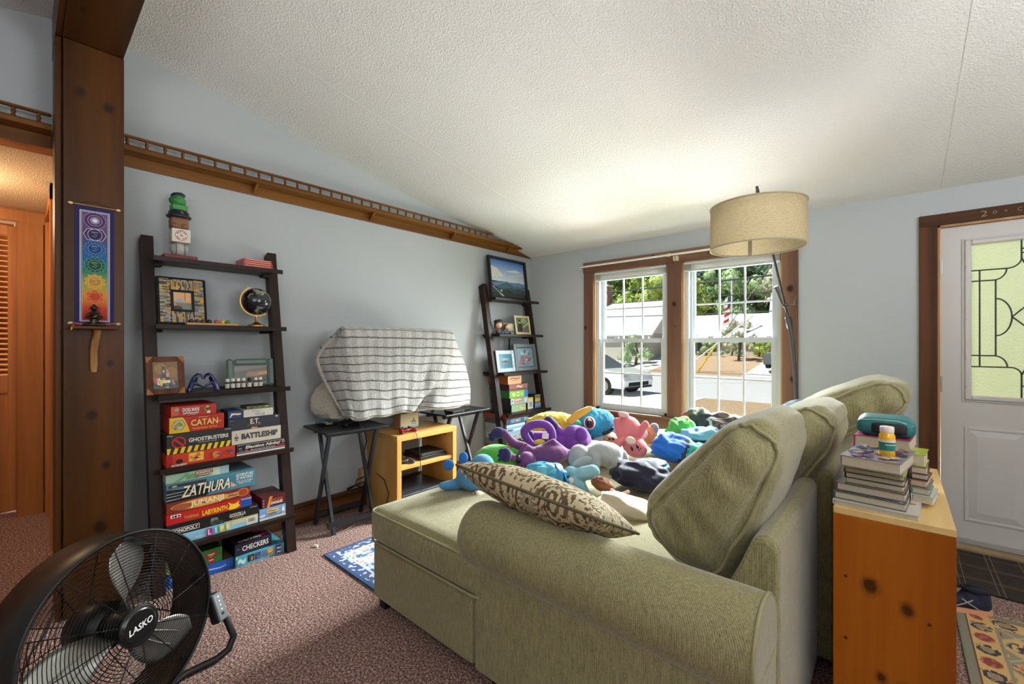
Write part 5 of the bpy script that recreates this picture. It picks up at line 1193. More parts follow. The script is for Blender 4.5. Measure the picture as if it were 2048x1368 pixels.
for i, nm in enumerate(('bottom', 'second from the bottom', 'third from the bottom', 'top')):
    t = thing('disc_case', 'thin red disc case, %s of the pile on the top shelf' % nm, 'case', (.13, .995, S1+.0125*i), 0, 'red disc cases')
    part('case', MB().box(.05, .198, .914, 1.085-.003*i, S1+.0125*i, S1+.0125*i+.012, bev=.001, col=S(176, 44, 38)), m_gloss, t)
    part('spine_print', MB().box(.198, .1985, .925, 1.07, S1+.0125*i+.007, S1+.0125*i+.010, col=S(226, 186, 160)), m_print, t)
# ladder two
T1, T2, T3, T4, T5 = 1.7608, 1.3908, 1.0008, .5958, .2178
mt = grad(S(196, 206, 214), S(70, 120, 190), 10, .42, 1.0)+[(S(206, 204, 196), [(0, .50), (.4, .56), (.2, .78), (0, .82)]), (S(196, 206, 222), [(.45, .72), (.75, .8), (.95, .74), (.7, .70)]), (S(190, 190, 200), [(.5, .60), (.95, .72), (1, .66), (.6, .54)])]+[(S(96, 124, 152), ridge(.42, .10, 1.3)), (S(70, 94, 116), ridge(.34, .12, 4.1)), (S(54, 70, 74), ridge(.24, .10, 6.2)), (S(40, 52, 44), ridge(.15, .12, 9.4)), (S(196, 196, 190), [(.05, .28), (.12, .20), (.30, .06), (.36, 0), (.31, 0), (.2, .12), (.06, .24)]), (S(190, 190, 186), [(.24, .17), (.30, .2), (.29, .12)])]
pframe('large framed photograph of blue mountains on top of the corner ladder shelf', (.135, 3.478, T1), .60, .445, R(7), .026, .03, m_softblack, mt)
p = MB(); p.box(.186, .19, 3.30, 3.58, T1, T1+.004); solo('black_strip', p, m_black, 'thin black strip lying before the mountain photograph', 'strip')
# dolls
def doll(label, loc, hair, body, hat=None, s_=1.0):
    t = thing('doll_figurine', label, 'figurine', loc, 0); M = Matrix.Scale(s_, 4)
    def E(c, r, col, **k): return MB().ell(c, r, col=col, M=M, **k)
    p = MB(); p.lathe([(.018, 0), (.022, .01), (.020, .03), (.012, .05)], 14, col=body, M=M); 
    for sy in (-1, 1): p.tube([(0, sy*.014, .044), (.006, sy*.026, .03), (.014, sy*.024, .02)], .006, 7, col=body, M=M)
    part('body', p, m_paint, t, True)
    hd = part('head', E((.002, 0, .075), (.027, .032, .029), S(206, 164, 130)), m_paint, t, True)
    p = MB(); p.ell((-.006, 0, .081), (.028, .035, .029), col=hair, M=M); p.ell((-.01, -.026, .062), (.012, .010, .018), col=hair, M=M); p.ell((-.01, .026, .062), (.012, .010, .018), col=hair, M=M); part('hair', p, m_paint, t, True)
    p = MB()
    for sy in (-1, 1): p.ell((.0275, sy*.012, .074), (.002, .004, .005), col=BLK, M=M, n=8, k=6)
    p.ell((.029, 0, .066), (.003, .003, .002), col=S(196, 150, 118), M=M, n=8, k=6)
    part('face', p, m_gloss, hd)
    if hat: p = MB(); p.lathe([(.02, .0), (.036, .006), (.038, .014), (.024, .024), (.0001, .026)], 16, col=hat, M=M @ Matrix.Translation((-.002, 0, .094)) @ Matrix.Rotation(R(8), 4, 'X')); part('beret', p, m_paint, t, True)
doll('small big-headed doll figurine with black beret and brown coat on the corner shelf', (.17, 3.235, T2), S(60, 40, 30), S(110, 64, 40), S(34, 36, 40), 1.25)
doll('smaller brown-haired doll figurine beside the one with the beret', (.19, 3.345, T2), S(78, 46, 28), S(84, 70, 84), None, 1.0)
p = MB()
for y, x in ((3.21, .205), (3.26, .2), (3.30, .205), (3.37, .215)): p.ell((x, y, T2+.016), (.018, .022, .016), n=10, k=8)
solo('blue_ornament', p, plain('teal_glaze', S(70, 100, 120), .4), 'lumpy blue glazed ornament at the feet of the dolls', 'ornament')
pframe('small cream bordered photograph behind the dolls on the corner shelf', (.16, 3.42, T2), .155, .115, R(8), .008, .008, plain('cream_card', S(206, 196, 170), .6), [(S(190, 184, 160), rect(0, 0, 1, 1)), (S(120, 124, 110), rect(0, 0, 1, .3)), (S(60, 64, 80), [(.25, .1), (.35, .1), (.34, .5), (.26, .5)]), (S(80, 60, 50), [(.4, .1), (.5, .1), (.48, .55), (.42, .55)]), (S(110, 90, 80), [(.6, .1), (.7, .1), (.68, .5), (.61, .5)]), (S(70, 70, 70), [(.78, .1), (.86, .1), (.85, .45), (.79, .45)])])
pframe('cream framed photograph of a person in black under trees on the corner shelf', (.20, 3.61, T2), .235, .205, R(10), .022, .014, plain('cream_frame', S(206, 190, 150), .5), [(S(90, 110, 70), rect(0, 0, 1, 1)), (S(140, 150, 110), circ(.65, .8, .25, 14, .18)), (S(170, 160, 140), [(.35, .2), (1, .55), (1, .75), (.4, .3)]), (S(34, 32, 34), [(.1, .05), (.45, .05), (.5, .4), (.38, .62), (.18, .6), (.08, .3)]), (S(190, 150, 126), circ(.30, .68, .08, 12, .08)), (S(30, 28, 30), [(.2, .72), (.42, .72), (.36, .84), (.24, .84)]), (S(120, 100, 80), [(.4, .05), (1, .1), (1, .3), (.5, .25)])], R(-3))
pframe('silver mosaic picture frame with teal mat on the middle corner shelf', (.235, 3.30, T3), .285, .225, R(9), .042, .012, plain('silver_mosaic', S(150, 164, 170), .35, .4, bscale=90, bstr=.9, var=.35, vscale=60), [(S(96, 150, 176), rect(0, .5, 1, 1)), (S(70, 96, 90), rect(0, .2, 1, .55)), (S(120, 120, 100), rect(0, 0, 1, .3)), (S(40, 44, 60), circ(.5, .42, .09, 10, .2)), (S(196, 170, 150), rect(.2, .75, .8, .9))], R(2), mat_col=S(60, 120, 146), mat_w=.038)
pframe('slate grey picture frame with a bright abstract print on the middle corner shelf', (.235, 3.625, T3), .335, .29, R(9), .036, .016, plain('slate_frame', S(108, 120, 126), .5), [(S(126, 156, 176), rect(0, 0, 1, 1))]+noiseblobs(10, .05, .55, .95, .98, [S(110, 170, 150), S(150, 190, 200), S(210, 214, 200), S(120, 110, 110)], .08, .16, 1, 41)+noiseblobs(26, .02, .02, .98, .6, [S(176, 96, 116), S(120, 140, 120), S(206, 180, 190), S(96, 110, 130), S(190, 60, 70)], .04, .09, 1, 43), R(-4), mat_col=S(84, 96, 104), mat_w=.012)
# boxes on the corner ladder, fourth shelf
g2 = 'board game boxes in the corner'
def gb2(label, y0, y1, z0, z1, c, shapes=(), texts=(), side=None, xf=.30, d=.27): gamebox(label, xf, y0, y1, z0, z1, d, c, shapes, texts, side, 0, None, (), (), g2)
gb2('black green fronted card game box at the bottom of the corner shelf pile', 3.29, 3.52, T4, T4+.074, S(150, 174, 140), [(S(200, 190, 80), rect(.6, .15, .98, .5)), (S(206, 206, 190), rect(.62, .5, .9, .8))], [('~', .77, .64, .22, .2, S(90, 90, 80), .03)], S(26, 24, 24))
gb2('black and pale green box with red title in the corner shelf pile', 3.275, 3.558, T4+.074, T4+.143, S(150, 168, 150), [(WHT, rect(.03, .3, .18, .85)), (S(206, 60, 66), rect(.22, .45, .66, .9)), (S(200, 190, 200), circ(.85, .5, .08, 10, .4))], [('MONOPOLY', .44, .68, .4, .3, WHT, .04), ('~', .1, .58, .12, .3, S(60, 60, 60), .03)], S(24, 22, 24))
gb2('lime green game box with blue end in the corner shelf pile', 3.26, 3.553, T4+.143, T4+.218, S(120, 186, 80), [(S(40, 110, 190), rect(.8, 0, 1, 1)), (S(236, 230, 110), circ(.22, .5, .08, 10, .26)), (S(226, 230, 190), circ(.45, .5, .09, 10, .3)), (S(200, 190, 60), circ(.65, .5, .06, 10, .22))], [('~', .45, .5, .14, .3, S(80, 140, 60), .04)], S(44, 110, 60))
gb2('maroon game box with script lettering in the corner shelf pile', 3.255, 3.547, T4+.218, T4+.285, S(120, 66, 66), [(S(150, 90, 84), rect(0, .3, 1, 1))], [('~', .55, .58, .36, .4, S(226, 206, 190), .0, .4)], S(60, 28, 28))
gb2('tan orange game box topping the corner shelf pile', 3.236, 3.447, T4+.285, T4+.372, S(206, 160, 116), [], [('~', .5, .66, .72, .22, S(130, 76, 60), .02), ('~', .48, .45, .5, .09, S(150, 96, 70))], S(150, 80, 34))
gb2('little yellow and white pack in front of the corner pile', 3.565, 3.66, T4, T4+.125, S(206, 204, 190), [(S(230, 200, 50), rect(.1, .8, .9, 1)), (S(150, 150, 150), rect(.3, .2, .8, .6))], [], S(40, 40, 44), .285, .12)
gb2('little grey and yellow card pack at the right of the corner shelf', 3.69, 3.785, T4+.062, T4+.145, S(150, 152, 130), [(S(234, 200, 40), rect(.0, .1, 1, .5))], [('~', .5, .72, .6, .2, S(90, 90, 70), .03)], S(60, 60, 60), .285, .12)
gb2('little blue card pack under the grey and yellow one', 3.68, 3.79, T4, T4+.062, S(110, 140, 190), [(S(190, 206, 226), rect(.15, .4, .85, .8))], [('~', .5, .6, .5, .24, S(60, 80, 140), .03)], S(50, 54, 64), .29, .13)
gb2('red box at the bottom of the lowest corner pile', 3.18, 3.46, T5, T5+.055, S(196, 56, 46), [], [('~', .4, .5, .4, .4, S(230, 180, 160), .02)], S(176, 48, 40), .34, .3)
gb2('grey green box second from the bottom of the lowest corner pile', 3.175, 3.45, T5+.055, T5+.115, S(130, 156, 150), [], [('MONOPOLY', .4, .5, .5, .4, S(200, 60, 60), .03)], S(110, 126, 120), .34, .3)
gb2('white game box in the middle of the lowest corner pile', 3.18, 3.45, T5+.115, T5+.175, S(186, 196, 200), noiseblobs(6, .2, .2, .8, .8, [S(150, 110, 100), S(110, 130, 150)], .03, .06, 3, 51), [], S(170, 176, 174), .34, .3)
gb2('pale blue game box with a pinball strip in the lowest corner pile', 3.172, 3.455, T5+.175, T5+.27, S(140, 186, 216), [(S(206, 220, 230), rect(.3, .25, 1, .5)), (S(206, 226, 236), rect(0, .75, 1, .95))], [('~', .2, .38, .3, .2, S(50, 60, 80), .03)], S(146, 150, 152), .34, .3)
gb2('slate blue game box with a picture strip in the lowest corner pile', 3.175, 3.51, T5+.27, T5+.325, S(66, 84, 106), [(S(110, 160, 190), rect(.2, .2, .98, .9)), (S(200, 60, 66), circ(.45, .5, .07, 10, .3)), (S(226, 226, 226), circ(.47, .5, .03, 8, .2)), (S(60, 90, 110), rect(.65, .25, .8, .8))], [], S(70, 74, 80), .335, .3)
gb2('flat red brown box topping the lowest corner pile', 3.165, 3.52, T5+.325, T5+.372, S(120, 48, 36), [], [], S(130, 52, 40), .335, .3)
# ---------------- things around the television
bin_ = thing('plastic_bin', 'small clear plastic bin of odds and ends on the near tray table', 'bin', (.155, 1.455, .7085))
m_clear = glassmat('clear_plastic', (.86, .9, .9, 1), .1)
p = MB(); p.add([(.095+a*.0, 0, 0) for a in ()], []) 
def tub(x0, x1, y0, y1, z0, z1, fl, th):
    m_ = MB(); o = [(x0, y0), (x1, y0), (x1, y1), (x0, y1)]; cx, cy = (x0+x1)/2, (y0+y1)/2
    T_ = [(cx+(x-cx)*fl, cy+(y-cy)*fl) for x, y in o]; ins = lambda L: [(cx+(x-cx)*(1-th/.05), cy+(y-cy)*(1-th/.05)) for x, y in L]
    vs = [(x, y, z0) for x, y in o]+[(x, y, z1) for x, y in T_]+[(x, y, z1) for x, y in ins(T_)]+[(x, y, z0+th) for x, y in ins(o)]
    m_.add(vs, [(3, 2, 1, 0)]+[(i, (i+1) % 4, 4+(i+1) % 4, 4+i) for i in range(4)]+[(4+i, 4+(i+1) % 4, 8+(i+1) % 4, 8+i) for i in range(4)]+[(8+i, 8+(i+1) % 4, 12+(i+1) % 4, 12+i) for i in range(4)]+[(12, 13, 14, 15)]); return m_
part('tub', tub(.10, .21, 1.40, 1.51, .7088, .80, 1.15, .002), m_clear, bin_)
rn = random.Random(5)
for i in range(9):
    c = rn.choice([S(196, 180, 140), S(90, 130, 150), S(206, 200, 190), S(150, 120, 80)])
    T_ = Matrix.Translation((.13+.05*rn.random(), 1.43+.05*rn.random(), .718+.0085*i)) @ Matrix.Rotation(rn.random()*3, 4, 'Z')
    solo('small_carton', MB().box(-.016, .016, -.022, .022, 0, .008, col=c, M=T_), m_print, 'small carton among the odds and ends in the clear bin', 'carton', 'cartons in the clear bin')
m_pad = plain('pad_plastic', S(24, 24, 26), .4); m_redpad = plain('red_plastic', S(150, 20, 24), .35)
def gamepad(label, loc, rz, body, s_=1.0):
    t = thing('game_controller', label, 'controller', loc, rz)
    sh = [('e', (0, 0, .022), (.030, .055, .016)), ('t', [(.0, -.045, .022), (.02, -.062, .018), (.045, -.068, .0125)], [.02, .018, .0115]), ('t', [(.0, .045, .022), (.02, .062, .018), (.045, .068, .0125)], [.02, .018, .0115])]
    mb = blob([(k[0], tuple(q*s_ for q in k[1]), tuple(q*s_ for q in k[2])) if k[0] == 'e' else (k[0], [tuple(q*s_ for q in p_) for p_ in k[1]], [q*s_ for q in k[2]]) for k in sh], .004, 3)
    b = part('shell', mb, body, t, True)
    for x, y in ((.0, -.032), (.018, .018)):
        q = MB(); q.cyl((x*s_, y*s_, .034*s_), (x*s_, y*s_, .046*s_), .005*s_, n=8); q.cyl((x*s_, y*s_, .046*s_), (x*s_, y*s_, .05*s_), .009*s_, n=12); part('thumbstick', q, m_black, t, True)
    for x, y in ((-.005, .030), (.005, .038), (.005, .022), (.015, .03)): part('button', MB().cyl((x*s_, y*s_, .033*s_), (x*s_, y*s_, .041*s_), .0045*s_, n=8), m_black, t, True)
    q = MB(); q.box(.012*s_, .026*s_, -.022*s_, -.016*s_, .034*s_, .041*s_); q.box(.016*s_, .022*s_, -.026*s_, -.012*s_, .034*s_, .041*s_); part('direction_pad', q, m_black, t, True)
    return t
gamepad('black game controller on the near tray table beside the clear bin', (.26, 1.565, .7085), R(20), m_pad)
rc = gamepad('red game controller with a cord on top of the low bookcase', (.375, 1.975, .6085), R(5), m_redpad, .95)
part('cord', MB().tube([(.395, 1.975, .625), (.43, 1.985, .630), (.458, 2.0, .624), (.468, 2.01, .60), (.475, 2.03, .50), (.475, 2.045, .30), (.474, 2.05, .15), (.478, 2.05, .02), (.49, 2.03, .006)], .0025, 6), m_black, rc)
gamepad('black game controller on the shelf inside the low bookcase', (.37, 1.955, .3725), R(-15), plain('dark_grey_pad', S(58, 60, 64), .35))
p = thing('game_console', 'stack of flat black consoles on the shelf inside the low bookcase', 'console', (.29, 2.20, .3725))
part('lower_case', MB().box(.17, .41, 2.09, 2.355, .3725, .398, bev=.003), m_pad, p); part('upper_case', MB().box(.18, .40, 2.10, 2.34, .3982, .42, bev=.003), m_black, p); part('trim_line', MB().box(.4, .4012, 2.11, 2.33, .406, .409), m_steel, p)
p = thing('video_box', 'large flat black video box at the bottom of the low bookcase', 'video box', (.27, 2.13, .07))
part('case', MB().box(.08, .44, 1.90, 2.35, .0705, .15, bev=.004), plain('graphite', S(44, 46, 52), .35), p); part('front_panel', MB().box(.44, .443, 1.905, 2.345, .078, .142, bev=.001), m_black, p)
p = thing('wooden_box', 'small cream printed wooden box on top of the low bookcase behind the red controller', 'box', (.23, 2.10, .6085))
BX = Matrix.Translation((.23, 2.10, .6085)) @ Matrix.Rotation(R(0), 4, 'Z')
part('body', MB().box(-.055, .03, -.10, .085, 0, .125, M=BX, bev=.003), wood('box_wood', S(150, 106, 70), S(180, 136, 96), 'z', 2, .5), p)
q = MB(); print_on(q, BX @ frame_x(.031, -.0075, .0625), .17, .118, [(S(214, 202, 164), rect(0, 0, 1, 1)), (S(150, 196, 196), rect(0, 0, 1, .16)), (S(120, 130, 80), circ(.72, .48, .07, 10)), (S(96, 80, 50), circ(.72, .62, .05, 8)), (S(96, 80, 50), circ(.64, .42, .05, 8)), (S(96, 80, 50), circ(.80, .42, .05, 8)), (S(110, 170, 160), rect(.6, .24, .86, .3))]); part('front_print', q, m_print, p)
p = thing('remote_control', 'black remote and receiver lying on the far tray table under the blanket', 'remote', (.36, 2.52, .6975))
part('receiver', MB().cbox((.345, 2.50, .6975), (.10, .16, .022), bev=.004, rz=R(8)), m_pad, p); part('remote', MB().cbox((.30, 2.62, .6975), (.045, .15, .018), bev=.005, rz=R(-12)), m_black, p)
for i in range(5): part('key', MB().cbox((.30+.004*i, 2.57+.022*i, .7157), (.008, .008, .002)), m_steel, p)
# outlet and cables
p = thing('wall_outlet', 'tan wall outlet plate with black plugs low on the wall behind the near tray table', 'outlet', (.004, 1.835, .225))
part('plate', MB().box(.0005, .006, 1.785, 1.895, .15, .30, bev=.002), wood('oak_plate', S(150, 110, 66), S(180, 138, 90), 'z', 2, .5), p)
part('receptacle', MB().box(.006, .009, 1.815, 1.865, .165, .285, bev=.002), plain('ivory_receptacle', S(206, 190, 150), .5), p)
part('plug', MB().cyl((.009, 1.85, .255), (.05, 1.845, .25), .016, .012, 10), m_black, p)
part('cord', MB().tube([(.05, 1.845, .25), (.07, 1.80, .245), (.05, 1.75, .23), (.045, 1.74, .19), (.06, 1.79, .155), (.07, 1.86, .12), (.09, 1.88, .03), (.10, 1.86, .006)], .005, 7), m_black, p)
part('loose_plug', MB().tube([(.06, 1.84, .205), (.06, 1.77, .20), (.06, 1.72, .19), (.06, 1.70, .186), (.06, 1.665, .178)], [.005, .005, .006, .010, .012], 8), m_black, p)
solo('hanging_cord', MB().tube([(.06, 1.80, .70), (.055, 1.81, .60), (.055, 1.83, .52), (.05, 1.80, .40), (.05, 1.81, .33), (.10, 1.85, .30), (.30, 1.834, .26), (.36, 1.834, .17), (.32, 1.834, .06), (.26, 1.83, .006)], .0035, 6), m_black, 'thin black cord hanging beside the low bookcase side', 'cord')
solo('floor_cable', MB().tube([(.435, 1.262, .006), (.40, 1.33, .004), (.37, 1.44, .004), (.36, 1.52, .012), (.34, 1.58, .024), (.33, 1.66, .02), (.42, 1.75, .006), (.5, 1.85, .006)], .003, 6), plain('grey_cable', S(110, 104, 100), .5), 'thin grey cable lying on the carpet by the near tray table', 'cable')
solo('cable_plug', MB().cbox((.445, 1.25, 0), (.026, .014, .014), rz=R(25), bev=.002), m_white, 'small white plug end on the carpet at the cable end', 'plug')
# ---------------- banner, bracket shelf and meditating figure on the post
ban = thing('wall_banner', 'long narrow rainbow banner with seven circular emblems hanging on the post', 'banner', (.303, .241, 1.39))
BY0, BY1, BZ0, BZ1 = .172, .310, 1.3905, 1.958
bw, bh = BY1-BY0, BZ1-BZ0; F = frame_x(.3035, (BY0+BY1)/2, (BZ0+BZ1)/2)
b = MB(); b.box(.3015, .3035, BY0, BY1, BZ0, BZ1, col=S(32, 26, 84))
stops = [(0, S(160, 40, 30)), (.1, S(190, 60, 30)), (.22, S(206, 140, 50)), (.33, S(150, 160, 70)), (.44, S(40, 124, 96)), (.55, S(20, 100, 150)), (.68, S(60, 74, 130)), (.8, S(92, 66, 112)), (1, S(110, 72, 120))]
def sc(v):
    for (a, ca), (b_, cb_) in zip(stops[:-1], stops[1:]):
        if a <= v <= b_: f = (v-a)/(b_-a); return tuple(x+(y-x)*f for x, y in zip(ca, cb_))
    return stops[-1][1]
SILV = S(190, 190, 200); sh = [(SILV, rect(.115, .022, .885, .965)), (S(40, 34, 60), rect(.145, .027, .855, .96)), (SILV, rect(.16, .03, .84, .957))]
nb = 60; sh += [(sc(i/nb), rect(.175, .034+(.918*i/nb), .825, .034+.918*(i+1)/nb)) for i in range(nb)]
p = MB(); print_on(p, F, bw, bh, sh, .00001, .0002)
asp = bw/bh
def lotus(cv, col, ring, n, r, sym):
    o = []
    pts = []
    for i in range(n):
        a0 = 2*math.pi*i/n; a1 = 2*math.pi*(i+1)/n; am = (a0+a1)/2
        for a, k in ((a0, .80), (a0+.25*(a1-a0), .95), (am, 1.06), (a1-.25*(a1-a0), .95)): pts.append((.5+r*k*math.cos(a), cv+r*k*asp*math.sin(a)))
    o.append((ring, pts)); o.append((col, [(.5+(u-.5)*.95, cv+(v-cv)*.95) for u, v in pts])); o.append((ring, circ(.5, cv, r*.66, 26, r*.66*asp))); o.append((tuple(c*.75 for c in col[:3])+(1,), circ(.5, cv, r*.61, 26, r*.61*asp)))
    return o
em = []
cvs = [.885, .765, .645, .505, .365, .235, .11]
em += lotus(cvs[0], S(74, 46, 98), S(176, 160, 190), 22, .29, '')+[(S(150, 130, 170), circ(.5, cvs[0], .13, 20, .13*asp)), (S(200, 190, 206), circ(.5, cvs[0], .075, 16, .075*asp)), (S(228, 226, 226), circ(.5, cvs[0], .05, 16, .05*asp))]
for i in range(22):
    a = 2*math.pi*i/22; em.append((S(40, 22, 66), circ(.5+.235*math.cos(a), cvs[0]+.235*asp*math.sin(a), .022, 8, .022*asp)))
em += [(SILV, [(.5-.30, cvs[1]), (.5-.2, cvs[1]+.05), (.5+.2, cvs[1]+.05), (.5+.30, cvs[1]), (.5+.2, cvs[1]-.05), (.5-.2, cvs[1]-.05)]), (S(60, 40, 90), [(.5-.28, cvs[1]), (.5-.19, cvs[1]+.045), (.5+.19, cvs[1]+.045), (.5+.28, cvs[1]), (.5+.19, cvs[1]-.045), (.5-.19, cvs[1]-.045)]), (SILV, circ(.5, cvs[1], .19, 26, .05)), (S(50, 34, 84), circ(.5, cvs[1], .175, 26, .045))]
em += lotus(cvs[2], S(16, 76, 136), S(120, 170, 206), 16, .28, '')
em += lotus(cvs[3], S(20, 84, 62), S(130, 180, 160), 12, .28, '')
em += lotus(cvs[4], S(206, 150, 50), S(236, 196, 120), 10, .26, '')
em += lotus(cvs[5], S(206, 84, 40), S(236, 140, 100), 6, .24, '')
em += lotus(cvs[6], S(176, 40, 34), S(226, 110, 100), 4, .22, '')
q = MB(); print_on(q, F, bw, bh, em, .00001, .0010); join(p, q)
for cv, st in zip(cvs[1:5], 'ॐहयर'): 
    for k in range(3): pass
def squiggle(cv, col, s_):
    g = MB(); pts = [(-.08, .06), (.02, .075), (.04, .03), (-.03, .01), (.05, -.02), (.02, -.07), (-.07, -.05)]
    g.tube([F @ Vector((s_*x*bw*1.1, (cv-.5)*bh+s_*y*bw*1.1, .0022)) for x, y in pts], .0007, 5, col=col); g.tube([F @ Vector((s_*x*bw, (cv-.5)*bh+y*s_*bw, .0022)) for x, y in ((-.09, .09), (.1, .09))], .0006, 5, col=col); return g
for cv in cvs[1:5]: join(p, squiggle(cv, S(206, 206, 216), 1.0))
part('cloth', b, m_matte, ban); part('print', p, m_matte, ban)
m_ivory = plain('ivory_knob', S(222, 196, 156), .4)
for z, nm in ((BZ1+.003, 'top_dowel'), (BZ0+.004, 'bottom_dowel')):
    d = part(nm, MB().cyl((.3075, BY0-.012, z), (.3075, BY1+.012, z), .0035, n=8), wood('dowel', S(150, 110, 66), S(180, 138, 90), 'y', 2, .5), ban)
    for y in (BY0-.015, BY1+.015): part('end_knob', MB().ell((.3075, y, z), (.0065, .010, .0065), n=10, k=8), m_ivory, d)
part('hanging_cord', MB().tube([(.307, BY0-.004, BZ1+.005), (.303, .238, BZ1+.026), (.307, BY1+.004, BZ1+.005)], .001, 5), m_black, ban)
bs = thing('bracket_shelf', 'little wooden shelf on a driftwood bracket fixed to the post', 'shelf', (.34, .238, 1.20))
part('board', MB().box(.3002, .385, .155, .322, 1.366, 1.380, bev=.003), wood('walnut_board', S(78, 46, 24), S(112, 70, 38), 'y', 1.5, .5), bs)
part('branch', MB().tube([(.312, .236, 1.16), (.313, .237, 1.20), (.318, .236, 1.26), (.322, .240, 1.30), (.33, .246, 1.34), (.338, .248, 1.366)], [.011, .014, .013, .0145, .0135, .014], 10), wood('driftwood', S(140, 96, 56), S(196, 150, 100), 'z', 2, .7), bs)
fg = thing('meditating_figurine', 'small dark bronze figurine sitting cross-legged with folded hands on the bracket shelf', 'figurine', (.345, .235, 1.38))
m_brz = plain('dark_bronze', S(64, 54, 44), .3, .85)
sh = [('t', [(0, 0, .012), (0, 0, .035), (.002, 0, .055), (0, 0, .064)], [.017, .015, .017, .010]), ('t', [(0, 0, .064), (.001, 0, .072)], [.006, .006])]
for s_ in (-1, 1):
    sh += [('t', [(.0, s_*.012, .010), (.018, s_*.034, .008), (.026, s_*.012, .007), (.027, -s_*.004, .006)], [.011, .0085, .007, .005]), ('t', [(0, s_*.017, .060), (.004, s_*.028, .042), (.016, s_*.016, .036), (.022, s_*.003, .042), (.0225, s_*.002, .050)], [.0065, .0055, .0048, .0045, .003])]
mb = blob(sh, .0022, 2); part('body', mb, m_brz, fg, True)
p = MB(); p.ell((.002, 0, .086), (.013, .0125, .016), n=16, k=12); p.ell((-.001, 0, .1), (.006, .006, .006), n=10, k=8); p.ell((.0155, 0, .084), (.003, .002, .004), n=8, k=6)
for s_ in (-1, 1): p.ell((.001, s_*.0125, .085), (.003, .002, .005), n=8, k=6)
part('head', p, m_brz, fg, True)
for y, nm in ((.188, 'left'), (.272, 'right')):
    solo('polished_stone', MB().ell((.345, y, 1.3885), (.016, .022, .0085), n=16, k=10), plain('pink_stone', S(150, 60, 106), .18, coat=.5), 'polished pink stone %s of the bronze figurine on the bracket shelf' % nm, 'stone', 'pink stones on the bracket shelf')
p = MB(); p.tube([(.372, .165, 1.3815), (.377, .159, 1.379), (.386, .157, 1.369), (.387, .155, 1.36)], .003, 6); solo('amber_chip', p, plain('amber', S(226, 140, 60), .25), 'orange amber chip on the left edge of the bracket shelf', 'stone')
# ---------------- books, bottle and pouch on the pine box
m_page = plain('page_block', S(196, 184, 160), .85, bscale=300, bstr=.15, var=.12, vscale=200)
BTOP = .8005
def book(label, cx, cy, w, l, z, th, rz, cover, hard=True, coverprint=()):
    """l along local y (the edge nearest the camera is the page end), w along x; spine on -x side"""
    t = thing('book', label, 'book', (cx, cy, z), rz, 'books stacked on the pine box'); ov = .003 if hard else .0005; ct = .0022 if hard else .0008
    part('pages', MB().box(-w/2+.004, w/2-ov, -l/2+ov, l/2-ov, ct, th-ct, bev=.0004), m_page, t, True)
    c = MB(); c.box(-w/2, w/2, -l/2, l/2, 0, ct-.0001, col=cover); c.box(-w/2, w/2, -l/2, l/2, th-ct+.0001, th, col=cover); c.box(-w/2, -w/2+.003, -l/2, l/2, ct, th-ct, col=cover)
    G = Matrix(((1, 0, 0, 0), (0, 1, 0, 0), (0, 0, 1, th), (0, 0, 0, 1)))
    if coverprint: print_on(c, G, w, l, coverprint, .0001, .0002)
    part('cover', c, m_gloss, t, True); return t
z = BTOP
lights = [(S(214, 206, 190), rect(0, 0, 1, 1))]
def dots(cols, n, seed, r=.05): return noiseblobs(n, 0, 0, 1, 1, cols, r*.6, r, 1, seed)
stack = [('white picture book with animal drawings, bottom of the book pile', 3.176, .196, .27, .014, S(206, 202, 192), 1.685, -4, dots([S(150, 96, 50), S(60, 54, 50), S(190, 130, 70)], 14, 1, .06)),
 ('thick hardback with patterned blue cover, second from the bottom of the pile', 3.165, .17, .25, .022, S(86, 96, 104), 1.70, -5, dots([S(150, 170, 180), S(60, 70, 80)], 20, 2, .05)),
 ('hardback with plum cover in the lower middle of the pile', 3.166, .165, .23, .024, S(96, 76, 80), 1.715, -5, ()),
 ('pale green striped paperback in the middle of the pile', 3.174, .138, .20, .014, S(150, 160, 110), 1.735, -6, ()),
 ('navy hardback in the middle of the pile', 3.172, .142, .205, .018, S(38, 40, 70), 1.735, -4, ()),
 ('dark purple hardback with orange edge in the upper middle of the pile', 3.172, .142, .20, .017, S(70, 44, 50), 1.725, -5, ()),
 ('lime green hardback just under the big bright paperback', 3.172, .144, .20, .014, S(150, 170, 40), 1.705, -4, dots([S(200, 130, 50), S(90, 110, 30)], 8, 5, .08)),
 ('bright comic cover paperback near the top of the pile, yellow bottle standing on it', 3.176, .142, .235, .032, S(150, 140, 150), 1.665, -9, dots([S(90, 120, 150), S(190, 150, 110), S(110, 70, 120), S(206, 180, 150), S(60, 60, 80)], 40, 7, .12))]
for i, (lb, cx, w, l, th, c, cy, a, pr) in enumerate(stack):
    book(lb, cx, cy+l/2-.012, w, l, z, th, R(a), c, i != 3, [(c, rect(0, 0, 1, 1))]+list(pr) if pr else ()); z += th+.0004
ZT = z
z = BTOP+.0146
for lb, w, l, th, c, cx, cy, a in (('white spiral notebook at the bottom right of the book pile', .05, .13, .022, S(206, 210, 206), 3.285, 1.88, -8), ('green and white slim book leaning right in the pile', .044, .14, .02, S(90, 130, 120), 3.279, 1.89, -6), ('brick red slim book in the right of the pile', .042, .14, .02, S(150, 84, 66), 3.276, 1.90, -7), ('black slim book in the right of the pile', .04, .13, .018, S(40, 40, 46), 3.275, 1.905, -5), ('plum slim book near the top right of the pile', .04, .13, .022, S(120, 80, 80), 3.273, 1.90, -4), ('bright lime book at the top right of the pile', .036, .12, .036, S(176, 200, 50), 3.272, 1.90, -6)):
    book(lb, cx, cy, w, l, z, th, R(a), c, True); z += th+.0004
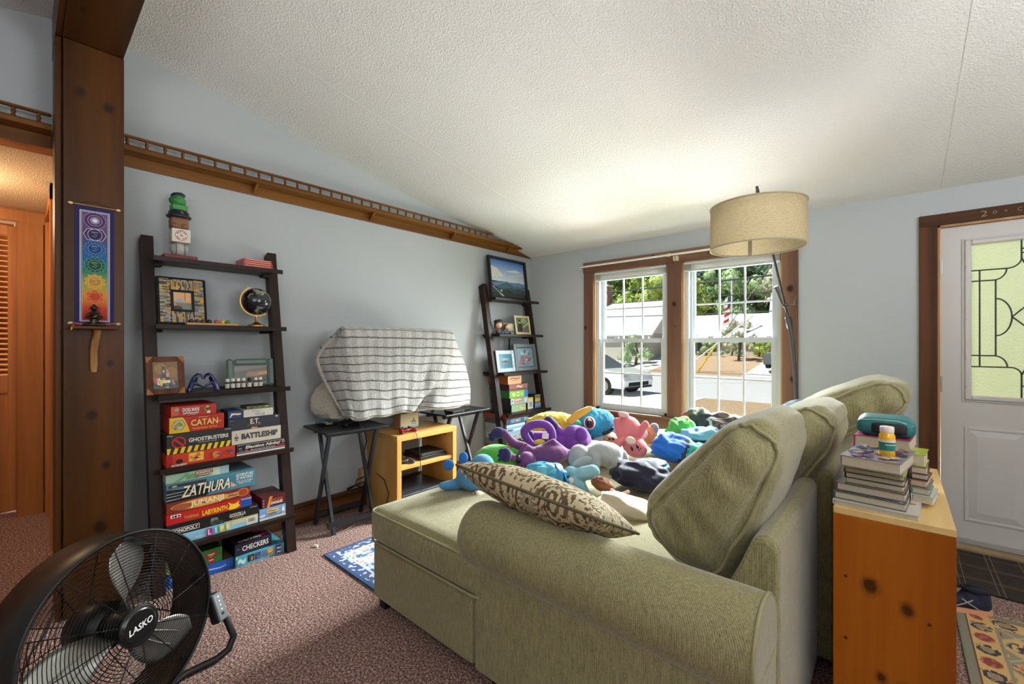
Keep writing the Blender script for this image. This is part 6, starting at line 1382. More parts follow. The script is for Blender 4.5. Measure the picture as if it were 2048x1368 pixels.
# back row: thick book with pink cover, teal pouch on it
zb = BTOP
for lb, th, c, dy in (('grey hardback at the bottom behind the main pile', .05, S(120, 116, 110), 0), ('brown hardback behind the main pile', .045, S(110, 84, 60), .004), ('blue grey hardback behind the main pile', .035, S(90, 104, 120), .0), ('thick pale hardback with a pink back cover behind the main pile', .045, S(190, 60, 110), .002)):
    book(lb, 3.188, 2.05+dy, .15, .20, zb, th, R(-6), c, True); zb += th+.0004
mbp = softbox((3.188, 2.05, zb+.0305), (.15, .17, .058), .022, (.004, .004, .006), 10, wr=.003, seed=3)
pc = thing('zip_pouch', 'teal zip pouch lying on the pink backed book', 'pouch', (3.188, 2.05, zb)); part('body', mbp, plain('teal_nylon', S(30, 104, 108), .5, bscale=120, bstr=.2, var=.15), pc)
part('black_flap', softbox((3.198, 1.963, zb+.030), (.09, .012, .034), .005, (.002, .004, .002), 6), plain('black_nylon', S(24, 26, 28), .6), pc)
part('zip', MB().tube([(3.12, 1.972, zb+.052), (3.16, 1.962, zb+.058), (3.22, 1.96, zb+.058), (3.26, 1.975, zb+.045)], .002, 6), plain('pale_zip', S(150, 190, 180), .6), pc)
bo = thing('pill_bottle', 'yellow pill bottle with white cap and green label standing on the top book', 'bottle', (3.196, 1.745, ZT))
part('body', MB().lathe([(.0175, 0), (.0195, .002), (.0195, .06), (.0165, .068), (.0165, .07)], 22), plain('yellow_plastic', S(240, 180, 16), .25, coat=.4), bo, True)
part('cap', MB().lathe([(.0165, .0702), (.0172, .072), (.0172, .086), (.0155, .088), (.0001, .0883)], 22), plain('pale_cap', S(226, 214, 206), .4), bo, True)
part('wrap_label', MB().tube([(0, 0, .017), (0, 0, .042)], .0198, 22, caps=False, col=S(36, 120, 108)).tube([(0, 0, .0422), (0, 0, .05)], .0198, 22, caps=False, col=S(226, 200, 190)), m_print, bo, True)
lt = MB()
for k in range(7):
    a = R(-95+12*k); lt.box(-.0018, .0018, -.0002, .0002, 0, .0022, M=Matrix.Translation((.0201*math.cos(a), .0201*math.sin(a), .034)) @ Matrix.Rotation(a+math.pi/2, 4, 'Z'), col=S(200, 226, 220))
part('label_lines', lt, m_print, bo, True)
# ---------------- rugs, mat, shoe
def rugprint(x, y, w, l): pass
def rug(name, label, x0, x1, y0, y1, h, fn, nu, nv, fringe=None, edgecol=None, rz=0):
    cx, cy = (x0+x1)/2, (y0+y1)/2
    t = thing(name, label, 'rug', (cx, cy, 0), rz)
    m_ = MB(); w, l = x1-x0, y1-y0
    m_.grid(lambda u, v: Vector(((u-.5)*w, (v-.5)*l, h)), nu, nv, smooth=False, colfn=fn)
    part('pile', m_, printed('rug_pile', 1, bscale=260, bstr=.6, bd=.004, sheen=.15), t, True)
    e = MB()
    for a, b, c, d in ((-w/2-.008, -w/2, -l/2-.008, l/2+.008), (w/2, w/2+.008, -l/2-.008, l/2+.008), (-w/2, w/2, -l/2-.008, -l/2), (-w/2, w/2, l/2, l/2+.008)): e.box(a, b, c, d, .0005, h+.001, bev=.002)
    part('bound_edge', e, plain('binding_'+name, edgecol, .9, bscale=200, bstr=.4), t, True)
    return t
def blue_rug(u, v):
    x, y = u*1.3, v*.9; b = min(x, y, 1.3-x, .9-y); n_ = noise.noise(Vector((x*38, y*38, 1))); n2 = noise.noise(Vector((x*14, y*14, 5)))
    if b < .018: return S(34, 66, 116)
    if b < .075: return S(40, 74, 130) if n_ > -.15 else S(190, 200, 206)
    if b < .09: return S(196, 206, 210)
    if n2 > .28: return S(60, 96, 150) if n_ > -.1 else S(170, 190, 206)
    if n_ > .42: return S(150, 110, 140)
    if n_ < -.5: return S(196, 186, 140)
    if n_ < -.3: return S(196, 150, 160)
    return S(190, 206, 214) if n2 > -.2 else S(206, 204, 196)
rug('area_rug', 'pale blue distressed rug with dark blue border half under the chaise', .60, 1.90, 1.235, 2.1, .008, blue_rug, 200, 140, edgecol=S(44, 76, 120))
def pers(u, v):
    x, y = u*1.25, v*1.7; bx = min(x, 1.25-x); by = min(y, 1.7-y); b = min(bx, by); n_ = noise.noise(Vector((x*60, y*60, 2)))
    crm, rd, bk, sg, org = S(214, 172, 108), S(140, 50, 40), S(44, 40, 40), S(150, 138, 108), S(196, 110, 66)
    if b < .022: return S(132, 126, 106)
    if b < .028: return S(110, 60, 44)
    if b < .115:
        t_ = (y if bx < by else x); k = int(t_/.10); cu = t_/.10-k-.5; cv = (b-.07)/.09
        r = abs(cu)*1.1+abs(cv)*1.2; rr = math.hypot(cu, cv)
        if k % 2 == 0: return rd if (rr < .32 and n_ > -.25) else (org if rr < .36 else crm)
        if rr < .10: return org
        if rr < .24: return sg
        if rr < .40 and n_ > -.2: return bk
        return crm if n_ > -.55 else rd
    if b < .125: return sg
    d1 = ((x+y)/.17) % 1; d2 = ((x-y)/.17) % 1
    if d1 < .06 or d2 < .06: return S(190, 170, 130)
    ck = (int((x+y)/.17)+int((x-y)/.17)*2) % 3; r = math.hypot(d1-.53, d2-.53)
    if r < .30 and n_ > -.1: return (rd, bk, org)[ck]
    if r < .36: return (org, sg, rd)[ck] if n_ > 0 else crm
    return sg if ck != 1 else crm
pr = rug('persian_rug', 'cream and red patterned oriental rug with sage border at the right by the door', 3.435, 4.685, 1.35, 3.05, .009, pers, 210, 280, edgecol=S(132, 128, 108))
f = MB(); rn = random.Random(2)
for i in range(150):
    x = -.625+1.25*i/149; f.add([(x-.004, .858, .006), (x+.004, .858, .006), (x+.003+rn.uniform(-.006, .006), .885+rn.uniform(-.006, .01), .002), (x-.003+rn.uniform(-.006, .006), .885, .002)], [(0, 1, 2, 3)])
part('fringe', f, plain('fringe_wool', S(206, 176, 130), 1), pr, True, kind='stuff')
mt_ = thing('door_mat', 'dark brown ribbed entry mat with embossed tile lines before the front door', 'mat', (4.05, 3.60, 0))
def matmat():
    m, nt, b = nmat('ribbed_mat'); v = coords(nt); sep = node(nt, 'SeparateXYZ'); nt.links.new(v, sep.inputs[0]); n1 = noise_(nt, coords(nt, 'Object', (1, 6, 1)), 40, 3); n2 = noise_(nt, v, 9, 4)
    w = math_(nt, 'SINE', math_(nt, 'MULTIPLY', math_(nt, 'ADD', sep.outputs[1], math_(nt, 'MULTIPLY', n2, .012)), 900))
    c = ramp(nt, math_(nt, 'ADD', math_(nt, 'MULTIPLY', n1, .8), math_(nt, 'MULTIPLY', w, .08)), [(.3, S(30, 22, 18)), (.6, S(66, 50, 42)), (.8, S(120, 98, 80))])
    nt.links.new(c, b.inputs['Base Color']); b.inputs['Roughness'].default_value = .9; bump(nt, b, math_(nt, 'ADD', n1, math_(nt, 'MULTIPLY', w, .3)), .6, .004); return m
mm = matmat()
part('pad', MB().box(3.45, 4.65, 3.305, 3.90, .0005, .009, bev=.003), mm, mt_)
ln = MB()
for i in range(9):
    for dx in (0, .022): ln.box(3.47+.14*i+dx, 3.474+.14*i+dx, 3.31, 3.895, .009, .0105)
for y in (3.45, 3.47, 3.64, 3.66, 3.82): ln.box(3.455, 4.645, y, y+.003, .009, .0103)
part('embossed_lines', ln, plain('mat_relief', S(110, 92, 74), .9, var=.4, vscale=60), mt_)
sho = thing('running_shoe', 'navy running shoe with peach sole on the carpet behind the pine box', 'shoe', (3.43, 3.02, 0), R(200))
SM = None
sh = [('t', [(-.10, 0, .055), (-.06, 0, .055), (0, 0, .048), (.06, 0, .036), (.12, 0, .028)], [.034, .036, .034, .032, .026]), ('t', [(-.10, 0, .05), (-.095, 0, .085)], [.034, .036]), ('t', [(-.06, 0, .05), (-.045, 0, .082)], [.034, .030])]
mb = blob(sh, .006, 4); mb.v = [(x, y, max(.028, z)) for x, y, z in mb.v]; part('upper', mb, plain('navy_mesh', S(38, 40, 66), .8, bscale=200, bstr=.5), sho, True)
part('collar', MB().tube([(-.072+.048*math.cos(a), .029*math.sin(a), .113+.006*math.cos(a)) for a in [2*math.pi*i/24 for i in range(24)]], .008, 8, closed=True), plain('dark_lining', S(20, 22, 38), .9), sho, True)
part('opening', MB().ell((-.072, 0, .112), (.044, .026, .004), n=16, k=6), plain('dark_lining', S(20, 22, 38), .9), sho, True)
def solep(k): return [(-.135*k, -.02), (-.13*k, .02), (-.10, .036), (-.02, .034), (.06, .040), (.12, .034), (.15*k, .01), (.15*k, -.012), (.12, -.034), (.06, -.038), (-.02, -.032), (-.10, -.036)][::-1]
s_ = MB(); s_.prism(solep(1), 'z', .001, .03); part('sole', s_, plain('peach_foam', S(226, 164, 126), .7), sho, True)
for sy in (-1, 1):
    for a, b_ in (((-.05, .075), (.02, .035)), ((-.01, .075), (-.07, .035))): part('side_stripe', MB().tube([(a[0], sy*.034, a[1]), ((a[0]+b_[0])/2, sy*.0385, (a[1]+b_[1])/2), (b_[0], sy*.037, b_[1])], .003, 5), plain('shoe_silver', S(176, 160, 150), .5), sho, True)
# ================================================================ plush toys and clothes on the sofa
PL = {'blue': (84, 148, 196), 'deepblue': (34, 112, 196), 'white': (226, 224, 218), 'black': (26, 22, 24), 'orange': (226, 150, 60), 'cream': (214, 200, 172), 'brown': (128, 78, 44), 'green': (84, 178, 62), 'lime': (140, 200, 90), 'darkgreen': (44, 130, 40), 'yellow': (216, 186, 60), 'red': (206, 60, 40), 'purple': (112, 62, 112), 'violet': (112, 56, 152), 'indigo': (46, 36, 88), 'yellowfur': (236, 206, 66), 'bluefur': (30, 150, 196), 'horn': (226, 174, 66), 'teal': (60, 160, 130), 'maroon': (116, 40, 56), 'paleblue': (160, 184, 196), 'pink': (222, 122, 128), 'creampink': (226, 196, 176), 'palepink': (236, 180, 176), 'tan': (176, 140, 100), 'orangefur': (206, 138, 76), 'greyknit': (130, 126, 130), 'grey': (172, 176, 180), 'satin': (168, 182, 188), 'aqua': (140, 190, 206), 'manefur': (132, 72, 36)}
def plushmat(k):
    fur = k.endswith('fur') or k in ('bluefur', 'yellowfur')
    if k in ('satin',): return plain('plush_'+k, S(*PL[k]), .32, bscale=25, bstr=.3, bd=.006)
    if k == 'black': return plain('plush_black', S(*PL[k]), .35)
    return plain('plush_'+k, S(*PL[k]), .95, bscale=130 if fur else 220, bstr=.9 if fur else .35, bd=.012 if fur else .003, var=.14 if fur else .07, vscale=60 if fur else 14, sheen=.25)
def plush(label, parts):
    t = None
    for nm, key, shapes, vox in parts:
        if vox: mb = blob(shapes, vox, 3)
        else:
            mb = MB()
            for sh in shapes:
                if sh[0] == 'e': mb.ell(sh[1], sh[2], rot=sh[3], n=20, k=14)
                elif sh[0] == 'b':
                    c, d_ = sh[1], sh[2]; mb.cbox((0, 0, -d_[2]/2), d_, M=Matrix.Translation(c) @ Matrix.Rotation(R(41.5), 4, 'Z') @ Matrix.Rotation(R(5), 4, 'Y'))
                else:
                    P, rr = sh[1], sh[2]; Q = []; q = []
                    for i in range(len(P)-1):
                        for k in range(4): Q.append(cat(P, (i+k/4)/(len(P)-1))); q.append(rr[i]+(rr[i+1]-rr[i])*k/4)
                    Q.append(Vector(P[-1])); q.append(rr[-1]); mb.tube(Q, q, 12); mb.ell(P[0], rr[0]*.99, n=12, k=8); mb.ell(P[-1], rr[-1]*.99, n=12, k=8)
        if key.endswith('fur'):
            vs = []
            c = sum((Vector(v) for v in mb.v), Vector())/len(mb.v)
            for v in mb.v:
                q = Vector(v); n_ = noise.noise(q*70)+.5*noise.noise(q*150); vs.append(tuple(q+(q-c).normalized()*(.014 if key == 'manefur' else .006)*n_))
            mb.v = vs
        if t is None:
            lo = [min(v[i] for v in mb.v) for i in range(3)]; hi = [max(v[i] for v in mb.v) for i in range(3)]
            t = thing('plush_toy', label, 'plush toy', ((lo[0]+hi[0])/2, (lo[1]+hi[1])/2, lo[2]), 0, 'plush toys on the sofa'); t['group'] = 'plush toys on the sofa'
        part(nm, mb, plushmat(key), t)
m_cloth = printed('dyed_cloth', .8, bscale=400, bstr=.2, sheen=.2, bd=.002); m_satin = printed('satin_cloth', .35, bscale=300, bstr=.1)
def clothcol(key, p, n_):
    x, y, z = p
    if key == 'shorts': return S(46, 140, 190) if x > .55 else (S(96, 180, 206) if n_ > 0 else S(60, 156, 198))
    if key == 'raglan':
        if -.12 < x-.3*z < .06: return S(40, 38, 78)
        return S(24, 110, 206) if x-.3*z < -.12 else (S(60, 176, 176) if n_ > -.1 else S(30, 140, 140))
    if key == 'navy': return S(24, 26, 54) if n_ > -.35 else S(40, 44, 86)
    if key == 'aquacamo': return S(90, 84, 100) if (x < -.05 and z > .45) else (S(80, 186, 206) if n_ > .05 else (S(24, 110, 190) if n_ > -.35 else S(30, 40, 80)))
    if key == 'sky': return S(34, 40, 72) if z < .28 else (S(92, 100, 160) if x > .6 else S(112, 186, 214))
    if key == 'teal': return S(40, 140, 120) if n_ > -.2 else S(70, 176, 170)
    if key == 'green': return S(70, 180, 70) if n_ > -.3 else S(150, 200, 80)
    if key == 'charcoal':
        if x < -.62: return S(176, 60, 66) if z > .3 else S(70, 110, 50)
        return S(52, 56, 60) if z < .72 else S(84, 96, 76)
    if key == 'camo':
        if x < -.75: return S(206, 214, 220)
        return S(126, 108, 88) if n_ > .05 else (S(66, 68, 88) if n_ > -.3 else S(176, 160, 128))
    if key == 'cream': return S(196, 184, 160)
    if key == 'pale': return S(206, 208, 190)
    if key == 'beige': return S(196, 176, 144)
    if key == 'denim': return S(146, 176, 196)
def heap(name, label, c, r, roll, key, seed):
    Rt = Matrix.Rotation(R(41.515), 4, 'Z') @ Matrix.Rotation(roll, 4, 'Y')
    T = Matrix.Translation(c) @ Rt
    mb = MB(); nu, nv = 64, 40
    def loc(u, v):
        a = 2*math.pi*u; k = math.sin(math.pi*v); p = Vector((math.cos(a)*k, math.sin(a)*k, -math.cos(math.pi*v)))
        if p.z < 0: p.z *= .55
        w = noise.noise(Vector((p.x*2.2+seed, p.y*2.2, p.z*2.2)))*.18+noise.ridged_multi_fractal(Vector((p.x*1.6+seed, p.y*1.1, p.z*2.6)), 1, 2, 3, 1, 2)*.10-.1
        return p, p*(1+w)
    def fn(u, v):
        p, q = loc(u, v); w_ = T @ Vector((q.x*r[0], q.y*r[1], q.z*r[2])); w_.z = max(w_.z, .497); return w_
    def cf(u, v):
        p, q = loc(u, v); return clothcol(key, p, noise.noise(Vector((p.x*3+seed, p.y*3, p.z*3))))
    mb.grid(fn, nu, nv, colfn=cf)
    t = thing(name, label, 'clothing' if 'sheet' not in name and 'blanket' not in name else 'bedding', (c[0], c[1], min(v[2] for v in mb.v)))
    part('cloth', mb, m_satin if key in ('shorts', 'aquacamo') else m_cloth, t)
    if key == 'shorts':
        b = MB(); b.grid(lambda u, v: T @ Vector(((.42+.30*v)*r[0], (math.cos(math.pi*u))*r[1]*1.0, (math.sin(math.pi*u)*(1.0-.2*v)+.06*noise.noise(Vector((u*9, v*4, 2))))*r[2]*1.03-.002)), 30, 8); part('waistband', b, plain('blue_band', S(30, 130, 186), .5, bscale=60, bstr=.4), t)
        d_ = MB(); 
        for k in range(5): d_.tube([T @ Vector((.74*r[0], (-.7+.1*k)*r[1], .55*r[2])), T @ Vector(((.86+.05*k)*r[0], (-1+.05*k)*r[1], (.1-.1*k)*r[2])), T @ Vector(((.8+.1*k)*r[0], (-1.1)*r[1], (-.5-.06*k)*r[2]))], .0035, 5)
        part('drawstring', d_, plain('blue_band', S(30, 130, 186), .5), t)
plush('blue plush animal with round ears lying at the left edge of the chaise',
 [('body', 'blue', [('e',(1.487,1.644,0.573),(0.0984,0.0929,0.082),(0,-0.0,0.7246)),('e',(1.522,1.675,0.633),(0.0656,0.0656,0.0601),(0,-0.0,0.7246)),('t',[(1.419,1.585,0.529),(1.384,1.526,0.525),(1.372,1.516,0.528)],[0.0328,0.0246,0.0191])], 0.007),
  ('ear', 'deepblue', [('e',(1.406,1.533,0.642),(0.0297,0.0216,0.0297),(0,-0.0,0.7246))], 0),
  ('ear', 'deepblue', [('e',(1.444,1.606,0.672),(0.0246,0.0191,0.0328),(0,0.175,0.7246))], 0),
  ('ear', 'blue', [('e',(1.499,1.655,0.644),(0.0273,0.0191,0.0246),(0,-0.0,0.7246))], 0),
  ('eye', 'white', [('e',(1.532,1.551,0.606),(0.0105,0.0079,0.0157),(0,-0.0,0.7246))], 0),
  ('pupil', 'black', [('e',(1.542,1.546,0.604),(0.0052,0.0052,0.0078),(0,-0.0,0.7246))], 0),
  ('crest', 'orange', [('e',(1.502,1.544,0.625),(0.0079,0.0105,0.0105),(0,-0.0,0.7246))], 0)])
plush('small cream stuffed paw sticking out from under the throw pillow',
 [('paw', 'cream', [('e',(1.561,1.603,0.497),(0.0317,0.037,0.0238),(0,0.349,0.7246)),('t',[(1.561,1.603,0.497),(1.618,1.654,0.466)],[0.0238,0.0211])], 0.006),
  ('pad', 'brown', [('e',(1.571,1.572,0.518),(0.0052,0.0052,0.0078),(0,-0.0,0.7246))], 0)])
plush('big bright green round plush toy behind the blue one',
 [('body', 'green', [('e',(1.414,1.9,0.581),(0.1504,0.1324,0.1083),(0,-0.0,0.7246)),('e',(1.351,1.844,0.56),(0.0782,0.0782,0.0722),(0,-0.0,0.7246))], 0.008),
  ('foot', 'lime', [('e',(1.536,1.929,0.53),(0.0411,0.0411,0.05),(0,-0.0,0.7246))], 0),
  ('seam_patch', 'darkgreen', [('e',(1.47,1.95,0.53),(0.012,0.0662,0.0662),(0,0.244,0.7246))], 0)])
plush('green plush toy with yellow collar peeking out behind the purple one',
 [('body', 'green', [('e',(1.341,2.143,0.58),(0.0654,0.0589,0.0556),(0,-0.0,0.7246)),('e',(1.331,2.134,0.623),(0.0327,0.0294,0.0294),(0,-0.0,0.7246))], 0.008),
  ('collar', 'yellow', [('e',(1.351,2.112,0.565),(0.0453,0.0389,0.013),(0,0.262,0.7246))], 0),
  ('tuft', 'red', [('e',(1.335,2.11,0.637),(0.0195,0.0162,0.0162),(0,0.524,0.7246))], 0)])
plush('dusty purple long-armed plush creature with dark hands lying on its back',
 [('body', 'purple', [('e',(1.65,2.109,0.635),(0.1203,0.0842,0.0602),(0,-0.07,0.7246)),('e',(1.598,2.063,0.623),(0.0722,0.0662,0.0511),(0,-0.0,0.7246)),('t',[(1.569,2.038,0.641),(1.518,2.019,0.673),(1.484,1.989,0.688),(1.47,1.95,0.722),(1.447,1.93,0.759)],[0.0361,0.0301,0.0271,0.0256,0.0241]),('t',[(1.632,2.093,0.671),(1.67,2.127,0.701),(1.695,2.149,0.668)],[0.0271,0.0271,0.0271]),('t',[(1.711,2.163,0.641),(1.751,2.199,0.629),(1.785,2.229,0.632)],[0.0301,0.0271,0.0241]),('t',[(1.583,2.05,0.62),(1.563,1.965,0.61),(1.565,1.861,0.648)],[0.0301,0.0241,0.0211]),('t',[(1.576,2.044,0.611),(1.574,1.975,0.595)],[0.0481,0.0602])], 0.0065),
  ('head', 'purple', [('e',(1.585,1.971,0.598),(0.0588,0.0588,0.0647),(0,0.436,0.7246)),('t',[(1.578,1.952,0.58),(1.571,1.933,0.53)],[0.0421,0.0301])], 0.0065),
  ('ear', 'purple', [('e',(1.589,1.935,0.681),(0.0145,0.0145,0.0436),(0,0.663,0.7246))], 0),
  ('ear', 'purple', [('e',(1.655,1.913,0.585),(0.017,0.0142,0.0227),(0,0.349,0.7246))], 0),
  ('eye_patch', 'black', [('e',(1.585,1.899,0.633),(0.0144,0.0144,0.0259),(0,-0.175,0.7246))], 0),
  ('eye_patch', 'black', [('e',(1.616,1.899,0.581),(0.0171,0.0114,0.02),(0,-0.175,0.7246))], 0),
  ('hand', 'indigo', [('e',(1.42,1.906,0.759),(0.0421,0.0331,0.0361),(0,-0.209,0.7246)),('t',[(1.407,1.894,0.747),(1.384,1.874,0.734),(1.38,1.87,0.716)],[0.012,0.009,0.006]),('t',[(1.407,1.894,0.734),(1.393,1.882,0.71)],[0.012,0.0075]),('t',[(1.398,1.886,0.756),(1.38,1.87,0.747)],[0.012,0.0075])], 0.005),
  ('hand', 'indigo', [('e',(1.557,1.827,0.665),(0.034,0.0312,0.0425),(0,-0.0,0.7246)),('t',[(1.54,1.812,0.693),(1.53,1.803,0.685)],[0.012,0.009]),('t',[(1.538,1.81,0.67),(1.526,1.799,0.662)],[0.012,0.009]),('t',[(1.54,1.812,0.648),(1.528,1.801,0.636)],[0.012,0.009])], 0.005)])
plush('big violet plush dragon with a looped tail lying behind the dusty purple one',
 [('body', 'violet', [('e',(1.584,2.492,0.629),(0.1152,0.1219,0.1152),(0,-0.0,0.7246)),('e',(1.488,2.406,0.623),(0.1016,0.0948,0.0745),(0,-0.0,0.7246)),('e',(1.672,2.435,0.701),(0.0458,0.0458,0.0524),(0,-0.0,0.7246)),('t',[(1.488,2.406,0.643),(1.419,2.346,0.656),(1.361,2.294,0.663)],[0.061,0.0474,0.0406]),('t',[(1.528,2.442,0.663),(1.517,2.366,0.734),(1.497,2.348,0.761)],[0.0305,0.0305,0.0288])], 0.008),
  ('tail', 'violet', [('t',[(1.493,2.25,0.614),(1.446,2.21,0.631),(1.417,2.184,0.676),(1.405,2.173,0.722),(1.427,2.192,0.757),(1.468,2.229,0.774),(1.51,2.265,0.767),(1.534,2.287,0.731),(1.541,2.293,0.683)],[0.0305,0.0271,0.0271,0.0271,0.0271,0.0271,0.0271,0.0271,0.0271])], 0),
  ('hand', 'indigo', [('t',[(1.513,2.349,0.749),(1.486,2.325,0.786)],[0.0322,0.0305])], 0),
  ('foot', 'indigo', [('e',(1.367,2.286,0.669),(0.027,0.0371,0.0405),(0,-0.0,0.7246))], 0),
  ('care_tag', 'white', [('b',(1.531,2.231,0.704),(0.042,0.002,0.036))], 0),
  ('belly_patch', 'yellow', [('e',(1.488,2.22,0.661),(0.0387,0.0194,0.0161),(0,-0.14,0.7246))], 0),
  ('claw', 'black', [('e',(1.308,2.247,0.626),(0.0305,0.0305,0.0271),(0,-0.0,0.7246))], 0)])
plush('fluffy yellow plush toy lying at the back near the corner shelf',
 [('body', 'yellowfur', [('e',(1.273,2.617,0.718),(0.1493,0.097,0.0672),(0,-0.07,0.7246)),('e',(1.334,2.671,0.703),(0.097,0.0896,0.0821),(0,-0.0,0.7246)),('e',(1.172,2.528,0.707),(0.041,0.0373,0.0373),(0,-0.0,0.7246)),('e',(1.144,2.503,0.643),(0.0448,0.0448,0.041),(0,-0.0,0.7246)),('e',(1.183,2.537,0.651),(0.0672,0.0597,0.0522),(0,-0.0,0.7246)),('e',(1.384,2.715,0.733),(0.0448,0.0373,0.0336),(0,-0.0,0.7246))], 0.009)])
plush('turquoise furry plush dragon head with big maroon eye and yellow horn',
 [('body', 'bluefur', [('e',(1.576,2.752,0.707),(0.1374,0.1302,0.1157),(0,0.349,0.7246)),('e',(1.617,2.788,0.725),(0.1085,0.1085,0.094),(0,0.611,0.7246)),('e',(1.555,2.733,0.761),(0.0868,0.0868,0.0796),(0,-0.0,0.7246)),('e',(1.641,2.809,0.678),(0.0579,0.0651,0.0506),(0,-0.0,0.7246))], 0.009),
  ('horn', 'horn', [('t',[(1.536,2.503,0.764),(1.575,2.537,0.806),(1.613,2.571,0.833),(1.642,2.596,0.854)],[0.0235,0.0271,0.0235,0.0127])], 0),
  ('cheek', 'teal', [('e',(1.531,2.579,0.736),(0.0455,0.0315,0.0315),(0,0.262,0.7246))], 0),
  ('eye', 'white', [('e',(1.634,2.596,0.75),(0.0395,0.0172,0.0447),(0,-0.14,0.7246))], 0),
  ('iris', 'maroon', [('e',(1.638,2.59,0.751),(0.0326,0.0172,0.0395),(0,-0.14,0.7246))], 0),
  ('pupil', 'black', [('e',(1.643,2.581,0.753),(0.0205,0.0171,0.0274),(0,-0.14,0.7246))], 0),
  ('glint', 'white', [('e',(1.65,2.563,0.78),(0.0088,0.0102,0.0102),(0,-0.0,0.7246))], 0),
  ('mouth', 'black', [('t',[(1.696,2.684,0.672),(1.719,2.705,0.683),(1.74,2.723,0.707)],[0.0108,0.0127,0.0108])], 0),
  ('jaw', 'paleblue', [('e',(1.655,2.742,0.637),(0.0851,0.071,0.0319),(0,-0.244,0.7246))], 0)])
plush('pink plush pig lying upside down beside the turquoise dragon',
 [('body', 'pink', [('e',(1.876,2.683,0.721),(0.0866,0.0866,0.0932),(0,0.209,0.7246)),('e',(1.891,2.697,0.654),(0.0666,0.0666,0.0533),(0,-0.0,0.7246)),('t',[(1.932,2.693,0.674),(1.968,2.684,0.726),(1.998,2.685,0.775)],[0.03,0.0266,0.0233]),('t',[(1.993,2.68,0.769),(2.003,2.689,0.782)],[0.0133,0.0117]),('t',[(1.854,2.664,0.781),(1.859,2.668,0.814)],[0.0366,0.03]),('t',[(1.826,2.639,0.747),(1.819,2.633,0.781)],[0.0266,0.0233]),('t',[(1.872,2.613,0.665),(1.867,2.569,0.652)],[0.0333,0.03])], 0.0075),
  ('head', 'pink', [('e',(1.943,2.649,0.624),(0.0812,0.0715,0.065),(0,0.349,0.7246))], 0),
  ('snout', 'creampink', [('e',(1.958,2.555,0.684),(0.0316,0.0253,0.0253),(0,0.262,0.7246))], 0),
  ('sole', 'palepink', [('e',(1.873,2.627,0.83),(0.0361,0.0197,0.0197),(0,0.175,0.7246))], 0),
  ('eye', 'black', [('e',(1.971,2.547,0.637),(0.0082,0.0094,0.0157),(0,-0.314,0.7246))], 0),
  ('eye', 'black', [('e',(1.995,2.575,0.649),(0.0082,0.0094,0.0157),(0,-0.314,0.7246))], 0),
  ('smile', 'black', [('t',[(1.998,2.584,0.622),(2.007,2.592,0.632),(2.009,2.594,0.641)],[0.0023,0.0023,0.0023])], 0)])
plush('small tan plush face peeking out between the dragon jaw and the pig',
 [('face', 'tan', [('e',(1.742,2.698,0.635),(0.0517,0.0413,0.031),(0,-0.0,0.7246))], 0),
  ('eye', 'black', [('e',(1.757,2.651,0.649),(0.0088,0.0068,0.0102),(0,-0.0,0.7246))], 0),
  ('eye', 'black', [('e',(1.775,2.667,0.649),(0.0088,0.0068,0.0102),(0,-0.0,0.7246))], 0)])
plush('orange plush animal in a grey knitted cap behind the pig',
 [('body', 'orangefur', [('e',(1.943,2.876,0.67),(0.0482,0.0517,0.0654),(0,-0.0,0.7246))], 0),
  ('face', 'cream', [('e',(1.927,2.809,0.681),(0.0306,0.0272,0.034),(0,-0.0,0.7246))], 0),
  ('knitted_cap', 'greyknit', [('e',(1.959,2.89,0.704),(0.0344,0.0413,0.0482),(0,0.524,0.7246))], 0),
  ('eye', 'black', [('e',(1.935,2.769,0.696),(0.005,0.0067,0.0067),(0,-0.0,0.7246))], 0)])
plush('grey plush elephant with satin ears lying on its side in the middle of the pile',
 [('body', 'grey', [('e',(1.956,2.22,0.666),(0.0918,0.0861,0.0689),(0,-0.105,0.7246)),('e',(1.989,2.249,0.651),(0.0689,0.0746,0.0746),(0,-0.0,0.7246)),('e',(1.92,2.188,0.651),(0.0631,0.0689,0.0631),(0,-0.0,0.7246)),('t',[(1.946,2.144,0.656),(1.945,2.13,0.594)],[0.0344,0.0316]),('t',[(2.039,2.213,0.63),(2.065,2.21,0.58),(2.057,2.202,0.561)],[0.0344,0.0287,0.0344]),('t',[(2.038,2.292,0.663),(2.049,2.302,0.628)],[0.0258,0.023])], 0.0075),
  ('head', 'grey', [('e',(1.853,2.129,0.66),(0.0603,0.0574,0.0574),(0,-0.0,0.7246)),('e',(1.834,2.112,0.634),(0.0402,0.0402,0.0517),(0,-0.0,0.7246)),('t',[(1.825,2.104,0.628),(1.834,2.112,0.591)],[0.0258,0.023])], 0.007),
  ('ear', 'satin', [('e',(1.905,2.074,0.635),(0.0613,0.0084,0.0306),(0,-0.384,0.7246))], 0),
  ('foot_pad', 'satin', [('e',(2.082,2.178,0.583),(0.0246,0.011,0.0329),(0,0.436,0.7246))], 0)])
plush('aqua plush animal lying half under the blue satin shorts',
 [('body', 'aqua', [('e',(1.9,2.01,0.535),(0.0601,0.0546,0.0519),(0,-0.0,0.7246)),('t',[(1.9,2.01,0.565),(1.942,2.02,0.593),(1.988,2.048,0.604)],[0.0328,0.0383,0.041]),('t',[(1.9,2.01,0.546),(1.945,2.01,0.528),(1.967,2.016,0.497)],[0.0328,0.0273,0.0219]),('e',(1.884,1.996,0.6),(0.0383,0.0328,0.0273),(0,-0.0,0.7246))], 0.0075),
  ('muzzle', 'white', [('e',(1.91,1.952,0.562),(0.0187,0.0161,0.0187),(0,-0.0,0.7246))], 0),
  ('eye', 'black', [('e',(1.903,1.939,0.585),(0.004,0.0053,0.0067),(0,-0.0,0.7246))], 0)])
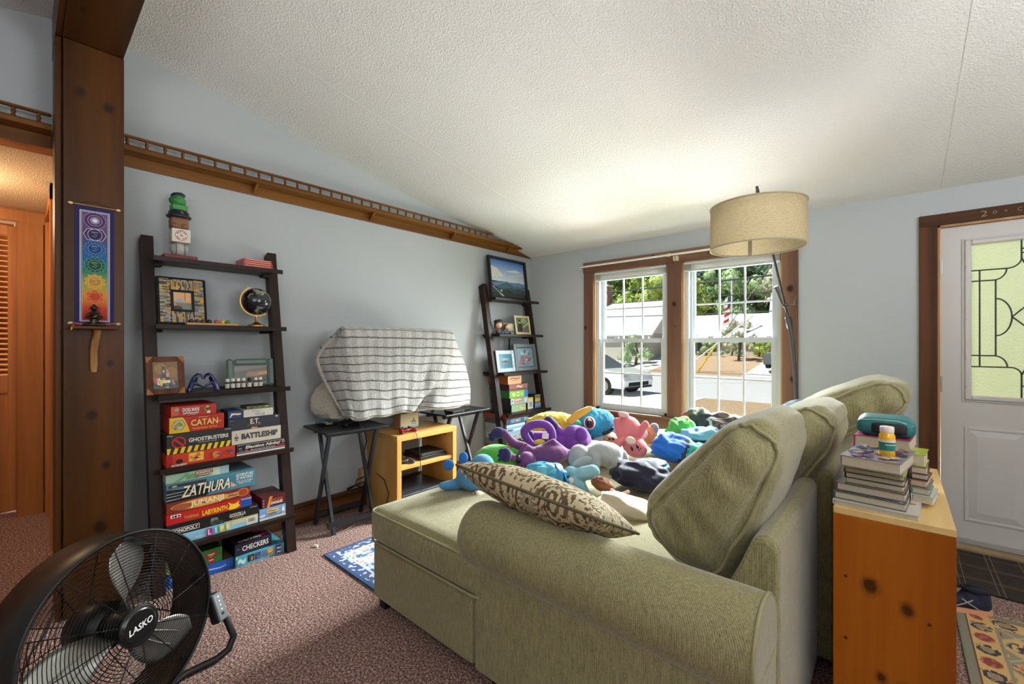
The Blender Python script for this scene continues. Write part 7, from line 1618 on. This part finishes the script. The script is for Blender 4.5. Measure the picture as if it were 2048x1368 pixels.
plush('shaggy brown maned plush lion face down near the front of the seat',
 [('body', 'brown', [('e',(2.11,1.955,0.578),(0.0556,0.0404,0.0303),(0,0.175,0.7246)),('t',[(2.123,1.967,0.57),(2.148,1.989,0.545),(2.157,1.997,0.52)],[0.0227,0.0152,0.0101])], 0.006),
  ('mane', 'manefur', [('e',(2.093,1.954,0.59),(0.0507,0.0381,0.0279),(0,0.14,0.7246))], 0),
  ('leg', 'creampink', [('t',[(2.151,1.952,0.568),(2.181,1.978,0.545),(2.203,1.998,0.553),(2.214,2.008,0.558)],[0.0101,0.0088,0.0101,0.0114])], 0)])
heap('shorts', 'blue satin shorts with wide waistband thrown on the plush pile', (1.79, 1.886, 0.577), (0.125, 0.07, 0.076), 0.07, 'shorts', 3)
heap('raglan_shirt', 'blue and teal sports shirt with a navy stripe heaped behind the navy jacket', (2.173, 2.746, 0.609), (0.158, 0.126, 0.114), 0.175, 'raglan', 5)
heap('navy_jacket', 'dark navy jacket lying in folds beside the big back cushion', (2.2, 2.235, 0.566), (0.173, 0.13, 0.097), 0.14, 'navy', 8)
heap('camo_shirt', 'bright blue and aqua patterned shirt lying between elephant and navy jacket', (2.135, 2.378, 0.588), (0.132, 0.086, 0.046), -0.07, 'aquacamo', 11)
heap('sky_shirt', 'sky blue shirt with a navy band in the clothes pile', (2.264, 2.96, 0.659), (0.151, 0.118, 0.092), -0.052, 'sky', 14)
heap('teal_shirt', 'teal green shirt under the sky blue one', (2.315, 2.805, 0.599), (0.143, 0.105, 0.074), -0.105, 'teal', 17)
heap('green_shirt', 'bright green shirt in the clothes pile before the window mullion', (2.095, 3.078, 0.663), (0.105, 0.105, 0.119), -0.436, 'green', 21)
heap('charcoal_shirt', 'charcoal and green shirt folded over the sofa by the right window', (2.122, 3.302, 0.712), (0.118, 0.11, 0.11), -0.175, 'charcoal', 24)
heap('camo_shorts', 'brown and grey camouflage shorts beside the charcoal shirt', (2.28, 3.375, 0.7), (0.166, 0.123, 0.094), 0.105, 'camo', 27)
heap('cream_sheet', 'crumpled cream sheet on the sofa seat behind the throw pillow', (2.26, 1.888, 0.49), (0.174, 0.127, 0.089), 0.244, 'cream', 30)
heap('pale_blanket', 'pale green white mound for the lit far end of the sofa seat under the window', (2.021, 3.078, 0.592), (0.214, 0.214, 0.078), -0, 'pale', 33)  # stands for the lit sofa seat, its brightness put into the colour
heap('sheet_under', 'rumpled beige sheet under the plush pile', (1.673, 2.57, 0.558), (0.203, 0.203, 0.081), -0, 'beige', 36)
heap('denim_cloth', 'pale blue cloth rolled along the top of the sofa back by the window', (2.666, 3.516, 0.852), (0.117, 0.048, 0.038), -0.454, 'denim', 39)
# ================================================================ outside the windows
GZ = -.60
def ygrass():
    m, nt, b = nmat('dry_grass'); v = coords(nt); n1 = noise_(nt, v, 26, 4, .7); n2 = noise_(nt, v, .6, 3)
    nt.links.new(ramp(nt, n1, [(.3, S(170, 134, 98)), (.55, S(214, 184, 146)), (.75, S(232, 214, 180))]), b.inputs['Base Color']); b.inputs['Roughness'].default_value = 1; bump(nt, b, n1, 1, .05); return m
m_grass = ygrass(); m_road = plain('pale_asphalt', S(206, 206, 206), .9, var=.04, vscale=3); m_drive = plain('bright_gravel', S(226, 224, 220), .9, var=.05, vscale=6)
m_dirt = plain('dry_verge', S(196, 168, 138), 1, var=.12, vscale=4); m_green = plain('green_lawn', S(128, 160, 72), 1, var=.2, vscale=9, bscale=40, bstr=.6)
def outst(name, mb, mats): return struct(name, mb, mats)
def gz(y): return GZ if y < 27 else (GZ+.95*(y-27)/8 if y < 35 else .35)
outst('ground_lawn', MB().box(-60, 60, 4.6, 15.6, GZ-.3, GZ), m_grass)
outst('ground_road', MB().box(-60, 60, 15.6, 27, GZ-.3, GZ-.005), m_road)
outst('ground_verge', MB().prism([(27, -1), (110, -1), (110, .35), (35, .35), (27, GZ)], 'x', -60, 60), m_dirt)
outst('ground_driveway', MB().box(-14.5, -1.75, 4.6, 15.6, GZ, GZ+.01), m_drive)
outst('ground_far_drive', MB().prism([(27, GZ-.2), (35, .1), (35, .36), (27, GZ+.012)], 'x', -30, -9), m_drive)
outst('ground_truck_drive', MB().prism([(27, GZ-.2), (35, .1), (35, .36), (27, GZ+.012)], 'x', -3.4, 4), m_drive)
outst('ground_porch_lawn', MB().box(2.7, 9, 4.3, 15.5, GZ, GZ+.02), m_green)
m_siding = plain('white_siding', S(222, 222, 220), .7); m_roof = plain('pale_roof', S(228, 228, 230), .8); m_taupe = plain('taupe_wall', S(188, 184, 172), .8); m_dwin = plain('far_glass', S(96, 104, 104), .2)  # taupe for the house walls, white for gables and window frames
m_brick = plain('chimney_brick', S(150, 110, 98), .9, bscale=30, bstr=.5, var=.2)
def house(label, x0, x1, y0, y1, ze, zr, wins=(), along='x', chim=None, gable=None):
    t = thing('house', label, 'house', ((x0+x1)/2, (y0+y1)/2, gz(y0)))
    part('wall', MB().box(x0, x1, y0, y1, gz(y0)-.4, ze), m_taupe, t)
    ym, xm = (y0+y1)/2, (x0+x1)/2; o = .5
    if along == 'x':
        r = MB(); r.add([(x0-o, y0-o, ze-.15), (x1+o, y0-o, ze-.15), (x1+o, ym, zr), (x0-o, ym, zr)], [(0, 1, 2, 3)]); r.add([(x0-o, y1+o, ze-.15), (x1+o, y1+o, ze-.15), (x1+o, ym, zr), (x0-o, ym, zr)], [(3, 2, 1, 0)])
        g = MB(); 
        for x in (x0, x1): g.prism([(y0, ze), (y1, ze), (ym, zr-.1)], 'x', x-.05, x+.05)
    else:
        r = MB(); r.add([(x0-o, y0-o, ze-.15), (x0-o, y1+o, ze-.15), (xm, y1+o, zr), (xm, y0-o, zr)], [(3, 2, 1, 0)]); r.add([(x1+o, y0-o, ze-.15), (x1+o, y1+o, ze-.15), (xm, y1+o, zr), (xm, y0-o, zr)], [(0, 1, 2, 3)])
        g = MB()
        for y in (y0, y1): g.prism([(x0, ze), (xm, zr-.1), (x1, ze)], 'y', y-.05, y+.05) if False else g.add([(x0, y-.05, ze), (x1, y-.05, ze), (xm, y-.05, zr-.1)], [(0, 1, 2)])
    o_ = part('roof', r, m_roof, t); md = o_.modifiers.new('t', 'SOLIDIFY'); md.thickness = .12
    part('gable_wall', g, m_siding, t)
    for (wx, wz, ww, wh, *s_) in wins:
        y = y0-.04
        if s_: q = part('window', MB().box(x1+.02, x1+.07, wx-ww/2, wx+ww/2, wz, wz+wh), m_siding, t); part('pane', MB().box(x1+.07, x1+.075, wx-ww/2+.06, wx+ww/2-.06, wz+.06, wz+wh-.06), m_dwin, q)
        else: q = part('window', MB().box(wx-ww/2, wx+ww/2, y-.05, y, wz, wz+wh), m_siding, t); part('pane', MB().box(wx-ww/2+.06, wx+ww/2-.06, y-.055, y-.0502, wz+.06, wz+wh-.06), m_dwin, q)
    if chim: c = part('chimney', MB().box(chim[0], chim[0]+1.0, chim[1], chim[1]+.8, ze, chim[2]), m_brick, t); part('chimney_cap', MB().box(chim[0]-.1, chim[0]+1.1, chim[1]-.1, chim[1]+.9, chim[2], chim[2]+.12), m_siding, c)
    return t
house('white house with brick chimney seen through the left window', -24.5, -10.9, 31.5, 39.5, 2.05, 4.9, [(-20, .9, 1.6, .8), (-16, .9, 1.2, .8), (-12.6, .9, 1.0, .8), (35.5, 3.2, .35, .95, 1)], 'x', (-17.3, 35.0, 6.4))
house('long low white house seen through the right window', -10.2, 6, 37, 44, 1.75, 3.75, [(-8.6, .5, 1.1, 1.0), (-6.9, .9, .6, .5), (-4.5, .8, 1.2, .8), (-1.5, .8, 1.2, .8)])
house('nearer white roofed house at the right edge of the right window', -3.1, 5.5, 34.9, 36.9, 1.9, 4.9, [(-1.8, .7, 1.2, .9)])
def leaves(name, c1, c2):
    m, nt, b = nmat(name); v = coords(nt); n1 = noise_(nt, v, 2.2, 4, .7)
    nt.links.new(ramp(nt, n1, [(.35, c1), (.62, c2)]), b.inputs['Base Color']); b.inputs['Roughness'].default_value = .8; bump(nt, b, noise_(nt, v, 6, 3), .8, .2); return m
LV = {'deep': leaves('deep_green_leaves', S(84, 132, 108), S(176, 206, 176)), 'lime': leaves('lime_leaves', S(136, 172, 72), S(218, 230, 136)), 'mid': leaves('mid_green_leaves', S(116, 164, 110), S(206, 224, 172)), 'bloom': leaves('blossom_leaves', S(136, 166, 116), S(240, 226, 206))}
m_bark = plain('bark', S(96, 80, 66), .9, bscale=12, bstr=.5)
def tree(label, x, y, h, r, kind, seed, name='tree', zb=None, n=64, group='trees behind the houses', cat='tree', sz=1.0):
    rn = random.Random(seed); z0 = gz(y)-.03 if zb is None else zb; t = thing(name, label, cat, (x, y, z0), 0, group)
    part('trunk', MB().tube([(x, y, z0), (x+.1*r, y, z0+h*.4), (x, y, z0+h*.7)], [r*.09, r*.07, r*.04], 7), m_bark, t)
    m_ = MB(); 
    for i in range(n):
        a = rn.random()*6.28; q = rn.random()**.5; zz = rn.uniform(.28, 1) if cat == 'tree' else rn.uniform(.12, .95); k = math.sin(math.pi*min(1, (zz-.1)/.95))**.6 if cat == 'tree' else 1-.5*zz*zz
        c = Vector((x+r*q*k*math.cos(a), y+r*q*k*math.sin(a), z0+h*zz*.92))
        # leaf clump: a ball of small tilted leaf facets
        br = r*rn.uniform(.20, .32)
        for j in range(90):
            u = Vector((rn.gauss(0, 1), rn.gauss(0, 1), rn.gauss(0, 1))).normalized(); p = c+u*br*rn.uniform(.75, 1.1); s_ = br*rn.uniform(.10, .22)*sz
            e1 = u.orthogonal().normalized(); e1 = (Matrix.Rotation(rn.random()*6.28, 3, u) @ e1); e2 = u.cross(e1); tl = u*rn.uniform(-.5, .5)*s_
            m_.add([p-e1*s_, p+e2*s_*.6+tl, p+e1*s_, p-e2*s_*.6-tl], [(0, 1, 2, 3)])
        m_.ell(c, br*.7, n=7, k=5)
    part('foliage', m_, LV[kind], t, kind='stuff'); return t
T_ = [('lime green tree above the white house chimney', -21.5, 52, 13, 5.5, 'lime', 1), ('yellow green tree behind the white house gable', -14.5, 50, 14, 5.2, 'lime', 2), ('dark blue green tree filling the left of the right window', -11.0, 56, 18, 7.2, 'deep', 3), ('deep green tree in the middle of the right window', -4.5, 54, 17, 6.4, 'deep', 4), ('pale blossoming tree at the right of the right window', -1.2, 46.5, 13, 4.8, 'bloom', 5), ('mid green tree at the far left edge of the left window', -28, 52, 13, 6, 'mid', 6), ('mid green tree above the low roof at the right edge', 3.5, 52, 16, 6, 'mid', 7), ('tall green tree between the two houses', -8.0, 49, 12, 4, 'mid', 8)]
for a in T_: tree(*a)
tree('small pale blossoming tree before the long low house', -4.9, 32.5, 3.0, 1.0, 'bloom', 11, n=30, group='shrubs in the front gardens')
for i, (lb, x, y, h, r, k) in enumerate((('leafy shrub at the left of the flower bed by the low house', -7.9, 35.2, 1.3, .9, 'mid'), ('dark shrub in the middle of the flower bed by the low house', -6.0, 35.0, 1.4, .9, 'deep'), ('lime shrub in the flower bed by the low house', -4.2, 35.0, 1.2, 1.0, 'lime'), ('yellow green shrub at the right of the flower bed', -2.8, 34.6, 1.1, .8, 'lime'), ('tall green bush beside the lattice seen in the left window', -11.0, 29.6, 2.4, 1.3, 'mid'), ('flowering bush in front of the white house seen in the left window', -14.2, 25.6, 1.5, 1.0, 'bloom'))):
    tree(lb, x, y, h, r, k, 20+i, name='shrub', n=14, group='shrubs in the front gardens', cat='shrub')
# lattice arbor, chair
la = thing('lattice_arbor', 'white lattice garden arbor in front of the white house', 'arbor', (-13.2, 27.6, gz(27.6)))
for x in (-13.8, -12.6): part('post', MB().box(x-.05, x+.05, 27.55, 27.65, GZ, 2.2), m_siding, la)
m_ = MB()
for i in range(9):
    z = GZ+.2+.3*i; m_.box(-13.75, -12.65, 27.58, 27.62, z, z+.08); 
for i in range(5): m_.box(-13.6+.22*i, -13.54+.22*i, 27.57, 27.63, GZ, 2.1)
part('lattice', m_, m_siding, la, kind='stuff')
p = MB(); p.box(-13.85, -12.55, 27.5, 27.7, 2.2, 2.3); part('top_rail', p, m_siding, la)
gc = thing('garden_chair', 'white garden chair on the drive before the white house', 'chair', (-15.9, 27.2, GZ))
part('seat', MB().box(-16.2, -15.6, 26.95, 27.45, GZ+.42, GZ+.47), m_siding, gc); part('backrest', MB().box(-16.2, -15.6, 27.42, 27.47, GZ+.47, GZ+1.0), m_siding, gc)
for x in (-16.17, -15.63):
    for y in (26.98, 27.42): part('leg', MB().box(x-.03, x+.03, y-.03, y+.03, GZ, GZ+.42), m_siding, gc)
# white car at the left
def carbody(t, x, y, L, W, H, col, rz, cabin, glassx):
    M = Matrix.Translation((x, y, gz(y))) @ Matrix.Rotation(rz, 4, 'Z')
    low = [(-L/2, .35), (-L/2, .75), (-L/2+.25, .88), (L/2-.9, .95), (L/2-.1, .78), (L/2, .55), (L/2-.05, .28), (-L/2+.1, .25)]
    m_ = MB(); m_.prism([(a, b) for a, b in low], 'y', -W/2, W/2, M=M); b = part('body', m_, col, t)
    c = MB(); a0, a1, a2, a3 = cabin; vs = []
    for s_ in (-1, 1): vs += [M @ Vector((a0, s_*W/2*.98, .88)), M @ Vector((a3, s_*W/2*.98, .92)), M @ Vector((a2, s_*W/2*.78, H)), M @ Vector((a1, s_*W/2*.78, H))]
    c.add(vs, [(0, 1, 2, 3), (7, 6, 5, 4), (0, 4, 5, 1), (1, 5, 6, 2), (2, 6, 7, 3), (3, 7, 4, 0)]); part('cabin', c, m_dwin, t)
    r = MB(); r.add([M @ Vector((a1, -W*.4, H+.005)), M @ Vector((a2, -W*.4, H+.005)), M @ Vector((a2, W*.4, H+.005)), M @ Vector((a1, W*.4, H+.005))], [(0, 1, 2, 3)]); part('roof', r, col, t)
    for wx in (-L/2+.85, L/2-.9):
        for s_ in (-1, 1):
            w_ = part('wheel', MB().cyl(M @ Vector((wx, s_*(W/2-.2), .33)), M @ Vector((wx, s_*(W/2+.01), .33)), .33, n=20), m_softblack, t)
            part('hubcap', MB().cyl(M @ Vector((wx, s_*(W/2+.01), .33)), M @ Vector((wx, s_*(W/2+.02), .33)), .2, n=12), m_steel, w_)
    return M
m_carw = plain('white_car_paint', S(226, 228, 230), .25, coat=.6)
car = thing('car', 'white car parked on the drive seen low in the left window', 'car', (-5.9, 15.1, GZ))
M = carbody(car, -5.95, 15.2, 4.4, 1.75, 1.42, m_carw, R(-9), (-1.9, -1.3, .2, 1.1), 0)
for s_ in (-1, 1): part('headlamp', MB().cbox((2.02, s_*.68, .62), (.22, .3, .14), M=M), m_steel, car)
part('grille', MB().cbox((2.16, 0, .36), (.06, 1.2, .14), M=M), m_softblack, car)
part('bumper_strip', MB().cbox((2.14, 0, .27), (.12, 1.6, .06), M=M), m_softblack, car)
trk = thing('pickup_truck', 'dark pickup truck parked by the low house at the right window edge', 'truck', (-1.4, 30.6, gz(30.6)))
carbody(trk, -1.55, 30.6, 5.2, 1.9, 1.8, plain('grey_truck_paint', S(96, 98, 96), .4), R(90), (-.6, -.2, .9, 1.5), 0)
# utility wires, guy wires, flag
m_wire2 = plain('utility_wire', S(60, 70, 74), .6)
for i, (lb, z0, z1, y) in enumerate((('thick utility cable crossing both windows', 4.62, 5.05, 25), ('thin utility wire below the thick cable', 4.0, 4.12, 25), ('thin utility wire above the thick cable', 5.6, 6.0, 25), ('lowest thin service wire crossing both windows', 3.35, 3.1, 26))):
    solo('utility_wire', MB().tube([(-22+30*k/12, y, z0+(z1-z0)*k/12-.25*math.sin(math.pi*k/12)) for k in range(13)], .05 if i == 0 else .025, 6), m_wire2, lb, 'wire', 'utility wires')
gw = thing('guy_wire', 'guy wire with yellow guard by the road in the right window', 'wire', (-6.1, 27.8, GZ))
part('wire', MB().cyl((-6.1, 27.8, GZ), (-2.0, 27.8, 5.8), .02, n=6), m_steel, gw); part('yellow_guard', MB().cyl((-6.1, 27.77, GZ), (-4.9, 27.77, 1.3), .05, n=8), plain('yellow_guard', S(240, 200, 40), .5), gw)
gw = thing('guy_wire', 'bare white guy wire sloping down to the road edge in the right window', 'wire', (-4.6, 20.4, GZ)); part('wire', MB().cyl((-4.9, 20.0, GZ), (-1.9, 23, 2.6), .03, n=6), m_siding, gw)
fl = thing('flag_pole', 'white flag pole with striped flag above the low roof', 'flag pole', (-6.35, 36.4, .35))
part('pole', MB().cyl((-6.35, 36.4, .35), (-6.35, 36.4, 6.3), .06, n=8), m_siding, fl); part('finial', MB().ell((-6.35, 36.4, 6.4), .12, n=10, k=8), m_siding, fl)
f = MB()
for i in range(9): f.add([(-6.40-.02*i, 36.4, 4.9-.24*i), (-6.85-.02*i+.05*(i % 2), 36.42, 4.7-.24*i), (-6.87-.02*i+.05*(i % 2), 36.42, 4.46-.24*i), (-6.42-.02*i, 36.4, 4.66-.24*i)], [(0, 1, 2, 3)], 0, S(170, 60, 66) if i % 2 else S(226, 224, 222))
f.add([(-6.40, 36.38, 4.92), (-6.64, 36.39, 4.82), (-6.66, 36.39, 4.0), (-6.42, 36.38, 4.2)], [(0, 1, 2, 3)], 0, S(60, 64, 100))
part('flag', f, m_matte, fl)
